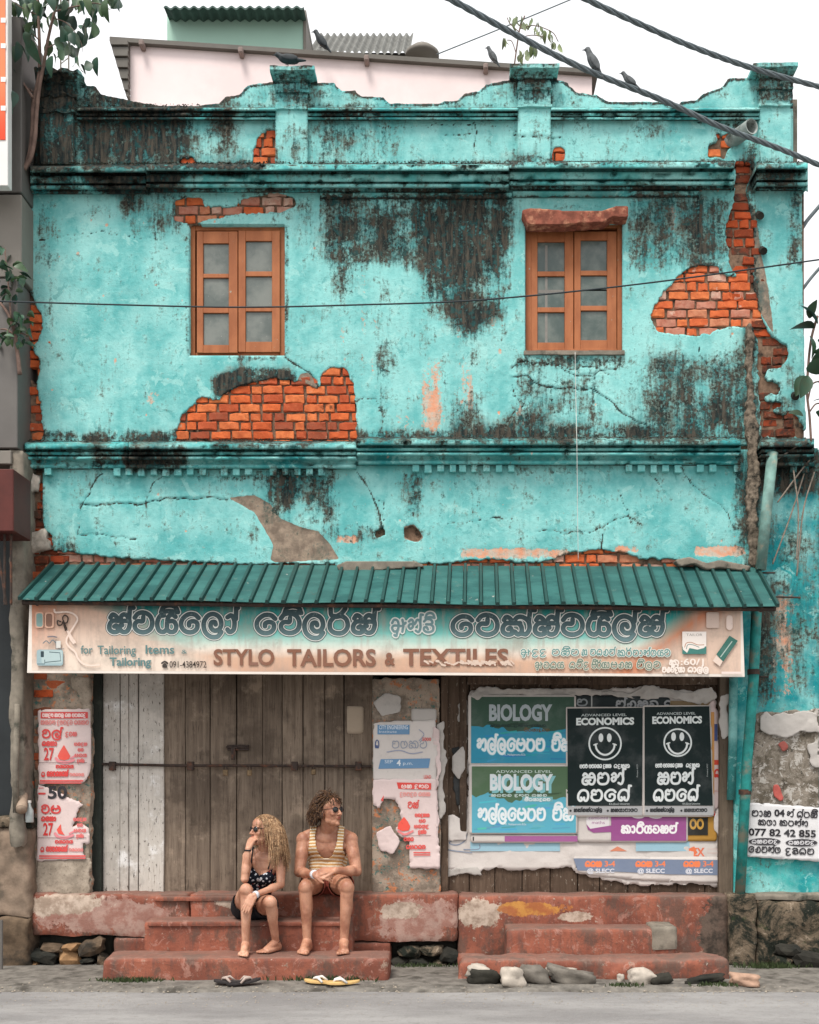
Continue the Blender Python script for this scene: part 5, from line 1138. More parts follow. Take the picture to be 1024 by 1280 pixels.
# ------------------------------------------------------------ shop sign
SY = -.50
sign = thing('shop_sign', 'long faded painted tailor shop sign board hanging under the green awning', 'sign', P(480, 800, SY))
sb = MB(); A_, B_, C_, D_ = P(37, 752, SY), P(928, 756, SY), P(931, 846, SY), P(34, 841, SY)
for q in (A_, B_, C_, D_): sb.v.append(tuple(q))
for q in (A_, B_, C_, D_): sb.v.append((q.x, q.y + .03, q.z))
sb.f = [(3, 2, 1, 0), (4, 5, 6, 7), (0, 1, 5, 4), (1, 2, 6, 5), (2, 3, 7, 6), (3, 0, 4, 7)]
sb.build('board', simple('sign_edge_white', srgb(222, 212, 202), .5, .08, 6), sign)
nx, ny = 420, 46; V = []; Cc = []
u_, v_ = np.meshgrid(np.linspace(0, 1, nx), np.linspace(0, 1, ny))
pxs = 40 + u_ * (926 - 40); pys = (755 + 3 * u_) * (1 - v_) + (838 + 4.5 * u_) * v_
n1 = samp(N60, pxs * 1.0, pys * 3 % 1200); n2 = samp(N20, pxs, pys)
def rampc(t, stops):
    t = np.clip(t, 0, 1)[..., None]; c = np.zeros(t.shape[:-1] + (3,)); c[:] = stops[0][1]
    for (a_, ca), (b_, cb_) in zip(stops[:-1], stops[1:]):
        k = np.clip((t - a_) / (b_ - a_), 0, 1); c = np.where(t >= a_, np.array(ca) * (1 - k) + np.array(cb_) * k, c)
    return c
vv = v_ + (n1 - .5) * .14
colr = rampc(vv, [(0, srgb(12, 112, 110)), (.16, srgb(30, 140, 134)), (.42, srgb(118, 190, 180)), (.58, srgb(196, 212, 200)), (.68, srgb(222, 208, 194)), (.80, srgb(204, 166, 140)), (1, srgb(196, 156, 132))])
tan = np.array(srgb(208, 168, 144)); cre = np.array(srgb(224, 206, 190)); org = np.array(srgb(206, 118, 74))
lf = np.clip((215 - pxs - (v_) * -60 - 90 * (1 - v_)) / 46 + .5 + (n1 - .5), 0, 1)[..., None]; lc = tan * (1 - np.clip(v_ * 1.2, 0, 1)[..., None]) + cre * np.clip(v_ * 1.2, 0, 1)[..., None]
lc = lc * (1 - np.clip((90 - pxs) / 60, 0, 1)[..., None] * (1 - v_[..., None]) * .9) + org * np.clip((90 - pxs) / 60, 0, 1)[..., None] * (1 - v_[..., None]) * .9
colr = colr * (1 - lf) + lc * lf
rt = np.clip((pxs - 835 + (v_ - .5) * 70) / 26 + (n1 - .5), 0, 1)[..., None]; rc = tan * .5 + cre * .45
ro = np.clip(1 - np.abs(pxs - 838 + (v_ - .5) * 110) / 34, 0, 1)[..., None]
colr = colr * (1 - rt) + rc * rt; colr = colr * (1 - ro * .85) + org * .95 * ro * .85
vx = X(0, SY - .0006)
d_ = SY - .0008
V = np.stack([CX + (pxs - PX0) / F * (D0 + d_), np.full_like(pxs, d_), CZ + (PY0 - pys) / F * (D0 + d_)], 2).reshape(-1, 3)
j, i = np.mgrid[0:ny - 1, 0:nx - 1]; a_ = j * nx + i
g = NG('airbrushed_sign_paint'); c0 = g.attr('pcol', 'Color'); nB = g.noise(16, 6, .7); nC = g.noise(90, 4, .7); nV = g.noise(10, 5, .65, stretch=(2, 2, .3))
c_ = g.mix(g.ss(nV, .45, .7, 0, .45), c0, srgb(170, 150, 138)); c_ = g.mix(g.ss(g.noise(2.5, 7, .72), .45, .65, 0, .4), c_, srgb(140, 130, 118)); c_ = g.mix(g.ss(nB, .60, .7, 0, .35), c_, srgb(120, 110, 98)); c_ = g.mix(g.ss(nC, .64, .72, 0, .45), c_, srgb(214, 204, 194))
mesh_np('painted_face', V, np.stack([a_ + nx, a_ + nx + 1, a_ + 1, a_], 2).reshape(-1, 4), g.fin(c_, .6, None, .3), sign, False, {'pcol': colr.reshape(-1, 3)})
pr = Print(SY - .0012)
DK, WH, SL = (52, 66, 68), (214, 216, 210), (84, 108, 112)
# gradient fill: dark slate above, pale slate below
g = NG('slate_letter_paint'); sx = g.n('ShaderNodeSeparateXYZ'); g.l(g.coord(), sx.inputs[0]); nB = g.noise(24, 6, .7)
c_ = g.mix(g.ss(g.math('ADD', sx.outputs[2], g.math('MULTIPLY', nB, .05)), Z(822, SY), Z(766, SY)), srgb(128, 158, 160), srgb(54, 74, 78)); c_ = g.mix(g.ss(nB, .56, .7, 0, .5), c_, srgb(150, 166, 162)); M_SLATE = g.fin(c_, .6, None, .3)
pr_words = [('ස^ටය~ෙලා^', 131, 300, 791), ('ෙට~ලර*ස^', 315, 474, 792), ('ෙටක^ස^ටය~ල^ස^', 560, 834, 794)]
for txt, x0, x1, base in pr_words:
    for col, w_ in ((DK, 9.6), (WH, 8.2), (DK, 5.9), (M_SLATE, 5.0)): pr.sinh('sinhala_lettering', col, txt, x0 + 5, base - 1, 22.5, x1 - x0 - 9, w_)
for col, w_ in ((WH, 6.4), ((110, 140, 142), 3.2)): pr.sinh('sinhala_lettering', col, 'ඇන^ඩ~', 489, 790, 16, 54, w_)
BR = (128, 88, 70); GT = (92, 124, 124)
pr.text('lettering', BR, 'STYLO', 267, 831, 19, 76, .028); pr.text('lettering', BR, 'TAILORS', 359, 832, 20, 111, .028)
pr.text('lettering', BR, '&', 481, 831, 15, 13, .03); pr.text('lettering', BR, 'TEXTILES', 504, 831.5, 20, 132, .028)
# the feet of the last letters have been rubbed away
wg = random.Random(3)
for k in range(46):
    x_ = wg.choice([wg.uniform(574, 638), wg.uniform(530, 640)]); pr.ribbon('rubbed_off_paint', (206, 184, 168), [(x_, 829 + wg.uniform(-3, 2)), (x_ + wg.uniform(2, 5), 829 + wg.uniform(-3, 3))], wg.uniform(1.5, 3.4), dense=0)
pr.text('lettering', GT, 'for', 101, 817, 10, 15, .012); pr.text('lettering', GT, 'Tailoring', 122, 817.5, 10.5, 48, .012); pr.text('lettering', GT, 'Items', 182, 817, 10.5, 36, .02); pr.text('lettering', GT, '&', 227, 817, 5, 7)
pr.text('lettering', GT, 'Tailoring', 137, 832, 10, 52, .028)
pr.text('lettering', (60, 52, 48), '091-4384972', 212, 834.5, 8, 46, .006)
pr.rect('telephone_symbol', (60, 52, 48), 203, 831, 209, 834.5); pr.ribbon('telephone_symbol', (60, 52, 48), [(202.5, 829), (206, 827), (209.5, 829)], 2.2); pr.disc('telephone_symbol', (60, 52, 48), 206, 831, 2.2)
for txt, x0, W_, base, cc in [('ඇඳුද ් ', 651, 32, 819, 0), ('මැසීම', 690, 34, 819, 0), ('හා', 727, 7, 819, 1), ('මැහුම^', 738, 31, 819, 0), ('කර*මාන^තයට', 772, 66, 820, 0), ('අවශ', 0, 0, 0, 0)]:
    if W_:
        tt = {651: 'ඇදුද', 690: 'මැස~ම', 727: 'හා', 738: 'මගහම^', 772: 'කර*මාන^තයට'}[x0]
        for col, w_ in (((214, 216, 206), 3.0), ((100, 138, 134), 1.5)): pr.sinh('small_lettering', col, tt, x0, base, 7.5, W_, w_)
for tt, x0, W_, base in [('අවශ්‍ය', 669, 36, 835), ('ස', 0, 0, 0)]: pass
for tt, x0, W_ in [('ඇවගය', 669, 36), ('ගැම~ද', 712, 24), ('ප~ර*යා', 740, 22), ('පහසු', 764, 26), ('ම~ලට', 796, 30)]:
    for col, w_ in (((200, 196, 180), 2.8), ((104, 120, 108), 1.4)): pr.sinh('small_lettering', col, tt, x0, 835, 7.5, W_, w_)
pr.sinh('small_lettering', (226, 214, 204), 'කො', 837, 831, 6, 12, 1.8); pr.text('small_lettering', (226, 214, 204), ':60/1', 851, 831, 7.5, 29, .02); pr.sinh('small_lettering', (226, 214, 204), 'මහව~ද^යා', 828, 840, 6, 28, 1.8); pr.sinh('small_lettering', (226, 214, 204), 'ගාල^ල', 860, 840, 6, 26, 1.8)
pr.rect('white_strip', (222, 206, 198), 902, 839.5, 928, 842.5)
# pictures: buttons and reels, scissors with thread, sewing machine
def rrect(part, col, x0, y0, x1, y1, r=3, n=4):
    pts = []
    for cx_, cy_, a0 in ((x1 - r, y0 + r, -90), (x1 - r, y1 - r, 0), (x0 + r, y1 - r, 90), (x0 + r, y0 + r, 180)): pts += [(cx_ + r * math.cos(R(a0 + 90 * k / n)), cy_ + r * math.sin(R(a0 + 90 * k / n))) for k in range(n + 1)]
    pr_.poly(part, col, pts)
pr_ = pr
rrect('picture', (214, 170, 146), 44, 765, 54.5, 785); rrect('picture', (128, 156, 150), 45.5, 766.5, 53.5, 783.5); rrect('picture', (214, 170, 146), 56, 765.5, 67.5, 785); rrect('picture', (134, 100, 84), 57.5, 767, 65.5, 783.5)
for pts in ([(76,777),(72,776),(72.5,781),(77,781),(79,777),(81,783),(85,789)], [(84,787),(81,780),(78.5,773),(81,769),(85,772),(84,778),(80,780),(82,788)]): pr.ribbon('picture', (62, 50, 44), pts, 1.7)
for pts in ([(84,787),(88,798),(92,804)], [(85,789),(90,797),(94,803)], [(68,762),(70,765.5),(84,765),(93,768),(97,774),(93,782),(86,793),(83,801),(86,808),(94,815),(97,822),(103,829),(113,832),(124,831)]): pr.ribbon('picture', (228, 206, 192), pts, 2.2)
rrect('picture', (150, 172, 176), 46, 812, 79, 832, 3); rrect('picture', (172, 190, 190), 52, 813, 78, 829, 2); rrect('picture', (52, 66, 72), 51, 814, 55, 821.5, 1); pr.ribbon('picture', (74, 92, 98), [(62,815),(75,816),(76,826),(56,828)], 1.1, dense=0); pr.ribbon('picture', (74, 92, 98), [(47,830),(56,830),(56,825)], 1, dense=0)
pr.ribbon('picture', (120, 116, 122), [(60,796),(66,795.5),(71,796.5)], 1.6); pr.ribbon('picture', (110, 120, 124), [(54,804),(58,801),(62,804),(66,800),(70,804)], 1.2); rrect('picture', (206, 204, 198), 70, 801, 76, 810, 1); pr.ribbon('picture', (120, 122, 124), [(70,800),(70,811),(80,811)], .9, dense=0)
# right end: zip packet, reel, card
rrect('picture', (206, 182, 168), 883, 765, 899, 785, 2); rrect('picture', (226, 204, 192), 908, 769, 916, 787.5, 4); pr.rect('picture', (66, 120, 112), 853, 789.5, 883, 817.5); pr.rect('picture', (226, 216, 208), 853, 789.5, 883, 808)
pr.poly('picture', (226, 216, 208), [(853,806),(883,806),(880,810),(872,812),(862,810),(859,816),(854,812)]); pr.text('picture', (140, 134, 128), 'TAILOR', 858, 795, 3, 20); pr.ribbon('picture', (176, 132, 110), [(856,809),(858,804),(864,803),(872,806),(880,806)], 1); pr.ribbon('picture', (110, 130, 126), [(858,811),(860,806),(866,806),(874,809)], .9)
pr.poly('picture', (58, 104, 94), [(912,794.5),(922.5,801),(904,827),(895.5,818)]); pr.poly('picture', (216, 196, 182), [(895.5,819),(903.5,826.5),(900,833),(891,826)]); pr.ribbon('picture', (170, 184, 176), [(915,802),(901,821)], 1.2, dense=0)
pr.build(sign)

# ------------------------------------------------------------ posters
Nz = vnoise(26, 77, octv=4) - .5
def paper(name, pts, y_, mat, parent, t=.004, amp=.5, wigg=0.0, step=3.0, seed=1):
    pp = wig(pts + [pts[0]], wigg, 5, seed) if wigg else pts
    f_ = blur(polymask(pp), .5) - .5; xs = [p[0] for p in pts]; ys = [p[1] for p in pts]
    return relief(name, f_, (min(xs) - 3, min(ys) - 3, max(xs) + 3, max(ys) + 3), step, y_, parent, mat, t, amp * .012, fields=None, depf=Nz)
def paper_mat(name, col, grime=.6): 
    g = NG(name); nB = g.noise(7, 6, .65); nC = g.noise(50, 5, .7)
    c_ = g.mix(g.ss(nB, .52, .75, 0, grime), col, tuple(c * .72 for c in col)); c_ = g.mix(g.ss(nC, .6, .7, 0, .4), c_, tuple(c * .66 for c in col)); return g.fin(c_, .85, g.bump(nB, .4, .02), .2)
M_PAPER = paper_mat('aged_white_paper', srgb(206, 198, 192)); M_PAPERP = paper_mat('pinkish_white_paper', srgb(216, 196, 192)); M_PAPERG = paper_mat('grey_paper', srgb(178, 172, 166), .8)
def quadmap(q):
    """(u,v) in 0..1 to pixels inside the quad TL,TR,BR,BL"""
    return lambda u, v: ((q[0][0] * (1 - u) + q[1][0] * u) * (1 - v) + (q[3][0] * (1 - u) + q[2][0] * u) * v, (q[0][1] * (1 - u) + q[1][1] * u) * (1 - v) + (q[3][1] * (1 - u) + q[2][1] * u) * v)
PG = 'posters pasted on the plank wall'
def poster(name, lab, pts, y_, mat=None, cat='poster', group=PG, **kw):
    xs = [p[0] for p in pts]; ys = [p[1] for p in pts]
    t = thing(name, lab, cat, P(sum(xs) / len(xs), sum(ys) / len(ys), y_), group); paper('paper', pts, y_, mat or M_PAPER, t, **kw); return t
# underlayers: torn white paper
u1 = poster('torn_paper', 'large torn sheet of old white paper behind and below the printed posters', [(588,862),(650,868),(745,862),(806,858),(880,866),(893,858),(898,900),(912,930),(912,985),(900,1010),(898,1108),(860,1104),(800,1108),(760,1100),(722,1092),(712,1084),(650,1088),(604,1086),(600,1092),(545,1087),(512,1086),(512,1070),(540,1060),(556,1030),(566,1022),(583,1026)], .102, M_PAPER, 'paper', wigg=2.2, amp=2.0, t=.008)
pr = Print(.0985)
for pts in ([(556,1048),(562,1040),(568,1046),(562,1054),(572,1056),(582,1050),(584,1040)], [(528,1052),(560,1062),(590,1066)], [(540,1050),(544,1042),(550,1050),(545,1056)], [(590,1040),(600,1060),(580,1062)]): pr.ribbon('pattern', (130, 140, 158), pts, 1.3)
pr.rect('blue_band', (150, 186, 200), 588, 1052, 700, 1064); pr.rect('blue_strip', (150, 186, 200), 795, 1052, 862, 1064); pr.text('lettering', (222, 120, 90), 'EX', 866, 1070, 10, 15, .03); pr.poly('pattern', (226, 120, 80), [(858,1062),(868,1058),(872,1066),(864,1072)]); pr.poly('pattern', (210, 130, 100), [(762,1064),(772,1058),(784,1064)])
for k in range(3): pr.text('lettering', (226, 150, 130), ['some', 'notes', 'class'][k] if False else '~~~~~', 884, 1062 + k * 5, 2, 14)
pr.build(u1)
band = poster('event_banner', 'grey-blue strip poster with orange writing along the foot of the posters', [(716,1070),(900,1072),(900,1104),(840,1102),(800,1100),(740,1094),(722,1090)], .094, M_PAPER, amp=1.0)
pr = Print(.090); pr.poly('colour_field', (118, 130, 152), [(717,1073),(898,1075),(898,1094),(840,1093),(780,1090),(722,1088)])
for x_ in (732, 795, 855): pr.sinh('lettering', (232, 128, 84), 'ගගස', x_, 1083, 6, 20, 2.2); pr.text('lettering', (232, 128, 84), '3-4', x_ + 24, 1083, 6.5, 13, .03); pr.text('lettering', (214, 214, 220), '@ SLECC', x_ + 2, 1091, 5, 34, .03)
pr.build(band)
pu = poster('purple_poster', 'purple and white poster peeping out below the black economics posters', [(722,1012),(860,1012),(860,1053),(722,1052)], .088, M_PAPER)
pr = Print(.084); pr.rect('colour_field', (150, 80, 136), 764, 1014, 858, 1051); pr.poly('colour_field', (150, 80, 136), [(733,1030),(764,1032),(764,1040),(742,1041),(735,1037)]); rrp = [(733,1012),(762,1012),(762,1032),(738,1036),(733,1030)]
pr.poly('white_label', (220, 214, 214), rrp); pr.text('lettering', (150, 80, 136), 'combined', 736, 1024, 4, 24); pr.text('lettering', (150, 80, 136), 'maths', 740, 1030, 4, 16)
for col, w_ in (((236, 232, 232), 2.5),): pr.sinh('lettering', col, 'කාර~යවසම^', 777, 1041, 9, 69, w_); pr.sinh('lettering', col, 'වප', 790, 1021, 9, 40, 4)
pr.build(pu)
br = poster('brown_poster', 'black and yellow-brown poster corner beside the purple poster', [(860,1018),(898,1018),(896,1052),(858,1052)], .092, paper_mat('ochre_paper', srgb(176, 132, 62)))
pr = Print(.088); pr.rect('colour_field', (44, 42, 38), 860, 1022, 885, 1044); pr.text('lettering', (196, 150, 70), 'OO', 862, 1036, 12, 18, .05); pr.build(br)
rs = poster('torn_poster', 'torn white and red poster edge right of the black posters', [(884,884),(893,872),(898,900),(896,925),(908,932),(911,950),(909,985),(898,1010),(884,1020)], .086, M_PAPERP, wigg=1.6)
pr = Print(.082); pr.rect('red_band', (206, 74, 54), 884, 950, 900, 956); pr.sinh('lettering', (206, 60, 50), 'ගල', 893, 971, 9, 15, 2.2); pr.rect('colour_field', (206, 150, 90), 887, 890, 893, 1000); pr.rect('blue_band', (70, 84, 130), 893, 905, 897, 926); pr.text('lettering', (206, 80, 60), '~~', 893, 990, 3, 12); pr.rect('red_band', (196, 60, 50), 862, 1014, 894, 1020); pr.build(rs)
dk = poster('dark_poster', 'dark poster with grey writing mostly hidden above the black posters', [(708,868),(838,872),(838,890),(708,890)], .092, ink(34, 42, 44))
pr = Print(.0875); pr.sinh('lettering', (140, 146, 148), 'ම', 721, 882, 8, 14, 2); pr.sinh('lettering', (150, 152, 154), 'ම^හසධව ේද', 770, 885, 9, 70, 2.4); pr.rect('colour_field', (128, 108, 80), 838, 876, 888, 884); pr.rect('border', (170, 172, 170), 739, 868, 740.5, 888); pr.build(dk)
cr = poster('crumpled_paper', 'crumpled grey paper strip along the top of the posters', [(586,870),(600,858),(640,862),(720,860),(790,866),(806,856),(860,866),(890,858),(897,872),(880,882),(840,872),(800,874),(760,868),(700,870),(640,868),(604,870),(598,876)], .078, M_PAPERG, wigg=1.5, amp=8, t=.01, step=1.6, cat='paper')
def biology(name, lab, x0, y0, x1, y1, y_, bright, split):
    t = poster(name, lab, [(x0 - 3, y0 - 3), (x1, y0 - 2), (x1, y1 + 2), (x0 - 3, y1 + 2)], y_)
    pr = Print(y_ - .004); GR = (58, 84, 70) if not bright else (84, 110, 82); BLc = (52, 140, 168) if not bright else (92, 170, 190)
    top = [(x0, y0), (x1 - 2, y0), (x1 - 2, split + 4)]; e_ = []; gg = random.Random(int(y0)); n = 26
    for k in range(n + 1): e_.append((x1 - 2 - (x1 - 2 - x0) * k / n, split + 5 * math.sin(k * .7 + y0) * .6 + gg.uniform(-2, 2) - (6 if k > 20 else 0)))
    pr.rect('blue_field', BLc, x0, split - 14, x1 - 2, y1); pr.poly('green_field', GR, [(x0, y0), (x1 - 2, y0)] + e_)
    for k in range(34):
        xx, yy_ = gg.uniform(x0 + 2, x1 - 26), gg.uniform(split + 3, y1 - 2); pr.ribbon('blue_field', tuple(int(min(255, c * gg.uniform(.85, 1.13))) for c in BLc), [(xx, yy_), (xx + gg.uniform(8, 22), yy_ + gg.uniform(-3, 1))], gg.uniform(.8, 2.6), dense=0)
    for k in range(9): xx = gg.uniform(x0 + 20, x1 - 50); pr.ribbon('green_field', tuple(int(c * .8) for c in GR), [(xx, split - 6 + gg.uniform(-3, 3)), (xx + gg.uniform(10, 34), split - 6 + gg.uniform(-3, 3))], gg.uniform(.8, 2), dense=0)
    if bright: pr.text('lettering', (200, 216, 206), 'ADVANCED LEVEL', x0 + 30, y0 + 8, 3.2, 70, .01)
    if bright: pr.text('lettering', (130, 186, 190), 'BIOLOGY', x0 + 25, y0 + 32, 19, 80, .05)
    pr.text('lettering', (216, 224, 226) if bright else (166, 176, 180), 'BIOLOGY', x0 + 22.5, y0 + 29 - (0 if bright else 0), 18.5, 79, .045)
    pr.rect('colour_field', (120, 176, 180), x0 + 63, y0 + 38, x0 + 101, y0 + 44) if bright else None
    pr.sinh('lettering', (190, 206, 200) if bright else (40, 60, 56), 'සගමව දනම ගසව', x0 + 24, y0 + 37.5, 2.6, 70, .9); pr.sinh('lettering', (222, 226, 226) if bright else (96, 84, 60), 'ප~රයාදගම', x0 + 66, y0 + 43, 3, 32, 1)
    b_ = y1 - 15
    for col, w_ in (((112, 186, 200), 4.6), ((226, 232, 234), 2.9), ((96, 120, 128), 1.0)): 
        if col[0] == 96: continue
        pr.sinh('sinhala_lettering', col, 'නල^ලෙපරම', x0 + 8, b_ - 1, 14.5, 84, w_); pr.sinh('sinhala_lettering', col, 'ම~ස^' if bright else 'ම~ස', x0 + 101, b_ - 1, 14.5, 26 if bright else 24, w_)
    pr.text('lettering', (216, 226, 228), 'K. Nallaperuma B.Sc', x0 + 42, y1 - 9.5, 2.6, 26); pr.build(t)
biology('biology_poster', 'upper biology poster, dull green and blue with grey title', 589, 871, 720, 954, .074, False, 912)
biology('biology_poster', 'lower biology poster, brighter green and pale blue with white title', 590, 958, 722, 1041, .070, True, 999)
ub = poster('poster_edge', 'purple and white poster edge sticking out under the lower biology poster', [(589,1044),(722,1044),(722,1054),(589,1054)], .082); pr = Print(.079); pr.rect('purple_band', (160, 96, 146), 631, 1045, 722, 1052); pr.rect('mark', (40, 40, 44), 591, 1046, 592.5, 1051); pr.build(ub)
def economics(lab, q, y_):
    t = poster('economics_poster', lab, [(q[0][0], q[0][1]), q[1], q[2], q[3]], y_); M = quadmap(q); pr = Print(y_ - .004)
    def R_(part, col, u0, v0, u1, v1): pr.poly(part, col, [M(u0, v0), M(u1, v0), M(u1, v1), M(u0, v1)])
    R_('black_field', (22, 36, 36), .022, .012, .985, .90); R_('grey_band', (172, 172, 172), .022, .905, .985, .985)
    W_ = q[1][0] - q[0][0]; H_ = q[3][1] - q[0][1]; sl = (q[1][1] - q[0][1]) / W_
    def tx(txt, u, v, h, w_, col, b=0.0): x, y = M(u, v); pr.text('lettering', col, txt, x, y, h, w_ * W_, b, slope=sl)
    tx('ADVANCED LEVEL', .20, .085, 3.0, .58, (190, 200, 198), .012); tx('ECONOMICS', .135, .162, 8.2, .74, (222, 228, 226), .05)
    cx_, cy_ = M(.505, .335); r = W_ * .213
    pr.disc('smiley_face', (222, 228, 226), cx_, cy_, r, n=40); pr.disc('smiley_face', (22, 36, 36), cx_, cy_, r - 2.0, n=40)
    for s_ in (-1, 1): pr.disc('smiley_face', (226, 230, 228), cx_ + s_ * 5.2, cy_ - 7.4, 2.9, 5.4)
    pr.ribbon('smiley_face', (226, 230, 228), [(cx_ - 12, cy_ + 1), (cx_ - 10.5, cy_ + 7), (cx_ - 6, cy_ + 12), (cx_, cy_ + 14), (cx_ + 6, cy_ + 12), (cx_ + 10.5, cy_ + 7), (cx_ + 12, cy_ + 1)], 2.4)
    for s_ in (-1, 1): pr.ribbon('smiley_face', (226, 230, 228), [(cx_ + s_ * 14, cy_ + 1.6), (cx_ + s_ * 10, cy_ + .2)], 1.6, dense=0)
    def sn(txt, u, v, h, w_, th, col=(226, 230, 228)): x, y = M(u, v); pr.sinh('sinhala_lettering', col, txt, x, y, h, w_ * W_, th, slope=sl)
    sn('පමට පමවයග දසක', .18, .555, 4.2, .40, 1.1); sn('ගදසක', .62, .555, 4.2, .20, 1.1)
    sn('සමන^', .21, .705, 14, .53, 3.0); sn('ගමෙග^', .15, .855, 13.5, .66, 3.0); tx('B.A.(Econ) University', .56, .892, 2.4, .26, (200, 206, 204))
    sn('සක^සස^ගාල^ල', .10, .955, 3.8, .36, 1.1, (50, 52, 54)); sn('සසයාමාතර', .58, .955, 3.8, .34, 1.1, (50, 52, 54))
    for u in (.055, .54): x, y = M(u, .945); pr.disc('bullet', (40, 42, 44), x, y, 1.4)
    x, y = M(.93, .64); pr.text('lettering', (190, 196, 194), 'Printers 0777', x, y, 1.6, 16, vert=True); pr.build(t)
economics('left one of the two black economics posters with a white smiling face', [(707,884),(805,883),(804,1021),(708,1021)], .066)
economics('right one of the two black economics posters with a white smiling face', [(804,882),(888,881),(893,1021),(804,1021)], .062)
# pier papers: red-on-white notices left of the door
def rednotice(lab, q, y_, torn):
    pts = [q[0], q[1], q[2], q[3]] if not torn else [q[0], (106,1006), (99,1010), (93,1028), (88,1036), (100,1030), (110,1034), (112,1060), (104,1052), (103,1068), (110,1074), q[3]]
    if not torn: pts = [q[0], q[1], (113, 960), (110, 972), (104, 979), q[3]]
    t = poster('red_notice', lab, pts, y_, M_PAPERP, group='red and white notices on the left pier', amp=.8, wigg=.5)
    pr = Print(y_ - .004); RD = (208, 72, 70); x0, y0 = q[0]; M = lambda u, v: (x0 + u, y0 + v)
    if not torn:
        pr.rect('red_band', RD, x0 + 3, y0 + 3, x0 + 62, y0 + 11); pr.sinh('lettering', (228, 200, 196), 'මසදන කමල ගස පරසගද', x0 + 5, y0 + 9, 4, 54, 1.1); pr.sinh('lettering', (214, 130, 126), 'කයවන දතමදව ගයකම', x0 + 3, y0 + 18.5, 5, 60, 1.0)
        yy_ = y0 + 26
    else:
        pr.text('lettering', (50, 48, 52), '50', x0 + 13, y0 + 19, 15, 24, .03); pr.ribbon('lettering', RD, [(x0 + 2, y0 + 13), (x0 + 9, y0 + 13)], 2.4, dense=0); pr.ribbon('lettering', (220, 130, 130), [(x0 + 2, y0 + 6), (x0 + 7, y0 + 6)], 1.2, dense=0)
        yy_ = y0 + 28
    pr.sinh('lettering', RD, 'ට', x0 + 5, yy_ + 9, 9, 10, 2.2); pr.sinh('lettering', RD, 'ල^' if not torn else 'ප', x0 + 17, yy_ + 9, 9, 12, 2.2)
    if not torn: pr.sinh('lettering', (214, 110, 108), 'දවස', x0 + 34, yy_ + 7, 5, 14, 1.2)
    pr.sinh('lettering', RD, 'අගෙස' if 0 else 'ගෙසා', x0 + 5, yy_ + 19, 5, 18, 1.7); pr.text('lettering', (208, 58, 56), '27', x0 + 7, yy_ + 37, 15, 12.5, .02)
    cx_, cy_ = x0 + 32, yy_ + 29
    if not torn: pr.poly('blood_drop', (228, 92, 80), [(cx_, cy_ - 11), (cx_ + 4, cy_ - 4), (cx_ + 8, cy_ + 3), (cx_ + 6, cy_ + 7), (cx_, cy_ + 8.5), (cx_ - 6, cy_ + 7), (cx_ - 8, cy_ + 3), (cx_ - 5, cy_ - 3)])
    else: pr.poly('blood_drop', (228, 92, 80), [(cx_ - 3, cy_ - 6), (cx_ - 2, cy_ + 2), (cx_ + 2, cy_ + 8), (cx_ - 6, cy_ + 6), (cx_ - 8, cy_ + 1)])
    pr.ribbon('hand', (224, 138, 144), [(cx_ - 10, cy_ + 6), (cx_ - 6, cy_ + 10), (cx_ + 4, cy_ + 11), (cx_ + 12, cy_ + 8)], 3.4); pr.ribbon('hand', (224, 138, 144), [(cx_ + 8, cy_ + 6), (cx_ + 14, cy_ + 3)], 2)
    for k, (tt, w_) in enumerate([('ප.ව.දස', 16), ('පව', 7), ('ප.ව.5ය', 15), ('දක^ව', 9)]): pr.sinh('lettering', (220, 108, 106), tt, x0 + 52 - w_ / 2 + 1, yy_ + 19 + k * 7, 3.6, w_, 1.1)
    pr.rect('rule', (120, 96, 96), x0 + 1, yy_ + 40, x0 + 61, yy_ + 40.6)
    pr.sinh('lettering', RD, 'මයගතය', x0 + 22, yy_ + 47, 3.6, 22, 1.2); pr.sinh('lettering', RD, 'ගපරගතගස^', x0 + 11, yy_ + 57, 5.5, 26, 1.7); pr.sinh('lettering', (220, 130, 126), 'මයගතය', x0 + 39, yy_ + 57, 3.4, 18, .9); pr.sinh('lettering', RD, 'ග', x0 + 4, yy_ + 58, 6, 4, 1.2)
    pr.rect('red_band', (216, 90, 88), x0 + 2, yy_ + 62, x0 + (60 if torn else 56), yy_ + 64); pr.rect('red_band', (216, 90, 88), x0 + 2, yy_ + 65, x0 + (60 if torn else 54), yy_ + 66.5); pr.build(t)
rednotice('lower, torn red and white blood donation notice with a black 50 at its top', [(47,979),(113,979),(110,1077),(46,1076)], -.034, True)
rednotice('upper red and white blood donation notice on the pier left of the door', [(48,887),(113,886),(110,980),(48,980)], -.042, False)
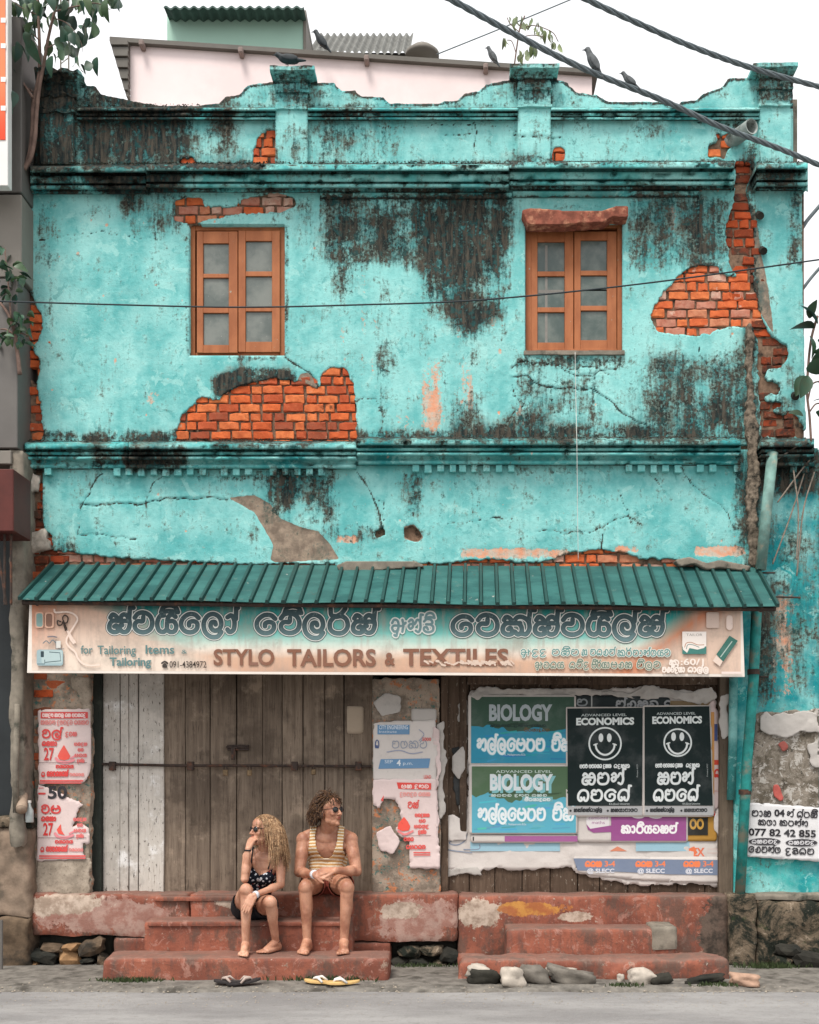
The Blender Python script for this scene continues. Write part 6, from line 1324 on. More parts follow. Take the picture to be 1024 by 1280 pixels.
# notices right of the door
en = poster('engineering_notice', 'white and blue exam notice right of the door', [(467,903),(545,900),(546,960),(545,980),(466,975)], .006, M_PAPER, group='papers on the pier right of the door', wigg=.6)
pr = Print(.002); BLu = (104, 142, 176); pr.rect('blue_band', BLu, 472, 906, 512, 918); pr.text('lettering', (214, 220, 226), 'CITY ENGINEERING', 474, 911.5, 5.1, 36, .01); pr.text('lettering', (206, 214, 222), 'Institute', 474, 916, 3, 22); pr.poly('blue_band', BLu, [(476,949),(538,948),(536,960),(473,961)]); pr.text('lettering', (220, 226, 230), '4', 496, 957, 7, 5, .03); pr.text('lettering', (206, 216, 224), 'SEP', 481, 954, 4, 10); pr.text('lettering', (206, 216, 224), 'p.m.', 504, 956, 4, 12); pr.sinh('lettering', (150, 156, 168), 'මතකට', 490, 935, 9, 44, 1.2); pr.ribbon('lettering', (150, 156, 176), [(484,940),(500,938),(514,942),(528,940)], 1.2); pr.ribbon('lettering', (150, 156, 176), [(524,912),(530,918),(524,926)], 1); pr.text('lettering', (210, 90, 84), '5000', 528, 926, 4, 11, .02); pr.sinh('lettering', (70, 88, 130), 'ග', 469, 935, 10, 5, 1.2); pr.build(en)
tp = poster('blank_paper', 'small blank grey-white sheet above the exam notice', [(515,885),(545,886),(546,902),(515,902)], .010, M_PAPERG, group='papers on the pier right of the door', cat='paper')
rn = poster('red_notice', 'torn red and white notice below the exam notice, right of the door', [(467,974),(546,974),(547,1030),(550,1086),(512,1085),(512,1050),(500,1046),(494,1036),(503,1026),(500,1012),(494,1000),(480,998),(474,1012),(466,1004)], .000, M_PAPERP, group='papers on the pier right of the door', wigg=1.0, amp=1)
pr = Print(-.004); RD = (214, 84, 78); pr.poly('red_band', (216, 74, 66), [(496,978),(539,979),(539,987),(498,986)]); pr.sinh('lettering', (230, 206, 200), 'පස දනව', 502, 985, 4, 34, 1.1); pr.sinh('lettering', (226, 150, 144), 'දතමදව ගයක', 500, 995, 4.5, 38, 1); pr.text('lettering', RD, 'LEAD', 530, 973, 4, 9, .02)
pr.sinh('lettering', RD, 'ටස^', 510, 1010, 7, 13, 1.4)
for k, tt in enumerate(['පවදසක', 'පව', 'පවයද', 'දක^ව']): pr.sinh('lettering', (220, 96, 90), tt, [519,524,518,523][k], 1021 + k * 7, 3.8, [18, 8, 18, 10][k], 1.2)
pr.poly('blood_drop', (230, 90, 76), [(505,1021),(510,1027),(513,1033),(511,1038),(503,1039),(497,1036),(498,1029)]); pr.ribbon('hand', (224, 130, 130), [(498,1039),(506,1043),(516,1039)], 2.6); pr.rect('rule', (150, 120, 118), 503, 1044, 539, 1044.6); pr.sinh('lettering', RD, 'මයග', 505, 1051, 4, 12, 1.2); pr.sinh('lettering', RD, 'ගපරගත', 508, 1061, 4.6, 24, 1.3); pr.rect('red_band', RD, 517, 1065, 538, 1066.6); pr.rect('red_band', RD, 517, 1068, 538, 1069.4); pr.poly('red_band', RD, [(476,1000),(480,994),(479,1002)]); pr.build(rn)
for i, pts in enumerate([[(541,905),(549,912),(551,960),(546,1000),(549,1030),(546,1040),(543,1000),(546,960),(542,930)], [(566,945),(580,930),(582,958),(575,975),(566,965)], [(466,878),(482,866),(502,872),(500,890),(478,896)], [(545,1024),(566,1018),(584,1030),(584,1050),(556,1052)]]):
    o = thing('paper_scrap', ['narrow torn strip of pink-white paper along the edge of the notices', 'small torn white paper scrap left of the biology posters', 'ragged grey paper scrap at the top of the pier right of the door', 'torn white paper with swirls left of the lower biology poster'][i], 'paper', P(*pts[0], .05)); paper('paper', pts, [.004, .07, .02, .09][i], [M_PAPERP, M_PAPERG, M_PAPERG, M_PAPER][i], o, t=.004, amp=3, wigg=1.4, step=1.6)
for i, (lab, y_, mt, pts) in enumerate([
  ('tall ragged white paper strip along the left side of the biology posters', .112, M_PAPERG, [(572,880),(584,874),(587,900),(584,930),(588,960),(584,990),(588,1020),(576,1022),(570,990),(577,960),(568,930),(574,905)]),
  ('black and white torn poster fragment left of the upper biology poster', .106, ink(48, 50, 50), [(564,934),(582,932),(583,950),(578,972),(582,1004),(570,1008),(566,975),(570,955)]),
  ('long torn paper edge hanging right of the white notices beside the door', .02, M_PAPERG, [(545,906),(556,900),(554,930),(560,950),(553,985),(558,1010),(550,1028),(547,990),(549,950)]),
  ('ragged grey paper shred on the right wall post beside the posters', .03, M_PAPERG, [(900,870),(912,866),(909,890),(914,915),(904,925),(899,900)]),
  ('curled white paper remnant under the torn red poster edge', .078, M_PAPER, [(896,1012),(908,1002),(906,1030),(898,1048),(892,1032)]),
  ('faded pinkish paper remnant low on the pier right of the door', .008, M_PAPERP, [(470,1040),(488,1032),(500,1052),(492,1068),(476,1064)]),
  ('torn pale paper strip below the white posters at the left end of the planks', .1, M_PAPERG, [(520,1082),(560,1086),(598,1084),(604,1096),(580,1092),(548,1098),(528,1092)])]):
    o = thing('paper_scrap', lab, 'paper', P(*pts[0], y_)); paper('paper', pts, y_, mt, o, t=.005, amp=3.5, wigg=1.8, step=1.6)
for i, pts in enumerate([[(566,938),(580,936),(578,944),(568,945)], [(571,960),(579,962),(577,986),(572,984)]]):
    pass
nt_ = thing('paper_note', 'small beige paper note pinned high on the plank door', 'paper', P(445, 900, .12)); paper('paper', [(434,882),(455,883),(455,917),(433,917)], .118, paper_mat('beige_paper', srgb(166, 150, 132)), nt_)
# phone notice on the right pier
ph = poster('phone_notice', 'white notice with black handwriting and a phone number on the turquoise pier', [(937,1003),(1030,1010),(1030,1077),(934,1071)], -.02, paper_mat('clean_white_paper', srgb(214, 212, 212), .3), group=None, cat='notice', amp=.8)
pr = Print(-.024); BKc = (48, 46, 50); s_ = .03
pr.sinh('lettering', BKc, 'මාස', 940, 1020, 7, 24, 1.6, slope=s_); pr.text('lettering', BKc, '04', 968, 1020, 8, 13, .04, slope=s_); pr.sinh('lettering', BKc, 'න^ ඉංග^රස~', 984, 1021, 7, 38, 1.5, slope=s_); pr.sinh('lettering', BKc, 'කතා කරන^න', 948, 1031, 6.5, 62, 1.5, slope=s_)
pr.text('lettering', (38, 36, 40), '077 82 42 855', 936, 1044, 8.4, 84, .03, slope=s_)
for cx_ in (956, 1002): pr.disc('oval', (60, 58, 62), cx_, 1052 + (cx_ - 956) * .03, 20, 4.6); pr.sinh('lettering', (206, 204, 206), 'ගසවමද', cx_ - 16, 1054 + (cx_ - 956) * .03, 4, 32, 1.0)
pr.sinh('lettering', BKc, 'ෙහමන^ත', 936, 1065, 7, 40, 1.6, slope=s_); pr.sinh('lettering', BKc, 'උඩුගම' if 0 else 'උඩගම'.replace('උ', 'ද'), 982, 1067, 7, 36, 1.7, slope=s_); pr.build(ph)
for i, pts in enumerate([[(950,896),(958,889),(966,896),(980,890),(990,893),(1005,888),(1022,892),(1024,916),(1000,914),(985,922),(960,918),(950,912)], [(966,982),(972,980),(980,998),(976,1003),(968,996)], [(1010,930),(1022,926),(1024,960),(1014,956)], [(972,930),(980,926),(986,934),(978,940)]]):
    o = thing('paper_scrap', ['wide ragged white paper remnant at the top of the posted turquoise pier', 'small red and white paper scrap just above the phone notice', 'pale paper remnant by the right edge of the pier', 'tiny reddish paper scrap on the dark pasted patch'][i], 'paper', P(*pts[0], -.01)); paper('paper', pts, -.008, [M_PAPERG, paper_mat('red_scrap', srgb(178, 90, 82)), M_PAPERG, paper_mat('dull_red_scrap', srgb(150, 84, 76))][i], o, t=.006, amp=3, wigg=1.6, step=1.6)
# ------------------------------------------------------------ people
def skin_mat(name, c1, c2):
    g = NG(name); n1 = g.noise(9, 4, .6); n2 = g.noise(120, 3, .6)
    col = g.mix(g.ss(n1, .35, .65), c1, c2); col = g.mix(g.ss(n2, .5, .75, 0, .3), col, tuple(c * .8 for c in c1))
    g.b.inputs['Subsurface Weight'].default_value = .12; g.b.inputs['Subsurface Radius'].default_value = (.02, .008, .004); g.b.inputs['Subsurface Scale'].default_value = .4
    return g.fin(col, .5, g.bump(n2, .08, .002), .4)
SK_M = skin_mat('tanned_skin', srgb(152, 102, 80), srgb(188, 138, 112)); SK_W = skin_mat('sunned_skin', srgb(172, 122, 98), srgb(204, 156, 130))
class Flesh:
    def __init__(s): s.bm = bmesh.new()
    def _tag(s, vs_, mtx):
        for v in vs_: v.co = mtx @ v.co
    def ell(s, c, r, rot=None, M=None, seg=20):
        res = bmesh.ops.create_uvsphere(s.bm, u_segments=seg, v_segments=seg // 2 + 2, radius=1)
        T = Matrix.Translation(Vector(c)) @ (rot.to_4x4() if rot is not None else Matrix.Identity(4)) @ Matrix.Diagonal((*r, 1))
        if M is not None: T = M @ T
        s._tag(res['verts'], T); return s
    def cone(s, a_, b_, ra, rb, M=None, seg=14):
        a_, b_ = Vector(a_), Vector(b_)
        if M is not None: a_, b_ = M @ a_, M @ b_
        d = b_ - a_; L = d.length
        if L < 1e-6: return s
        q = d.to_track_quat('Z', 'Y').to_matrix().to_4x4()
        s.ell(a_, (ra,) * 3, seg=seg); s.ell(b_, (rb,) * 3, seg=seg)
        res = bmesh.ops.create_cone(s.bm, cap_ends=True, segments=seg, radius1=ra, radius2=rb, depth=L)
        s._tag(res['verts'], Matrix.Translation((a_ + b_) / 2) @ q); return s
    def mesh(s, name, vox, smooth=4, fac=.5):
        me = bpy.data.meshes.new('tmp'); s.bm.to_mesh(me); s.bm.free()
        o = bpy.data.objects.new('tmp', me); COL.objects.link(o)
        md = o.modifiers.new('r', 'REMESH'); md.mode = 'VOXEL'; md.voxel_size = vox
        if smooth: m2 = o.modifiers.new('s', 'SMOOTH'); m2.factor = fac; m2.iterations = smooth
        bpy.context.view_layer.update(); res = bpy.data.meshes.new_from_object(o.evaluated_get(bpy.context.evaluated_depsgraph_get()))
        bpy.data.objects.remove(o); bpy.data.meshes.remove(me); res.name = name
        res.polygons.foreach_set('use_smooth', np.ones(len(res.polygons), bool)); return res
def put(name, me, mat, parent):
    me.materials.clear(); me.materials.append(mat); o = bpy.data.objects.new(name, me); return link(o, parent)
def head(fl, M, s=1.0, fem=False):
    j = .9 if fem else 1.0
    E = lambda c, r: fl.ell([q * s for q in c], [q * s for q in r], M=M)
    E((0, .018, .035), (.074, .094, .083)); E((0, -.028, -.022), (.060 * j, .066, .082)); E((0, -.040, -.078), (.044 * j, .046, .036)); E((0, -.076, -.098), (.020 * j, .018, .017))
    for q in (-1, 1):
        E((q * .040 * j, -.018, -.066), (.018, .038, .028)); E((q * .036, -.068, -.022), (.022, .020, .020)); E((q * .074, .012, -.012), (.010, .022, .032)); E((q * .012, -.102, -.030), (.008, .010, .007))
        E((q * .026, -.078, .024), (.024, .010, .006))
    fl.cone([0, -.090 * s, .014 * s], [0, -.114 * s, -.026 * s], .007 * s, .011 * s, M=M)
    E((0, -.094, -.052), (.021, .009, .0055)); E((0, -.092, -.062), (.018, .009, .006)); E((0, -.052, .055), (.056, .036, .046))
def hand(fl, w, d, n, side, curl, s=1.0, thumb=.6, tdrop=0.0):
    """palm, four unequal fingers with two knuckle bends each and a thumb from the side of the palm"""
    d = Vector(d).normalized(); n = (Vector(n) - d * Vector(n).dot(d)).normalized(); sd_ = d.cross(n).normalized() * side; w = Vector(w)
    for k in range(4):
        off = (-.030 + .020 * k); kb = w + (d * .088 + sd_ * off * 1.0) * s; fl.cone(w + sd_ * off * .6 * s + d * .012 * s, kb, .0155 * s, .0115 * s, seg=10)
        L = (.066, .078, .082, .072)[k] * s; cur = curl[k] if isinstance(curl, (list, tuple)) else curl; ang = cur * .6; p = kb; r = .0092 * s
        for q, fr in enumerate((.46, .30, .24)):
            dd = (d * math.cos(ang) - n * math.sin(ang)).normalized() + sd_ * (off * .9); dd.normalize(); p2 = p + dd * L * fr; fl.cone(p, p2, r, r * .9, seg=8); p = p2; r *= .9; ang += cur * (.9 if q == 0 else .6)
    tb = w + (d * .028 + sd_ * .026) * s; t1 = tb + (d * .7 + sd_ * thumb - n * (.15 + tdrop)).normalized() * .040 * s; t2 = t1 + (d * .9 + sd_ * thumb * .4 - n * (.35 + tdrop)).normalized() * .030 * s
    fl.cone(w + d * .01 * s, tb, .016 * s, .015 * s, seg=10); fl.cone(tb, t1, .0135 * s, .0105 * s, seg=10); fl.cone(t1, t2, .0105 * s, .009 * s, seg=8)
def foot(fl, ank, d, s=1.08, ground=.184):
    d = Vector((d[0], d[1], 0)).normalized(); sd_ = Vector((-d.y, d.x, 0)); a_ = Vector(ank); g0 = Vector((a_.x, a_.y, ground))
    fl.cone(a_, g0 - d * .028 * s + Vector((0, 0, .032)), .036 * s, .032 * s); fl.cone(a_ + d * .01, g0 + d * .13 * s + Vector((0, 0, .026)), .036 * s, .024 * s)
    fl.cone(g0 - d * .025 * s + Vector((0, 0, .028)), g0 + d * .13 * s + sd_ * .022 + Vector((0, 0, .020)), .028 * s, .020 * s); fl.cone(g0 - d * .02 * s + Vector((0, 0, .028)), g0 + d * .125 * s - sd_ * .026 + Vector((0, 0, .018)), .027 * s, .018 * s)
    return g0, d, sd_
def toes(fl, g0, d, sd_, big, s=1.08):
    for k in range(5):
        off = (.034 - .0165 * k) * big * s; L = (.052, .046, .038, .030, .022)[k] * s; r = (.0125, .009, .0085, .008, .0085)[k] * s
        b = g0 + d * (.136 - .006 * k) * s + sd_ * off; fl.cone(b + Vector((0, 0, .018)), b + d * L + Vector((0, 0, .004 + r)), r * 1.1, r, seg=8)
def curls(name, M, parent, mat, n, length, thick, curl, seed, cover, fall=(0, 0, -1), spread=.3, lift=.8, inner=1.06):
    """hair: many wavy locks rooted on the scalp, following the skull then falling"""
    g = random.Random(seed); mb = MB(); rx, ry, rz = .078, .098, .088; Mi = M.inverted(); fallv = Vector(fall).normalized(); cnt = 0; tries = 0
    while cnt < n and tries < n * 30:
        tries += 1; u = g.uniform(-1, 1); ph = g.uniform(0, 2 * math.pi); q = Vector((math.sqrt(1 - u * u) * math.cos(ph), math.sqrt(1 - u * u) * math.sin(ph), u))
        if not cover(q): continue
        cnt += 1; p = Vector((q.x * rx, q.y * ry + .018, q.z * rz + .035)); dirn = Vector((q.x, q.y, q.z * .8)).normalized() * lift + Vector((0, .2, .1 * lift)); L = length(q) * g.uniform(.8, 1.15); ns = max(7, int(L / .012)); pts = []; ax1 = Vector((g.uniform(-1, 1), g.uniform(-1, 1), g.uniform(-1, 1))).normalized(); f0 = g.uniform(0, 6.28); fr = g.uniform(.7, 1.2) * curl[1]
        dl = (M.to_3x3().inverted() @ fallv).normalized(); sp = Vector((g.uniform(-1, 1), g.uniform(-1, 1), 0)) * spread
        for k in range(ns):
            pts.append(p.copy()); t_ = k / ns; dirn = (dirn * (1 - .22) + (dl + sp * (1 - t_)) * .22); dirn.normalize(); p = p + dirn * (L / ns)
            qq = Vector((p.x / rx, (p.y - .018) / ry, (p.z - .035) / rz)); l_ = qq.length
            if l_ < inner + .02: qq *= (inner + .02) / l_; p = Vector((qq.x * rx, qq.y * ry + .018, qq.z * rz + .035))
        o1 = ax1.orthogonal().normalized(); o2 = ax1.cross(o1); wp = []
        for k, pp in enumerate(pts):
            a_ = f0 + k * fr; am = curl[0] * min(1, k / 3); wp.append(M @ (pp + (o1 * math.cos(a_) + o2 * math.sin(a_)) * am))
        th = thick * g.uniform(.7, 1.3); mb.tube(wp, [th * (1 if k < ns * .7 else 1 - .6 * (k - ns * .7) / (ns * .3)) for k in range(ns)], 5)
    return mb.build(name, mat, parent, True)
def hair_mat(name, a_, b_, c_):
    g = NG(name); n1 = g.noise(26, 4, .6); n2 = g.noise(90, 3, .6); col = g.mix(g.ss(n1, .35, .65), a_, b_); col = g.mix(g.ss(n2, .5, .66), col, c_); return g.fin(col, .55, g.bump(n2, .4, .003), .35)
def headM(c, turn, nod=0.0, tilt=0.0): return Matrix.Translation(Vector(c)) @ Matrix.Rotation(R(turn), 4, 'Z') @ Matrix.Rotation(R(nod), 4, 'X') @ Matrix.Rotation(R(tilt), 4, 'Y')
def glasses(M, parent, s=1.0, rw=.027, rh=.022):
    t = MB(); bk = simple('black_glasses', srgb(22, 20, 20), .2, .1, 5, spec=.6)
    fl = Flesh()
    for q in (-1, 1): fl.ell((q * .033 * s, -.094 * s, .008 * s), (rw * s, .007, rh * s), rot=Matrix.Rotation(R(q * 9), 3, 'Z'), M=M)
    me = bpy.data.meshes.new('lenses'); fl.bm.to_mesh(me); fl.bm.free(); put('sunglasses', me, bk, parent)
    for q in (-1, 1): t.tube([M @ Vector((q * .058 * s, -.088 * s, .014 * s)), M @ Vector((q * .078 * s, -.05 * s, .014 * s)), M @ Vector((q * .083 * s, .01 * s, .008 * s))], .0028, 6)
    t.tube([M @ Vector((-.014 * s, -.102 * s, .014 * s)), M @ Vector((0, -.106 * s, .017 * s)), M @ Vector((.014 * s, -.102 * s, .014 * s))], .0026, 6); t.build('glasses_frame', bk, parent)
def cut(me, keep):
    bm = bmesh.new(); bm.from_mesh(me); bmesh.ops.delete(bm, geom=[f for f in bm.faces if not keep(f.calc_center_median(), f.normal)], context='FACES'); bm.to_mesh(me); bm.free(); return me
def thick_cloth(me, t=.004):
    o = bpy.data.objects.new('tmp', me); COL.objects.link(o); md = o.modifiers.new('s', 'SOLIDIFY'); md.thickness = t; md.offset = 0
    bpy.context.view_layer.update(); r = bpy.data.meshes.new_from_object(o.evaluated_get(bpy.context.evaluated_depsgraph_get())); bpy.data.objects.remove(o); r.polygons.foreach_set('use_smooth', np.ones(len(r.polygons), bool)); return r
def limb(fl, a_, b_, c_, ra, rm, rb, rc):
    """two bones with a swell on each"""
    a_, b_, c_ = Vector(a_), Vector(b_), Vector(c_); fl.cone(a_, a_.lerp(b_, .45), ra, rm); fl.cone(a_.lerp(b_, .45), b_, rm, rb); fl.cone(b_, c_, rb * .93, rc)
def lean_rot(a_, b_):
    return (Vector(b_) - Vector(a_)).to_track_quat('Z', 'Y').to_matrix()

def torso(fl, pel, neck, w, infl=0.0, fem=False, yaw=0.0):
    """pelvis to neck base along a slumped spine; w = shoulder half width scale"""
    pel, neck = Vector(pel), Vector(neck); mid = pel.lerp(neck, .45) + Vector((0, .035, .01)); ch = pel.lerp(neck, .72) + Vector((0, .012, 0)); Rz = Matrix.Rotation(yaw, 3, 'Z'); i_ = infl
    r1 = Rz @ Matrix.Rotation(math.atan2(-(neck - pel).y, (neck - pel).z) * .8, 3, 'X')
    fl.ell(pel + Vector((0, .01, .01)), (.165 * w + i_, .115 + i_, .105 + i_), Rz); fl.ell(mid, ((.128 if fem else .140) * w + i_, .092 + i_, .13 + i_), r1); fl.ell(ch, (.158 * w + i_, .102 + i_, .135 + i_), r1)
    fl.ell(neck.lerp(ch, .3) + Vector((0, .01, -.005)), (.175 * w + i_, .080 + i_, .070 + i_), r1)
    return r1, ch
# ---- the man
MT = thing('person', 'man in a striped yellow tank top sitting barefoot with clasped hands, looking right', 'person', P(408, 1120, -.1))
hL, hR = P(396, 1103, -.04), P(422, 1103, -.04); nk = P(409, 1041, -.235); pel = (hL + hR) / 2
sL, sR = P(380, 1049, -.215), P(438, 1049, -.215); eL, eR = P(374, 1090, -.30), P(446, 1089, -.30); wL, wR = P(393, 1093, -.50), P(419, 1088, -.475)
kL, kR = P(382, 1110, -.50), P(434, 1110, -.50); aL, aR = P(384, 1178, -.47), P(430, 1178, -.47)
hc = P(412, 1014, -.305); HM_ = headM(hc, 52, -4, 0)
fl = Flesh(); torso(fl, pel, nk, 1.0)
for sh, el, wr, q in ((sL, eL, wL, -1), (sR, eR, wR, 1)):
    fl.ell(sh + Vector((q * .004, 0, -.004)), (.056, .058, .060)); limb(fl, sh, el, wr, .052, .050, .040, .027); fl.ell(sh.lerp(el, .45) + Vector((0, -.012, 0)), (.046, .048, .075), lean_rot(sh, el)); fl.ell(el.lerp(wr, .3), (.040, .042, .075), lean_rot(el, wr)); fl.cone(nk + Vector((q * .02, .03, .03)), sh + Vector((-q * .02, .01, .03)), .042, .038)
    fl.ell(nk.lerp(pel, .28) + Vector((q * .07, -.070, .01)), (.080, .030, .055))
for hp, kn, an, q in ((hL, kL, aL, -1), (hR, kR, aR, 1)):
    fl.cone(hp, kn.lerp(hp, .45), .092, .078); fl.cone(kn.lerp(hp, .45), kn, .078, .056); fl.ell(kn + Vector((0, -.012, .006)), (.050, .048, .056)); fl.cone(kn, an, .052, .030); fl.ell(kn.lerp(an, .30) + Vector((0, .028, 0)), (.050, .050, .115)); fl.ell(kn.lerp(an, .3) + Vector((0, -.006, 0)), (.040, .040, .13))
g0L = foot(fl, aL, (-.10, -1)); g0R = foot(fl, aR, (.06, -1)); toes(fl, *g0L, 1); toes(fl, *g0R, -1)
hand(fl, wL, (.85, -.30, -.05), (-.2, -.75, .55), 1, [.75, .8, .85, .8], .98, .5); hand(fl, wR, (-.82, -.36, .0), (.15, -.55, .8), -1, [.65, .7, .72, .7], .98, .5)
fl.cone(nk + Vector((0, .035, -.02)), hc + Vector((-.01, .02, -.06)), .060, .056); fl.ell(hc + Vector((.012, -.02, -.085)), (.016, .018, .02)); head(fl, HM_)
put('body', fl.mesh('body', .0048, 3), SK_M, MT)
# tank top
g = NG('striped_tank_cloth'); sp = g.n('ShaderNodeSeparateXYZ'); g.l(g.coord(), sp.inputs[0]); zz = g.math('ADD', sp.outputs[2], g.math('MULTIPLY', sp.outputs[1], .25)); nw = g.noise(7, 3, .5); zz = g.math('ADD', zz, g.math('MULTIPLY', nw, .012))
fr_ = g.math('FRACT', g.math('MULTIPLY', zz, 40.0)); st_ = g.ss(g.math('ABSOLUTE', g.math('SUBTRACT', fr_, .5)), .22, .30); c_ = g.mix(st_, srgb(196, 148, 92), srgb(226, 212, 188)); M_TANK = g.fin(c_, .9, g.bump(g.noise(13, 5, .6, stretch=(1, 1, .6)), .9, .03), .1)
fl = Flesh(); torso(fl, pel, nk, 1.0, .013)
for q in (-1, 1): fl.ell(nk.lerp(pel, .28) + Vector((q * .07, -.070, .01)), (.090, .042, .064)); fl.ell(nk.lerp(pel, .62) + Vector((q * .04, -.07, .0)), (.09, .05, .11)); fl.cone(nk + Vector((q * .02, .03, .03)), (sL if q < 0 else sR) + Vector((-q * .02, .01, .03)), .052, .048)
me = fl.mesh('tank', .006, 3); ax_ = nk - pel
def kp(c, n_):
    t_ = (c - pel).dot(ax_) / ax_.length_squared; xx = c.x - (pel.x + (nk.x - pel.x) * t_); front = (c.y < (pel + ax_ * t_).y + .0)
    arm = .150 - .022 * min(1, max(0, (t_ - .52) / .3))
    if t_ < .02: return False
    if abs(xx) > arm and t_ > .50: return False
    if front: lim = .62 + .45 * min(1, (abs(xx) / .092)) ** 3.0
    else: lim = .80 + .25 * min(1, abs(xx) / .09) ** 3
    return t_ < lim or (abs(xx) > .084 and abs(xx) < arm)
put('tank_top', thick_cloth(cut(me, kp), .006), M_TANK, MT)
fl = Flesh(); fl.ell(pel + Vector((0, .0, .005)), (.182, .132, .105))
for hp, kn in ((hL, kL), (hR, kR)): fl.cone(hp, kn.lerp(hp, .45), .104, .094)
me = fl.mesh('shorts', .007, 3)
put('shorts', thick_cloth(cut(me, lambda c, n_: c.y > -.23 and c.z < pel.z + .09), .005), simple('rust_red_shorts', srgb(128, 62, 50), .9, .2, 20, bump=.5), MT)
HB = hair_mat('brown_curly_hair', srgb(48, 32, 24), srgb(82, 56, 38), srgb(128, 94, 62))
fl = Flesh(); fl.ell((0, .028, .045), (.080, .098, .086), M=HM_); me = fl.mesh('hc', .007, 3); Mi = HM_.inverted()
put('hair', cut(me, lambda c, n_: (lambda l: (l.y > -.045 + max(0, .07 - l.z) * 1.1 and l.z > -.05) or (l.z > .088))(Mi @ c)), HB, MT)
curls('hair_locks', HM_, MT, HB, 900, lambda q: .06 + .085 * max(0, min(1, (q.y + .55))), .0021, (.0055, .7), 3, lambda q: (q.y > -.35 and q.z > -.45) or (q.z > .45 and q.y > -.95 + .0), spread=.45, lift=.45, inner=1.03)
glasses(HM_, MT)
me = Flesh(); me.ell((0, -.099, -.0515), (.019, .006, .0045), M=HM_); me.ell((0, -.098, -.061), (.017, .006, .0050), M=HM_); m_ = bpy.data.meshes.new('lips'); me.bm.to_mesh(m_); me.bm.free(); put('lips', m_, simple('lips_colour', srgb(138, 76, 64), .5, .1, 20), MT)
d_ = (wL - eL).normalized(); MB().tube([wL - d_ * .012, wL + d_ * .010], .0335, 16).build('bracelet', simple('white_bracelet', srgb(206, 206, 210), .5, .1, 40), MT, True)
# ---- the woman
WT = thing('person', 'woman with blond dreadlocks and round sunglasses sitting with chin on hand, looking left', 'person', P(320, 1150, -.3))
hL, hR = P(305, 1134, -.26), P(330, 1134, -.26); pel = (hL + hR) / 2; nk = P(331, 1066, -.375)
sL, sR = P(310, 1071, -.395), P(351, 1072, -.345); eL, eR = P(306, 1099, -.575), P(351, 1106, -.45); wL, wR = P(310, 1061, -.55), P(318, 1119, -.655)
kL, kR = P(308, 1113, -.62), P(338, 1128, -.62); aL, aR = P(307, 1181, -.60), P(345, 1178, -.46); hc = P(329, 1039, -.44); HW_ = headM(hc, -48, -6, -4)
fl = Flesh(); torso(fl, pel, nk, .84, 0, True, -.12)
for sh, el, wr, q in ((sL, eL, wL, -1), (sR, eR, wR, 1)):
    fl.ell(sh, (.042, .044, .046)); limb(fl, sh, el, wr, .039, .037, .030, .021); fl.ell(el.lerp(wr, .3), (.030, .032, .065), lean_rot(el, wr)); fl.cone(nk + Vector((q * .01, .02, .02)), sh + Vector((-q * .012, .0, .015)), .032, .030)
    fl.ell(nk.lerp(pel, .42) + Vector((q * .055, -.085, 0)), (.052, .044, .050))
for hp, kn, an in ((hL, kL, aL), (hR, kR, aR)):
    fl.cone(hp, kn.lerp(hp, .45), .088, .074); fl.cone(kn.lerp(hp, .45), kn, .074, .050); fl.ell(kn + Vector((0, -.010, .004)), (.046, .044, .050)); fl.cone(kn, an, .046, .026); fl.ell(kn.lerp(an, .30) + Vector((0, .026, 0)), (.042, .044, .10)); 
g0L = foot(fl, aL, (.04, -1), .90); g0R = foot(fl, aR, (-.55, -.85), .90); toes(fl, *g0L, 1, .90); toes(fl, *g0R, -1, .90)
hand(fl, wL, (.42, .10, .9), (-.62, -.75, .25), -1, [1.5, 1.5, 1.45, 1.3], .86, .5); hand(fl, wR, (-.50, -.22, -.85), (-.1, -.9, .3), 1, [.22, .2, .16, .14], .88, .35)
fl.cone(nk + Vector((0, .03, -.02)), hc + Vector((0, .02, -.055)), .046, .044); head(fl, HW_, .94, True)
put('body', fl.mesh('body', .0045, 3), SK_W, WT)
g = NG('floral_cloth'); vo = g.n('ShaderNodeTexVoronoi'); vo.inputs['Scale'].default_value = 34; g.l(g.coord(), vo.inputs['Vector']); n1 = g.noise(40, 3, .6); v_ = g.math('ADD', vo.outputs['Distance'], g.math('MULTIPLY', n1, .25))
c_ = g.mix(g.ss(v_, .44, .50), srgb(206, 210, 216), srgb(22, 26, 36)); g2 = g.ss(g.noise(11, 3, .6), .56, .62); c_ = g.mix(g2, c_, srgb(22, 26, 36)); c_ = g.mix(g.ss(g.noise(16, 2, .5), .66, .70), c_, srgb(150, 50, 46)); M_FLOR = g.fin(c_, .85, g.bump(g.noise(14, 4, .6), .8, .025), .15)
fl = Flesh(); torso(fl, pel, nk, .84, .011, True, -.12)
for q in (-1, 1): fl.ell(nk.lerp(pel, .42) + Vector((q * .055, -.085, 0)), (.060, .053, .058))
me = fl.mesh('top', .006, 3); ax_ = nk - pel
def kw(c, n_):
    t_ = (c - pel).dot(ax_) / ax_.length_squared; xx = c.x - (pel.x + ax_.x * t_); return t_ > .02 and t_ < (.68 + 1.6 * abs(abs(xx)) - (.0 if c.y < (pel + ax_ * t_).y else .04) if abs(xx) < .085 else .74)
put('top', thick_cloth(cut(me, kw), .005), M_FLOR, WT)
M_BLK = simple('black_cloth', srgb(28, 30, 36), .9, .3, 20, bump=.4)
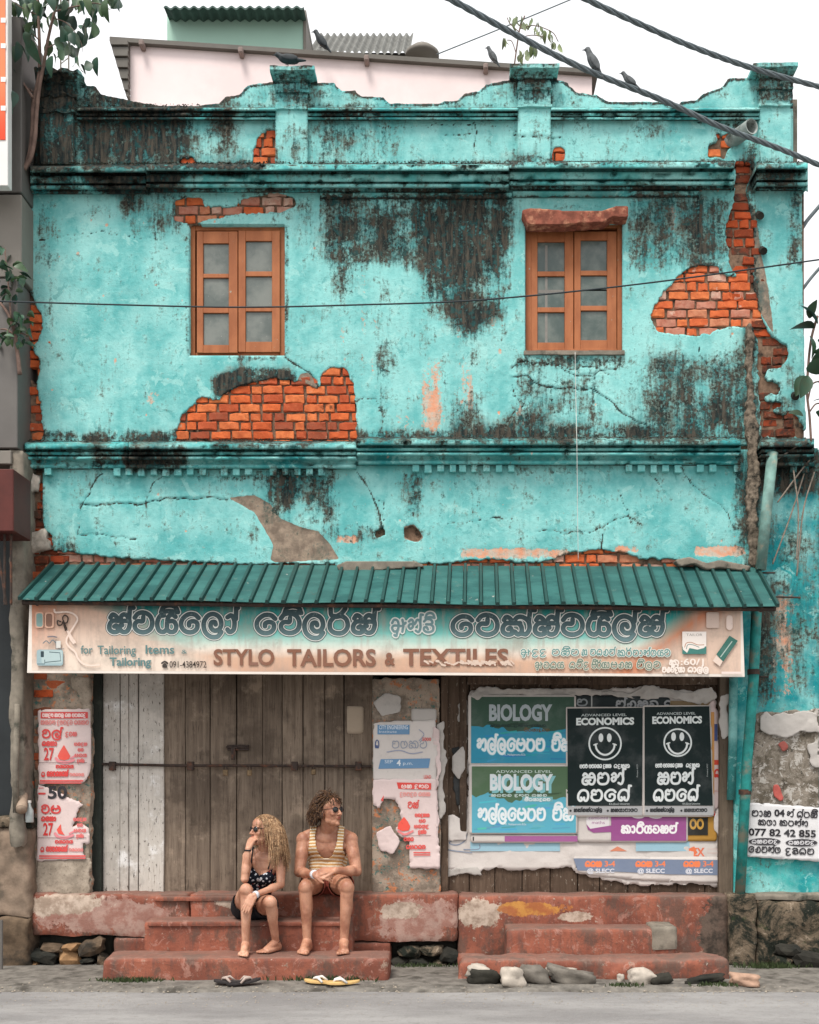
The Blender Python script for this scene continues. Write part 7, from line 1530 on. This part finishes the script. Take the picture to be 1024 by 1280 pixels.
for q, sh in ((-1, sL), (1, sR)):
    a_ = nk.lerp(pel, .28) + Vector((q * .066, -.115, 0)); MB().tube(catmull([a_, nk + Vector((q * .078, -.085, .0)), nk + Vector((q * .085, -.02, .042)), nk + Vector((q * .085, .06, .01))], 5), .006, 6).build('strap', M_BLK, WT, True)
fl = Flesh(); fl.ell(pel + Vector((0, .0, .0)), (.158, .134, .10))
for hp, kn in ((hL, kL), (hR, kR)): fl.cone(hp, kn.lerp(hp, .55), .099, .088)
me = fl.mesh('shorts', .007, 3); put('shorts', thick_cloth(cut(me, lambda c, n_: c.y > -.44 and c.z < pel.z + .10), .005), M_BLK, WT)
HBl = hair_mat('blond_dreadlocks', srgb(104, 76, 52), srgb(160, 124, 90), srgb(192, 160, 124))
fl = Flesh(); fl.ell((0, .026, .040), (.076, .094, .082), M=HW_); me = fl.mesh('hc', .007, 3); Mi = HW_.inverted()
put('hair', cut(me, lambda c, n_: (lambda l: (l.y > -.075 + max(0, .08 - l.z) * 1.0 and l.z > -.06) or (l.z > .078))(Mi @ c)), HBl, WT)
curls('dreadlocks', HW_, WT, HBl, 640, lambda q: .25 + .07 * max(0, q.y), .0021, (.0020, .4), 5, lambda q: (q.y > -.1 and q.z > -.4) or (q.z > .45 and q.y > -.72), fall=(.10, -.04, -1), spread=.14, lift=.3, inner=1.02)
curls('dreadlocks', HW_, WT, HBl, 120, lambda q: .31, .0023, (.0025, .5), 6, lambda q: q.x > .72 and abs(q.y) < .35 and q.z > -.2, fall=(-.02, -.30, -1), spread=.10, lift=.3, inner=1.02)
glasses(HW_, WT, .93, .023, .023)
fl = Flesh(); fl.ell((0, -.093, -.048), (.017, .006, .0045), M=HW_); fl.ell((0, -.092, -.057), (.015, .006, .005), M=HW_); m_ = bpy.data.meshes.new('lips'); fl.bm.to_mesh(m_); fl.bm.free(); put('lips', m_, simple('lips_rose', srgb(178, 92, 84), .5, .1, 20), WT)
d_ = (wR - eR).normalized(); MB().tube([wR - d_ * .026, wR - d_ * .004], .0275, 16).build('wristband', simple('white_wristband', srgb(206, 208, 214), .5, .1, 40), WT, True)
d_ = (wL - eL).normalized(); MB().tube([wL - d_ * .018, wL - d_ * .008], .0265, 16).build('wristband', M_BLK, WT, True)
d_ = (aR - kR).normalized(); MB().tube([aR - d_ * .012, aR - d_ * .004], .031, 16).build('anklet', M_BLK, WT, True)
# ------------------------------------------------------------ cables and wires
M_CAB = simple('grey_cable', srgb(104, 114, 118), .6, .2, 20); M_WIRE = simple('dark_wire', srgb(40, 48, 52), .6, .1, 20)
def bundle(name, lab, ctrl, r, n, pitch, cat='cable', mat=None):
    path = catmull(ctrl, 40); t = thing(name, lab, cat, path[0]); L = [0]
    for a_, b_ in zip(path[:-1], path[1:]): L.append(L[-1] + (b_ - a_).length)
    for k in range(n):
        pts = []
        for i, p in enumerate(path):
            d = (path[min(i + 1, len(path) - 1)] - path[max(0, i - 1)]).normalized(); u = d.cross(Vector((0, 0, 1))).normalized(); v = d.cross(u); a_ = L[i] / pitch * 6.283 + k * 6.283 / n
            pts.append(p + (u * math.cos(a_) + v * math.sin(a_)) * r)
        MB().tube(pts, r * .82, 7, False).build('strand', mat or M_CAB, t, True)
    return t
bundle('cable_bundle', 'thick twisted grey cable bundle crossing in front of the parapet down to the right', [P(520, -22, -3.0), P(565, 0, -2.8), P(650, 46, -2.5), P(735, 88, -2.3), P(830, 126, -2.0), P(900, 158, -1.8), P(985, 190, -1.5), P(1060, 222, -1.2)], .0095, 4, .36)
bundle('cable_bundle', 'upper twisted grey cable bundle against the white sky at the top right', [P(700, -18, -3.2), P(735, 0, -3.0), P(800, 30, -2.8), P(870, 60, -2.6), P(950, 88, -2.3), P(1060, 118, -2.0)], .0085, 4, .38)
def wire(lab, ctrl, r, mat=M_WIRE, cat='wire', name='wire'): return props(MB().tube(catmull(ctrl, 14), r, 6).build(name, mat, None, True), lab, cat)
wire('long thin dark wire sagging across both windows of the facade', [P(-20, 376, -1.0), P(150, 381, -1.0), P(300, 384, -1.0), P(450, 381, -1.0), P(600, 375, -1.0), P(800, 355, -1.0), P(1050, 321, -1.0)], .0055)
wire('thin stay wire rising from the roof line to the top of the picture', [P(546, 68, 2.6), P(640, 30, 2.6), P(760, -20, 2.6)], .006, M_CAB)
wire('dark cable end at the right edge, beside the upper wall', [P(1003, 285, .1), P(1012, 272, .1), P(1040, 240, .1)], .016, M_CAB); wire('lower dark cable end at the right edge above the leaves', [P(1003, 362, .1), P(1016, 345, .1), P(1040, 318, .1)], .013, M_CAB)
wire('white string hanging down from the right window over the cornice', [P(719, 440, -.05), P(720, 500, -.06), P(721, 546, -.20), P(721.5, 580, -.20), P(722, 640, -.16), P(723, 700, -.12)], .0022, simple('white_string', srgb(206, 204, 198), .8, .1, 20), 'string', 'string')
for i, pts in enumerate([[(1012, 570), (990, 640), (966, 705)], [(1018, 590), (1004, 640), (996, 720)], [(972, 628), (1000, 590), (1012, 575)], [(992, 588), (998, 640), (996, 700)], [(970, 575), (990, 562), (1008, 550)]]):
    wire(['long dry vine stem slanting down the turquoise pier', 'dry vine stem hanging near the right edge of the pier', 'short dry vine stem crossing below the dentils', 'thin vertical vine stem on the turquoise pier', 'dry twig leaning over the broken cornice at the right'][i], [P(x_, y_, -.03 - .02 * i) for x_, y_ in pts], .006, simple('dry_vine', srgb(140, 128, 116), .9, .3, 30), 'vine', 'vine_stem')
# ------------------------------------------------------------ birds
def bird(lab, px, py, y, h, face, mat, up=.35, group='crows perched along the roofs'):
    """h = body length in metres, face +1 looks right / -1 looks left"""
    o = P(px, py, y); t = thing('bird', lab, 'bird', o, group); fl = Flesh(); s = h; c = o + Vector((0, 0, .20 * s)); ax = Vector((face * math.cos(up), 0, math.sin(up)))
    rot = ax.to_track_quat('X', 'Z').to_matrix()
    fl.ell(c, (.30 * s, .13 * s, .145 * s), rot); hd = c + ax * .30 * s + Vector((face * .02 * s, 0, .10 * s)); fl.cone(c + ax * .15 * s, hd, .11 * s, .075 * s); fl.ell(hd, (.088 * s, .075 * s, .078 * s))
    fl.cone(hd + Vector((face * .06 * s, 0, 0)), hd + Vector((face * .19 * s, 0, -.02 * s)), .032 * s, .008 * s, seg=8); fl.cone(c - ax * .18 * s, c - ax * .55 * s + Vector((0, 0, .02 * s)), .085 * s, .030 * s, seg=8)
    put('body', fl.mesh('body', .014 * s + .001, 2), mat, t)
    for q in (-1, 1):
        f2 = Flesh(); f2.ell(c - ax * .06 * s + Vector((0, q * .115 * s, .01 * s)), (.27 * s, .03 * s, .10 * s), rot); put('wing', f2.mesh('wing', .014 * s + .001, 1), mat, t)
        MB().tube([c + Vector((0, q * .04 * s, -.10 * s)), o + Vector((0, q * .04 * s, 0)), o + Vector((face * .07 * s, q * .045 * s, 0))], .012 * s, 6).build('leg', M_IRON, t)
M_CROW = simple('crow_feathers', srgb(44, 50, 54), .6, .3, 30); M_CROWG = simple('grey_crow_feathers', srgb(92, 96, 98), .7, .3, 30)
bird('black crow standing on the cap of the middle-left parapet pier, looking left', 360, 82, -.02, .25, -1, M_CROW, .12)
bird('dark crow on the pink building roof beside the green upper room', 402, 58, 2.8, .28, -1, M_CROW, .9); bird('grey bird on the roof line left of the second pier', 616, 76, 2.8, .24, -1, M_CROWG, 1.0)
bird('grey-necked crow upright on the cable right of the second pier', 742, 86, -2.26, .20, -1, M_CROWG, 1.05); bird('small crow on the cable above the right parapet bay', 787, 107, -2.12, .15, -1, M_CROWG, .7)
# ------------------------------------------------------------ plants with single leaves
def leaf_mesh(mat, L, W, fold, droop, seed):
    g = random.Random(seed); n = 6; V = []; Fc = []
    for i in range(n + 1):
        t_ = i / n; w_ = W * math.sin(math.pi * min(1, t_ * .96 + .03)) ** .8 * (1 - .25 * t_); z = -droop * t_ * t_ * L
        V += [(-w_ / 2, t_ * L, z + fold * w_), (0, t_ * L, z), (w_ / 2, t_ * L, z + fold * w_)]
    for i in range(n):
        for k in (0, 1): b = i * 3 + k; Fc.append((b, b + 1, b + 4, b + 3))
    me = bpy.data.meshes.new('leaf'); me.from_pydata(V, [], Fc); me.materials.append(mat); me.polygons.foreach_set('use_smooth', np.ones(len(me.polygons), bool)); return me
def leaf_mat(name, cols):
    g = NG(name); rp = g.n('ShaderNodeValToRGB'); g.l(g.rand(), rp.inputs[0]); e_ = rp.color_ramp.elements; e_[0].color = (*cols[0], 1); e_[1].color = (*cols[-1], 1)
    for i, c in enumerate(cols[1:-1]): q = e_.new((i + 1) / (len(cols) - 1)); q.color = (*c, 1)
    g.b.inputs['Transmission Weight'].default_value = 0; return g.fin(g.mix(g.ss(g.noise(14, 4, .6), .4, .7, 0, .4), rp.outputs[0], srgb(60, 60, 34)), .5, None, .4)
M_LEAF = leaf_mat('sapling_leaf', [srgb(30, 58, 50), srgb(48, 84, 62), srgb(36, 70, 56), srgb(88, 112, 70), srgb(64, 92, 74)]); M_LEAFD = leaf_mat('dark_leaf', [srgb(26, 52, 40), srgb(40, 72, 50), srgb(50, 84, 60)]); M_LEAFP = leaf_mat('pale_leaf', [srgb(96, 116, 78), srgb(130, 142, 96), srgb(110, 120, 92)])
M_BARK = simple('pinkish_grey_bark', srgb(122, 100, 90), .9, .3, 14, bump=.4)
def add_leaf(parent, mes, pos, dirn, s, g):
    o = bpy.data.objects.new('leaf', mes[g.randrange(len(mes))]); COL.objects.link(o); o.parent = parent; o.location = Vector(pos) - Vector(parent.location); d = Vector(dirn).normalized()
    q = d.to_track_quat('Y', 'Z'); o.rotation_euler = (q.to_matrix() @ Matrix.Rotation(g.uniform(-1.2, 1.2), 3, 'Y')).to_euler(); o.scale = (s * g.uniform(.8, 1.15), s, s)
LM = [leaf_mesh(M_LEAF, .11, .085, f_, d_, i) for i, (f_, d_) in enumerate([(.2, .3), (.1, .6), (.3, .1), (.15, .9)])]
sap = thing('sapling', 'young tree growing out of the left end of the wall with round green leaves', 'tree', P(24, 215, -.15))
def P3(l, y): return [P(a_, b_, y) for a_, b_ in l]
stems = [([(24,217),(32,208),(38,190),(41,160),(42,130),(48,100),(50,78),(49,40),(47,-10),(46,-40)], .022, -.15), ([(30,212),(39,195),(44,170),(46,140),(50,105),(55,80),(60,50),(67,20),(74,-5),(84,-40)], .019, -.18), ([(41,122),(25,98),(8,75),(-10,55)], .011, -.2), ([(41,115),(30,105),(18,84),(2,62),(-14,40)], .008, -.1), ([(59,60),(75,52),(92,44)], .005, -.2), ([(70,14),(95,8),(120,4),(138,12)], .006, -.25), ([(49,50),(34,36),(20,24)], .005, -.2), ([(66,22),(85,30),(100,50),(104,66)], .004, -.22), ([(50,20),(28,10),(8,-4)], .005, -.3)]
m = MB()
for pts, r, y in stems:
    pp = catmull(P3(pts, y), 6); m.tube(pp, [r * (1 - .6 * i / len(pp)) for i in range(len(pp))], 9)
m.build('trunk', M_BARK, sap, True)
g = random.Random(44)
spots = [(6,14),(14,6),(22,12),(30,4),(40,10),(36,8),(48,10),(56,10),(8,35),(14,38),(3,45),(16,60),(26,62),(24,85),(10,92),(30,30),(34,34),(42,36),(48,34),(54,36),(46,22),(65,22),(30,48),(34,56),(60,56),(78,56),(86,62),(72,65),(64,76),(78,42),(86,36),(92,30),(100,8),(108,4),(116,10),(124,2),(118,20),(128,18),(134,8),(112,28),(108,34),(118,36),(104,44),(98,70),(96,78),(104,84),(122,78),(90,4),(80,8),(72,4),(150,4),(4,134),(8,138),(12,116),(88,46),(20,20),(2,24),(44,0),(62,2),(140,-4),(132,-8),(24,-4),(10,-8),(84,-6),(56,-8)]
for (x_, y_) in spots:
    for k in range(g.choice((1, 2, 2, 3))): add_leaf(sap, LM, P(x_ + g.uniform(-4, 4), y_ + g.uniform(-4, 4) - 6, -.2 + g.uniform(-.22, .2)), (g.uniform(-.7, .7), g.uniform(-.6, .3), -1 + g.uniform(-.2, .6)), g.uniform(.75, 1.25), g)
sh = thing('wall_shrub', 'small shrub with dark leaves rooted in the gap at the left edge of the facade', 'shrub', P(26, 470, -.1)); m = MB()
for pts, r in (([(25,468),(22,440),(18,415),(10,392),(0,378)], .018), ([(20,420),(8,412),(-4,412)], .008), ([(20,415),(32,418),(38,420)], .006), ([(14,398),(10,350),(6,310)], .008)): pp = catmull(P3(pts, -.28), 6); m.tube(pp, [r * (1 - .5 * i / len(pp)) for i in range(len(pp))], 8)
m.build('stem', M_BARK, sh, True)
for k in range(80):
    cx_, cy_ = g.choice([(8, 310), (10, 330), (18, 345), (26, 345), (4, 360), (28, 398), (26, 420), (10, 418), (4, 425), (30, 408), (6, 348), (20, 372)]); add_leaf(sh, LM, P(cx_ + g.uniform(-10, 9), cy_ + g.uniform(-9, 9), -.32 + g.uniform(-.1, .12)), (g.uniform(-1, 1), g.uniform(-.6, .2), g.uniform(-1, .5)), g.uniform(.45, .85), g)
cl = thing('climbing_plant', 'big-leaved climbing plant at the right edge above the lower cornice', 'plant', P(1012, 552, -.1)); m = MB()
for pts, r in (([(1014,552),(1012,520),(1009,490),(1011,450),(1015,420),(1022,395)], .010), ([(1010,500),(1016,480),(1030,476)], .006), ([(1012,515),(1020,505),(1030,505)], .006)): pp = catmull(P3(pts, -.14), 6); m.tube(pp, r, 8)
m.build('stem', M_BARK, cl, True); LB = [leaf_mesh(M_LEAFD, .19, .125, f_, d_, i) for i, (f_, d_) in enumerate([(.2, .3), (.1, .5), (.25, .2)])]
for (x_, y_, dx, dz, s) in [(1018,410,-1,.3,1.05),(1022,405,-.6,.8,1),(1026,400,.3,1,.9),(1012,420,.3,-1,.9),(1022,425,.4,-.8,1),(1008,462,.9,.2,1.0),(1014,455,1,.6,.9),(1010,470,-.3,-.9,.95),(1006,470,-.5,-1,.9),(1016,502,.9,.4,.8),(1004,520,-.8,.3,.6),(1020,515,.8,-.5,.8),(1018,440,.8,-.3,1),(1012,398,.2,1,.7),(1024,480,.9,.5,.9)]: add_leaf(cl, LB, P(x_, y_, -.16 + g.uniform(-.08, .05)), (dx, -.25, dz), s, g)
rf = thing('roof_seedling', 'thin seedling with drooping leaves rising behind the second parapet pier', 'plant', P(645, 80, 1.5)); m = MB()
for pts, r in (([(643,82),(646,60),(650,35),(656,20)], .007), ([(648,48),(664,44),(680,46)], .004), ([(650,36),(668,32),(690,40),(698,52)], .004), ([(649,40),(638,30),(634,22)], .004), ([(645,66),(640,52),(634,50)], .004)): m.tube(catmull(P3(pts, 1.5), 6), r, 6)
m.build('stem', M_BARK, rf, True); LP_ = [leaf_mesh(M_LEAFP, .09, .05, .2, d_, i) for i, d_ in enumerate([.3, .7])]
for k in range(52):
    cx_, cy_ = g.choice([(640, 26), (650, 24), (660, 28), (670, 26), (674, 38), (684, 44), (692, 42), (696, 54), (664, 62), (655, 66), (634, 50), (676, 30), (668, 60)]); add_leaf(rf, LP_, P(cx_ + g.uniform(-6, 6), cy_ + g.uniform(-6, 4), 1.5 + g.uniform(-.2, .2)), (g.uniform(-.5, .5), g.uniform(-.3, .3), -1), g.uniform(.7, 1.1), g)
# weeds at the foot of the steps
def tuft(lab, px, y, n, w_, h_, seed, zb=.02):
    g = random.Random(seed); m = MB(); x0 = X(px, y)
    for k in range(n):
        x = x0 + g.gauss(0, w_); yy = y + g.gauss(0, .018); a_ = g.uniform(-1, 1); L = h_ * g.uniform(.5, 1.2); wd = g.uniform(.002, .005); dx, dy = g.uniform(-.6, .6) * L, g.uniform(-.6, .3) * L
        m.add([(x - wd, yy, zb), (x + wd, yy, zb), (x + dx * .5 + wd, yy + dy * .5, zb + L * .6), (x + dx * .5 - wd, yy + dy * .5, zb + L * .6), (x + dx, yy + dy, zb + L)], [(0, 1, 2, 3), (3, 2, 4)])
    props(m.build('grass_tuft', simple('weed_green_%d' % seed, srgb(60, 72, 42), .7, .4, 30), None), lab, 'grass', kind='stuff')
tuft('low green weeds along the foot of the left step', 165, -.80, 240, .10, .035, 1); tuft('green weeds behind the yellow sandals', 404, -.79, 170, .16, .045, 2); tuft('small grass tuft on the verge below the right steps', 780, -.98, 80, .06, .028, 3); tuft('green grass tuft on the verge near the right end of the steps', 895, -.96, 120, .09, .03, 4)
tuft('mossy weeds at the foot of the black rubble gap', 527, -.20, 110, .12, .03, 5, .03); tuft('dark weeds at the foot of the mossy wall base', 965, -.26, 220, .14, .05, 6, .03)
# moss and small growth on the ledges and the broken wall head
def moss(lab, spots_, seed, mat):
    g = random.Random(seed); m = MB()
    for (x0, x1, py, y0, n) in spots_:
        for k in range(n):
            p = P(g.uniform(x0, x1), py + g.uniform(-1.5, 1.5), y0 - g.uniform(0, .16)); s = g.uniform(.003, .008)
            m.add([p + Vector((-s, 0, -s * .4)), p + Vector((0, -s, -s * .4)), p + Vector((s, 0, -s * .4)), p + Vector((0, s, -s * .4)), p + Vector((g.uniform(-s, s) * .5, 0, s * g.uniform(.4, 1)))], [(0, 1, 4), (1, 2, 4), (2, 3, 4), (3, 0, 4)])
    props(m.build('moss_growth', mat), lab, 'moss', kind='stuff')
moss('black moss and grit lying on the cornice ledges and broken parapet top', [(38, 330, 204, -.02, 500), (330, 1000, 203, -.04, 420), (35, 440, 550, -.02, 300), (560, 940, 547, -.03, 420), (96, 250, 131, .1, 120)], 3, simple('black_moss', srgb(44, 46, 36), .95, .4, 20))
# ------------------------------------------------------------ stones by the right steps
SG_ = 'stones lying at the foot of the right steps'
M_WS = simple('whitish_stone', srgb(176, 166, 154), .85, .2, 14, bump=.4); M_GS = simple('grey_stone', srgb(110, 104, 96), .9, .3, 12, bump=.5)
for i, (px, py, y, sx, sy, sz, mt, lab) in enumerate([(598,1217,-.83,13,.05,8,M_WS,'small whitish stone on top of the leftmost dark stone'),(606,1229,-.86,19,.07,9,M_STONED,'black angular stone leftmost in the row by the right steps'),(640,1229,-.92,13,.07,11,M_WS,'round whitish stone left in the row below the right steps'),(668,1225,-.84,17,.07,11,M_GS,'squarish grey stone between the two whitish ones, left half of the row'),(703,1218,-.80,19,.05,5,M_WS,'flat pale stone lying on the long grey slab'),(715,1228,-.84,27,.07,9,M_GS,'long low grey slab stone in the middle of the row'),(802,1230,-.88,15,.06,9,M_WS,'rounded whitish stone right of the middle below the steps'),(826,1235,-.88,13,.05,6,M_STONED,'dark low stone right of the rounded whitish stone'),(880,1236,-.86,22,.05,5,M_STONED,'flat black stone near the right end of the steps'),(930,1245,-.92,16,.06,7,simple('pinkish_stone', srgb(170, 138, 118), .85, .2, 14),'pinkish wedge-shaped stone beside the mossy wall base'),(776,1228,-.80,4,.02,5,M_WS,'tiny upright white pebble left of the rounded stone')]):
    c = P(px, py - 3, y); c.z = max(c.z, .02 + sz / 160 * .75); o = stone(None, c, (sx / 165, sy, sz / 165), mt, 200 + i, 'stone', sub=3); props(o, lab, 'stone', SG_)
# ------------------------------------------------------------ flip-flops
def flop(lab, px, py, y, yaw, L, mat, strap, group, tip=0.0):
    c = P(px, py, y); c.z = .034; t = thing('flip_flop', lab, 'sandal', c, group); M = Matrix.Translation(c) @ Matrix.Rotation(yaw, 4, 'Z') @ Matrix.Rotation(tip, 4, 'X'); m = MB(); n = 24; ring = []
    for k in range(n):
        a_ = 2 * math.pi * k / n; yy = math.sin(a_) * L / 2; w_ = .044 * (1 + .18 * math.sin(a_)) * (1 - .12 * math.cos(2 * a_)); ring.append((math.cos(a_) * w_, yy))
    for z in (0, .007, .014): m.v += [tuple(M @ Vector((x_ * (1.0 if z != .007 else 1.02), y_, z + .010 * abs(y_ / L * 2) ** 3))) for x_, y_ in ring]
    for q in (0, 1): m.f += [(q * n + k, q * n + (k + 1) % n, (q + 1) * n + (k + 1) % n, (q + 1) * n + k) for k in range(n)]
    m.f += [tuple(reversed(range(n))), tuple(range(2 * n, 3 * n))]; m.build('sole', mat, t)
    s = MB()
    for q in (-1, 1): s.tube([M @ Vector(v) for v in ((0, L * .26, .012), (q * .010, L * .20, .034), (q * .032, L * .04, .040), (q * .044, -L * .10, .012))], [.005, .008, .010, .008], 8)
    s.build('strap', strap, t, True)
yl = simple('yellow_rubber', srgb(204, 168, 110), .7, .1, 20); ws = simple('white_strap', srgb(214, 210, 204), .6, .05, 20); bk = simple('dark_sole', srgb(50, 46, 46), .8, .2, 20); ps = simple('pale_pink_strap', srgb(176, 158, 148), .7, .15, 20)
flop('left yellow flip-flop with a white strap on the verge below the man', 402, 1225, -.93, R(72), .26, yl, ws, 'yellow sandals'); flop('right yellow flip-flop, lying slightly askew beside its mate', 428, 1230, -.97, R(108), .25, yl, ws, 'yellow sandals')
flop('dark flip-flop with pale strap, left one below the woman', 287, 1226, -.93, R(80), .23, bk, ps, 'dark sandals'); flop('dark flip-flop with pale strap, right one, partly on its mate', 305, 1227, -.95, R(-75), .24, bk, ps, 'dark sandals', .12)
# ------------------------------------------------------------ bottle and cup stuffed behind the left pier
bt = thing('plastic_bottle', 'discarded clear plastic bottle stuck upright beside the left pier', 'bottle', P(37, 1026, -.2)); c = P(37, 1028, -.2)
MB().tube([c + Vector((0, 0, z_)) for z_ in (0, .005, .09, .12, .135, .15)], [.026, .030, .030, .014, .011, .011], 14).build('bottle_body', simple('cloudy_plastic', srgb(176, 182, 180), .3, .15, 20), bt, True); MB().tube([c + Vector((0, 0, z_)) for z_ in (.15, .168)], .014, 12).build('cap', ws, bt)
cu_ = thing('paper_cup', 'crumpled beige paper cup lying with its dark opening outwards beside the bottle', 'cup', P(28, 1010, -.25)); a_ = P(29, 994, -.16); b_ = P(27, 1012, -.30)
MB().tube([a_, b_], [.034, .042], 16, False).tube([b_, b_ + (a_ - b_) * .2], [.040, .036], 16, True).build('cup_body', simple('beige_cup', srgb(160, 140, 122), .8, .2, 20), cu_, True)
# pale stone lumps in the ragged left edge
stone(house, P(42, 604, .0), (.05, .05, .07), simple('white_plaster_lump', srgb(190, 178, 166), .9, .2, 20, bump=.5), 5, 'plaster_lump', sub=3); stone(house, P(47, 677, .0), (.10, .05, .085), simple('white_mortar_lump', srgb(176, 166, 154), .9, .3, 20, dirt=srgb(110, 100, 90), bump=.6), 6, 'plaster_lump', sub=3)
# wires and hooks on facade
for (px, py) in ((948, 268), (952, 312), (992, 494)): MB().tube([P(px, py, .02), P(px + 3, py + 2, -.05)], .028, 10).build('iron_stub', M_STONED, house)
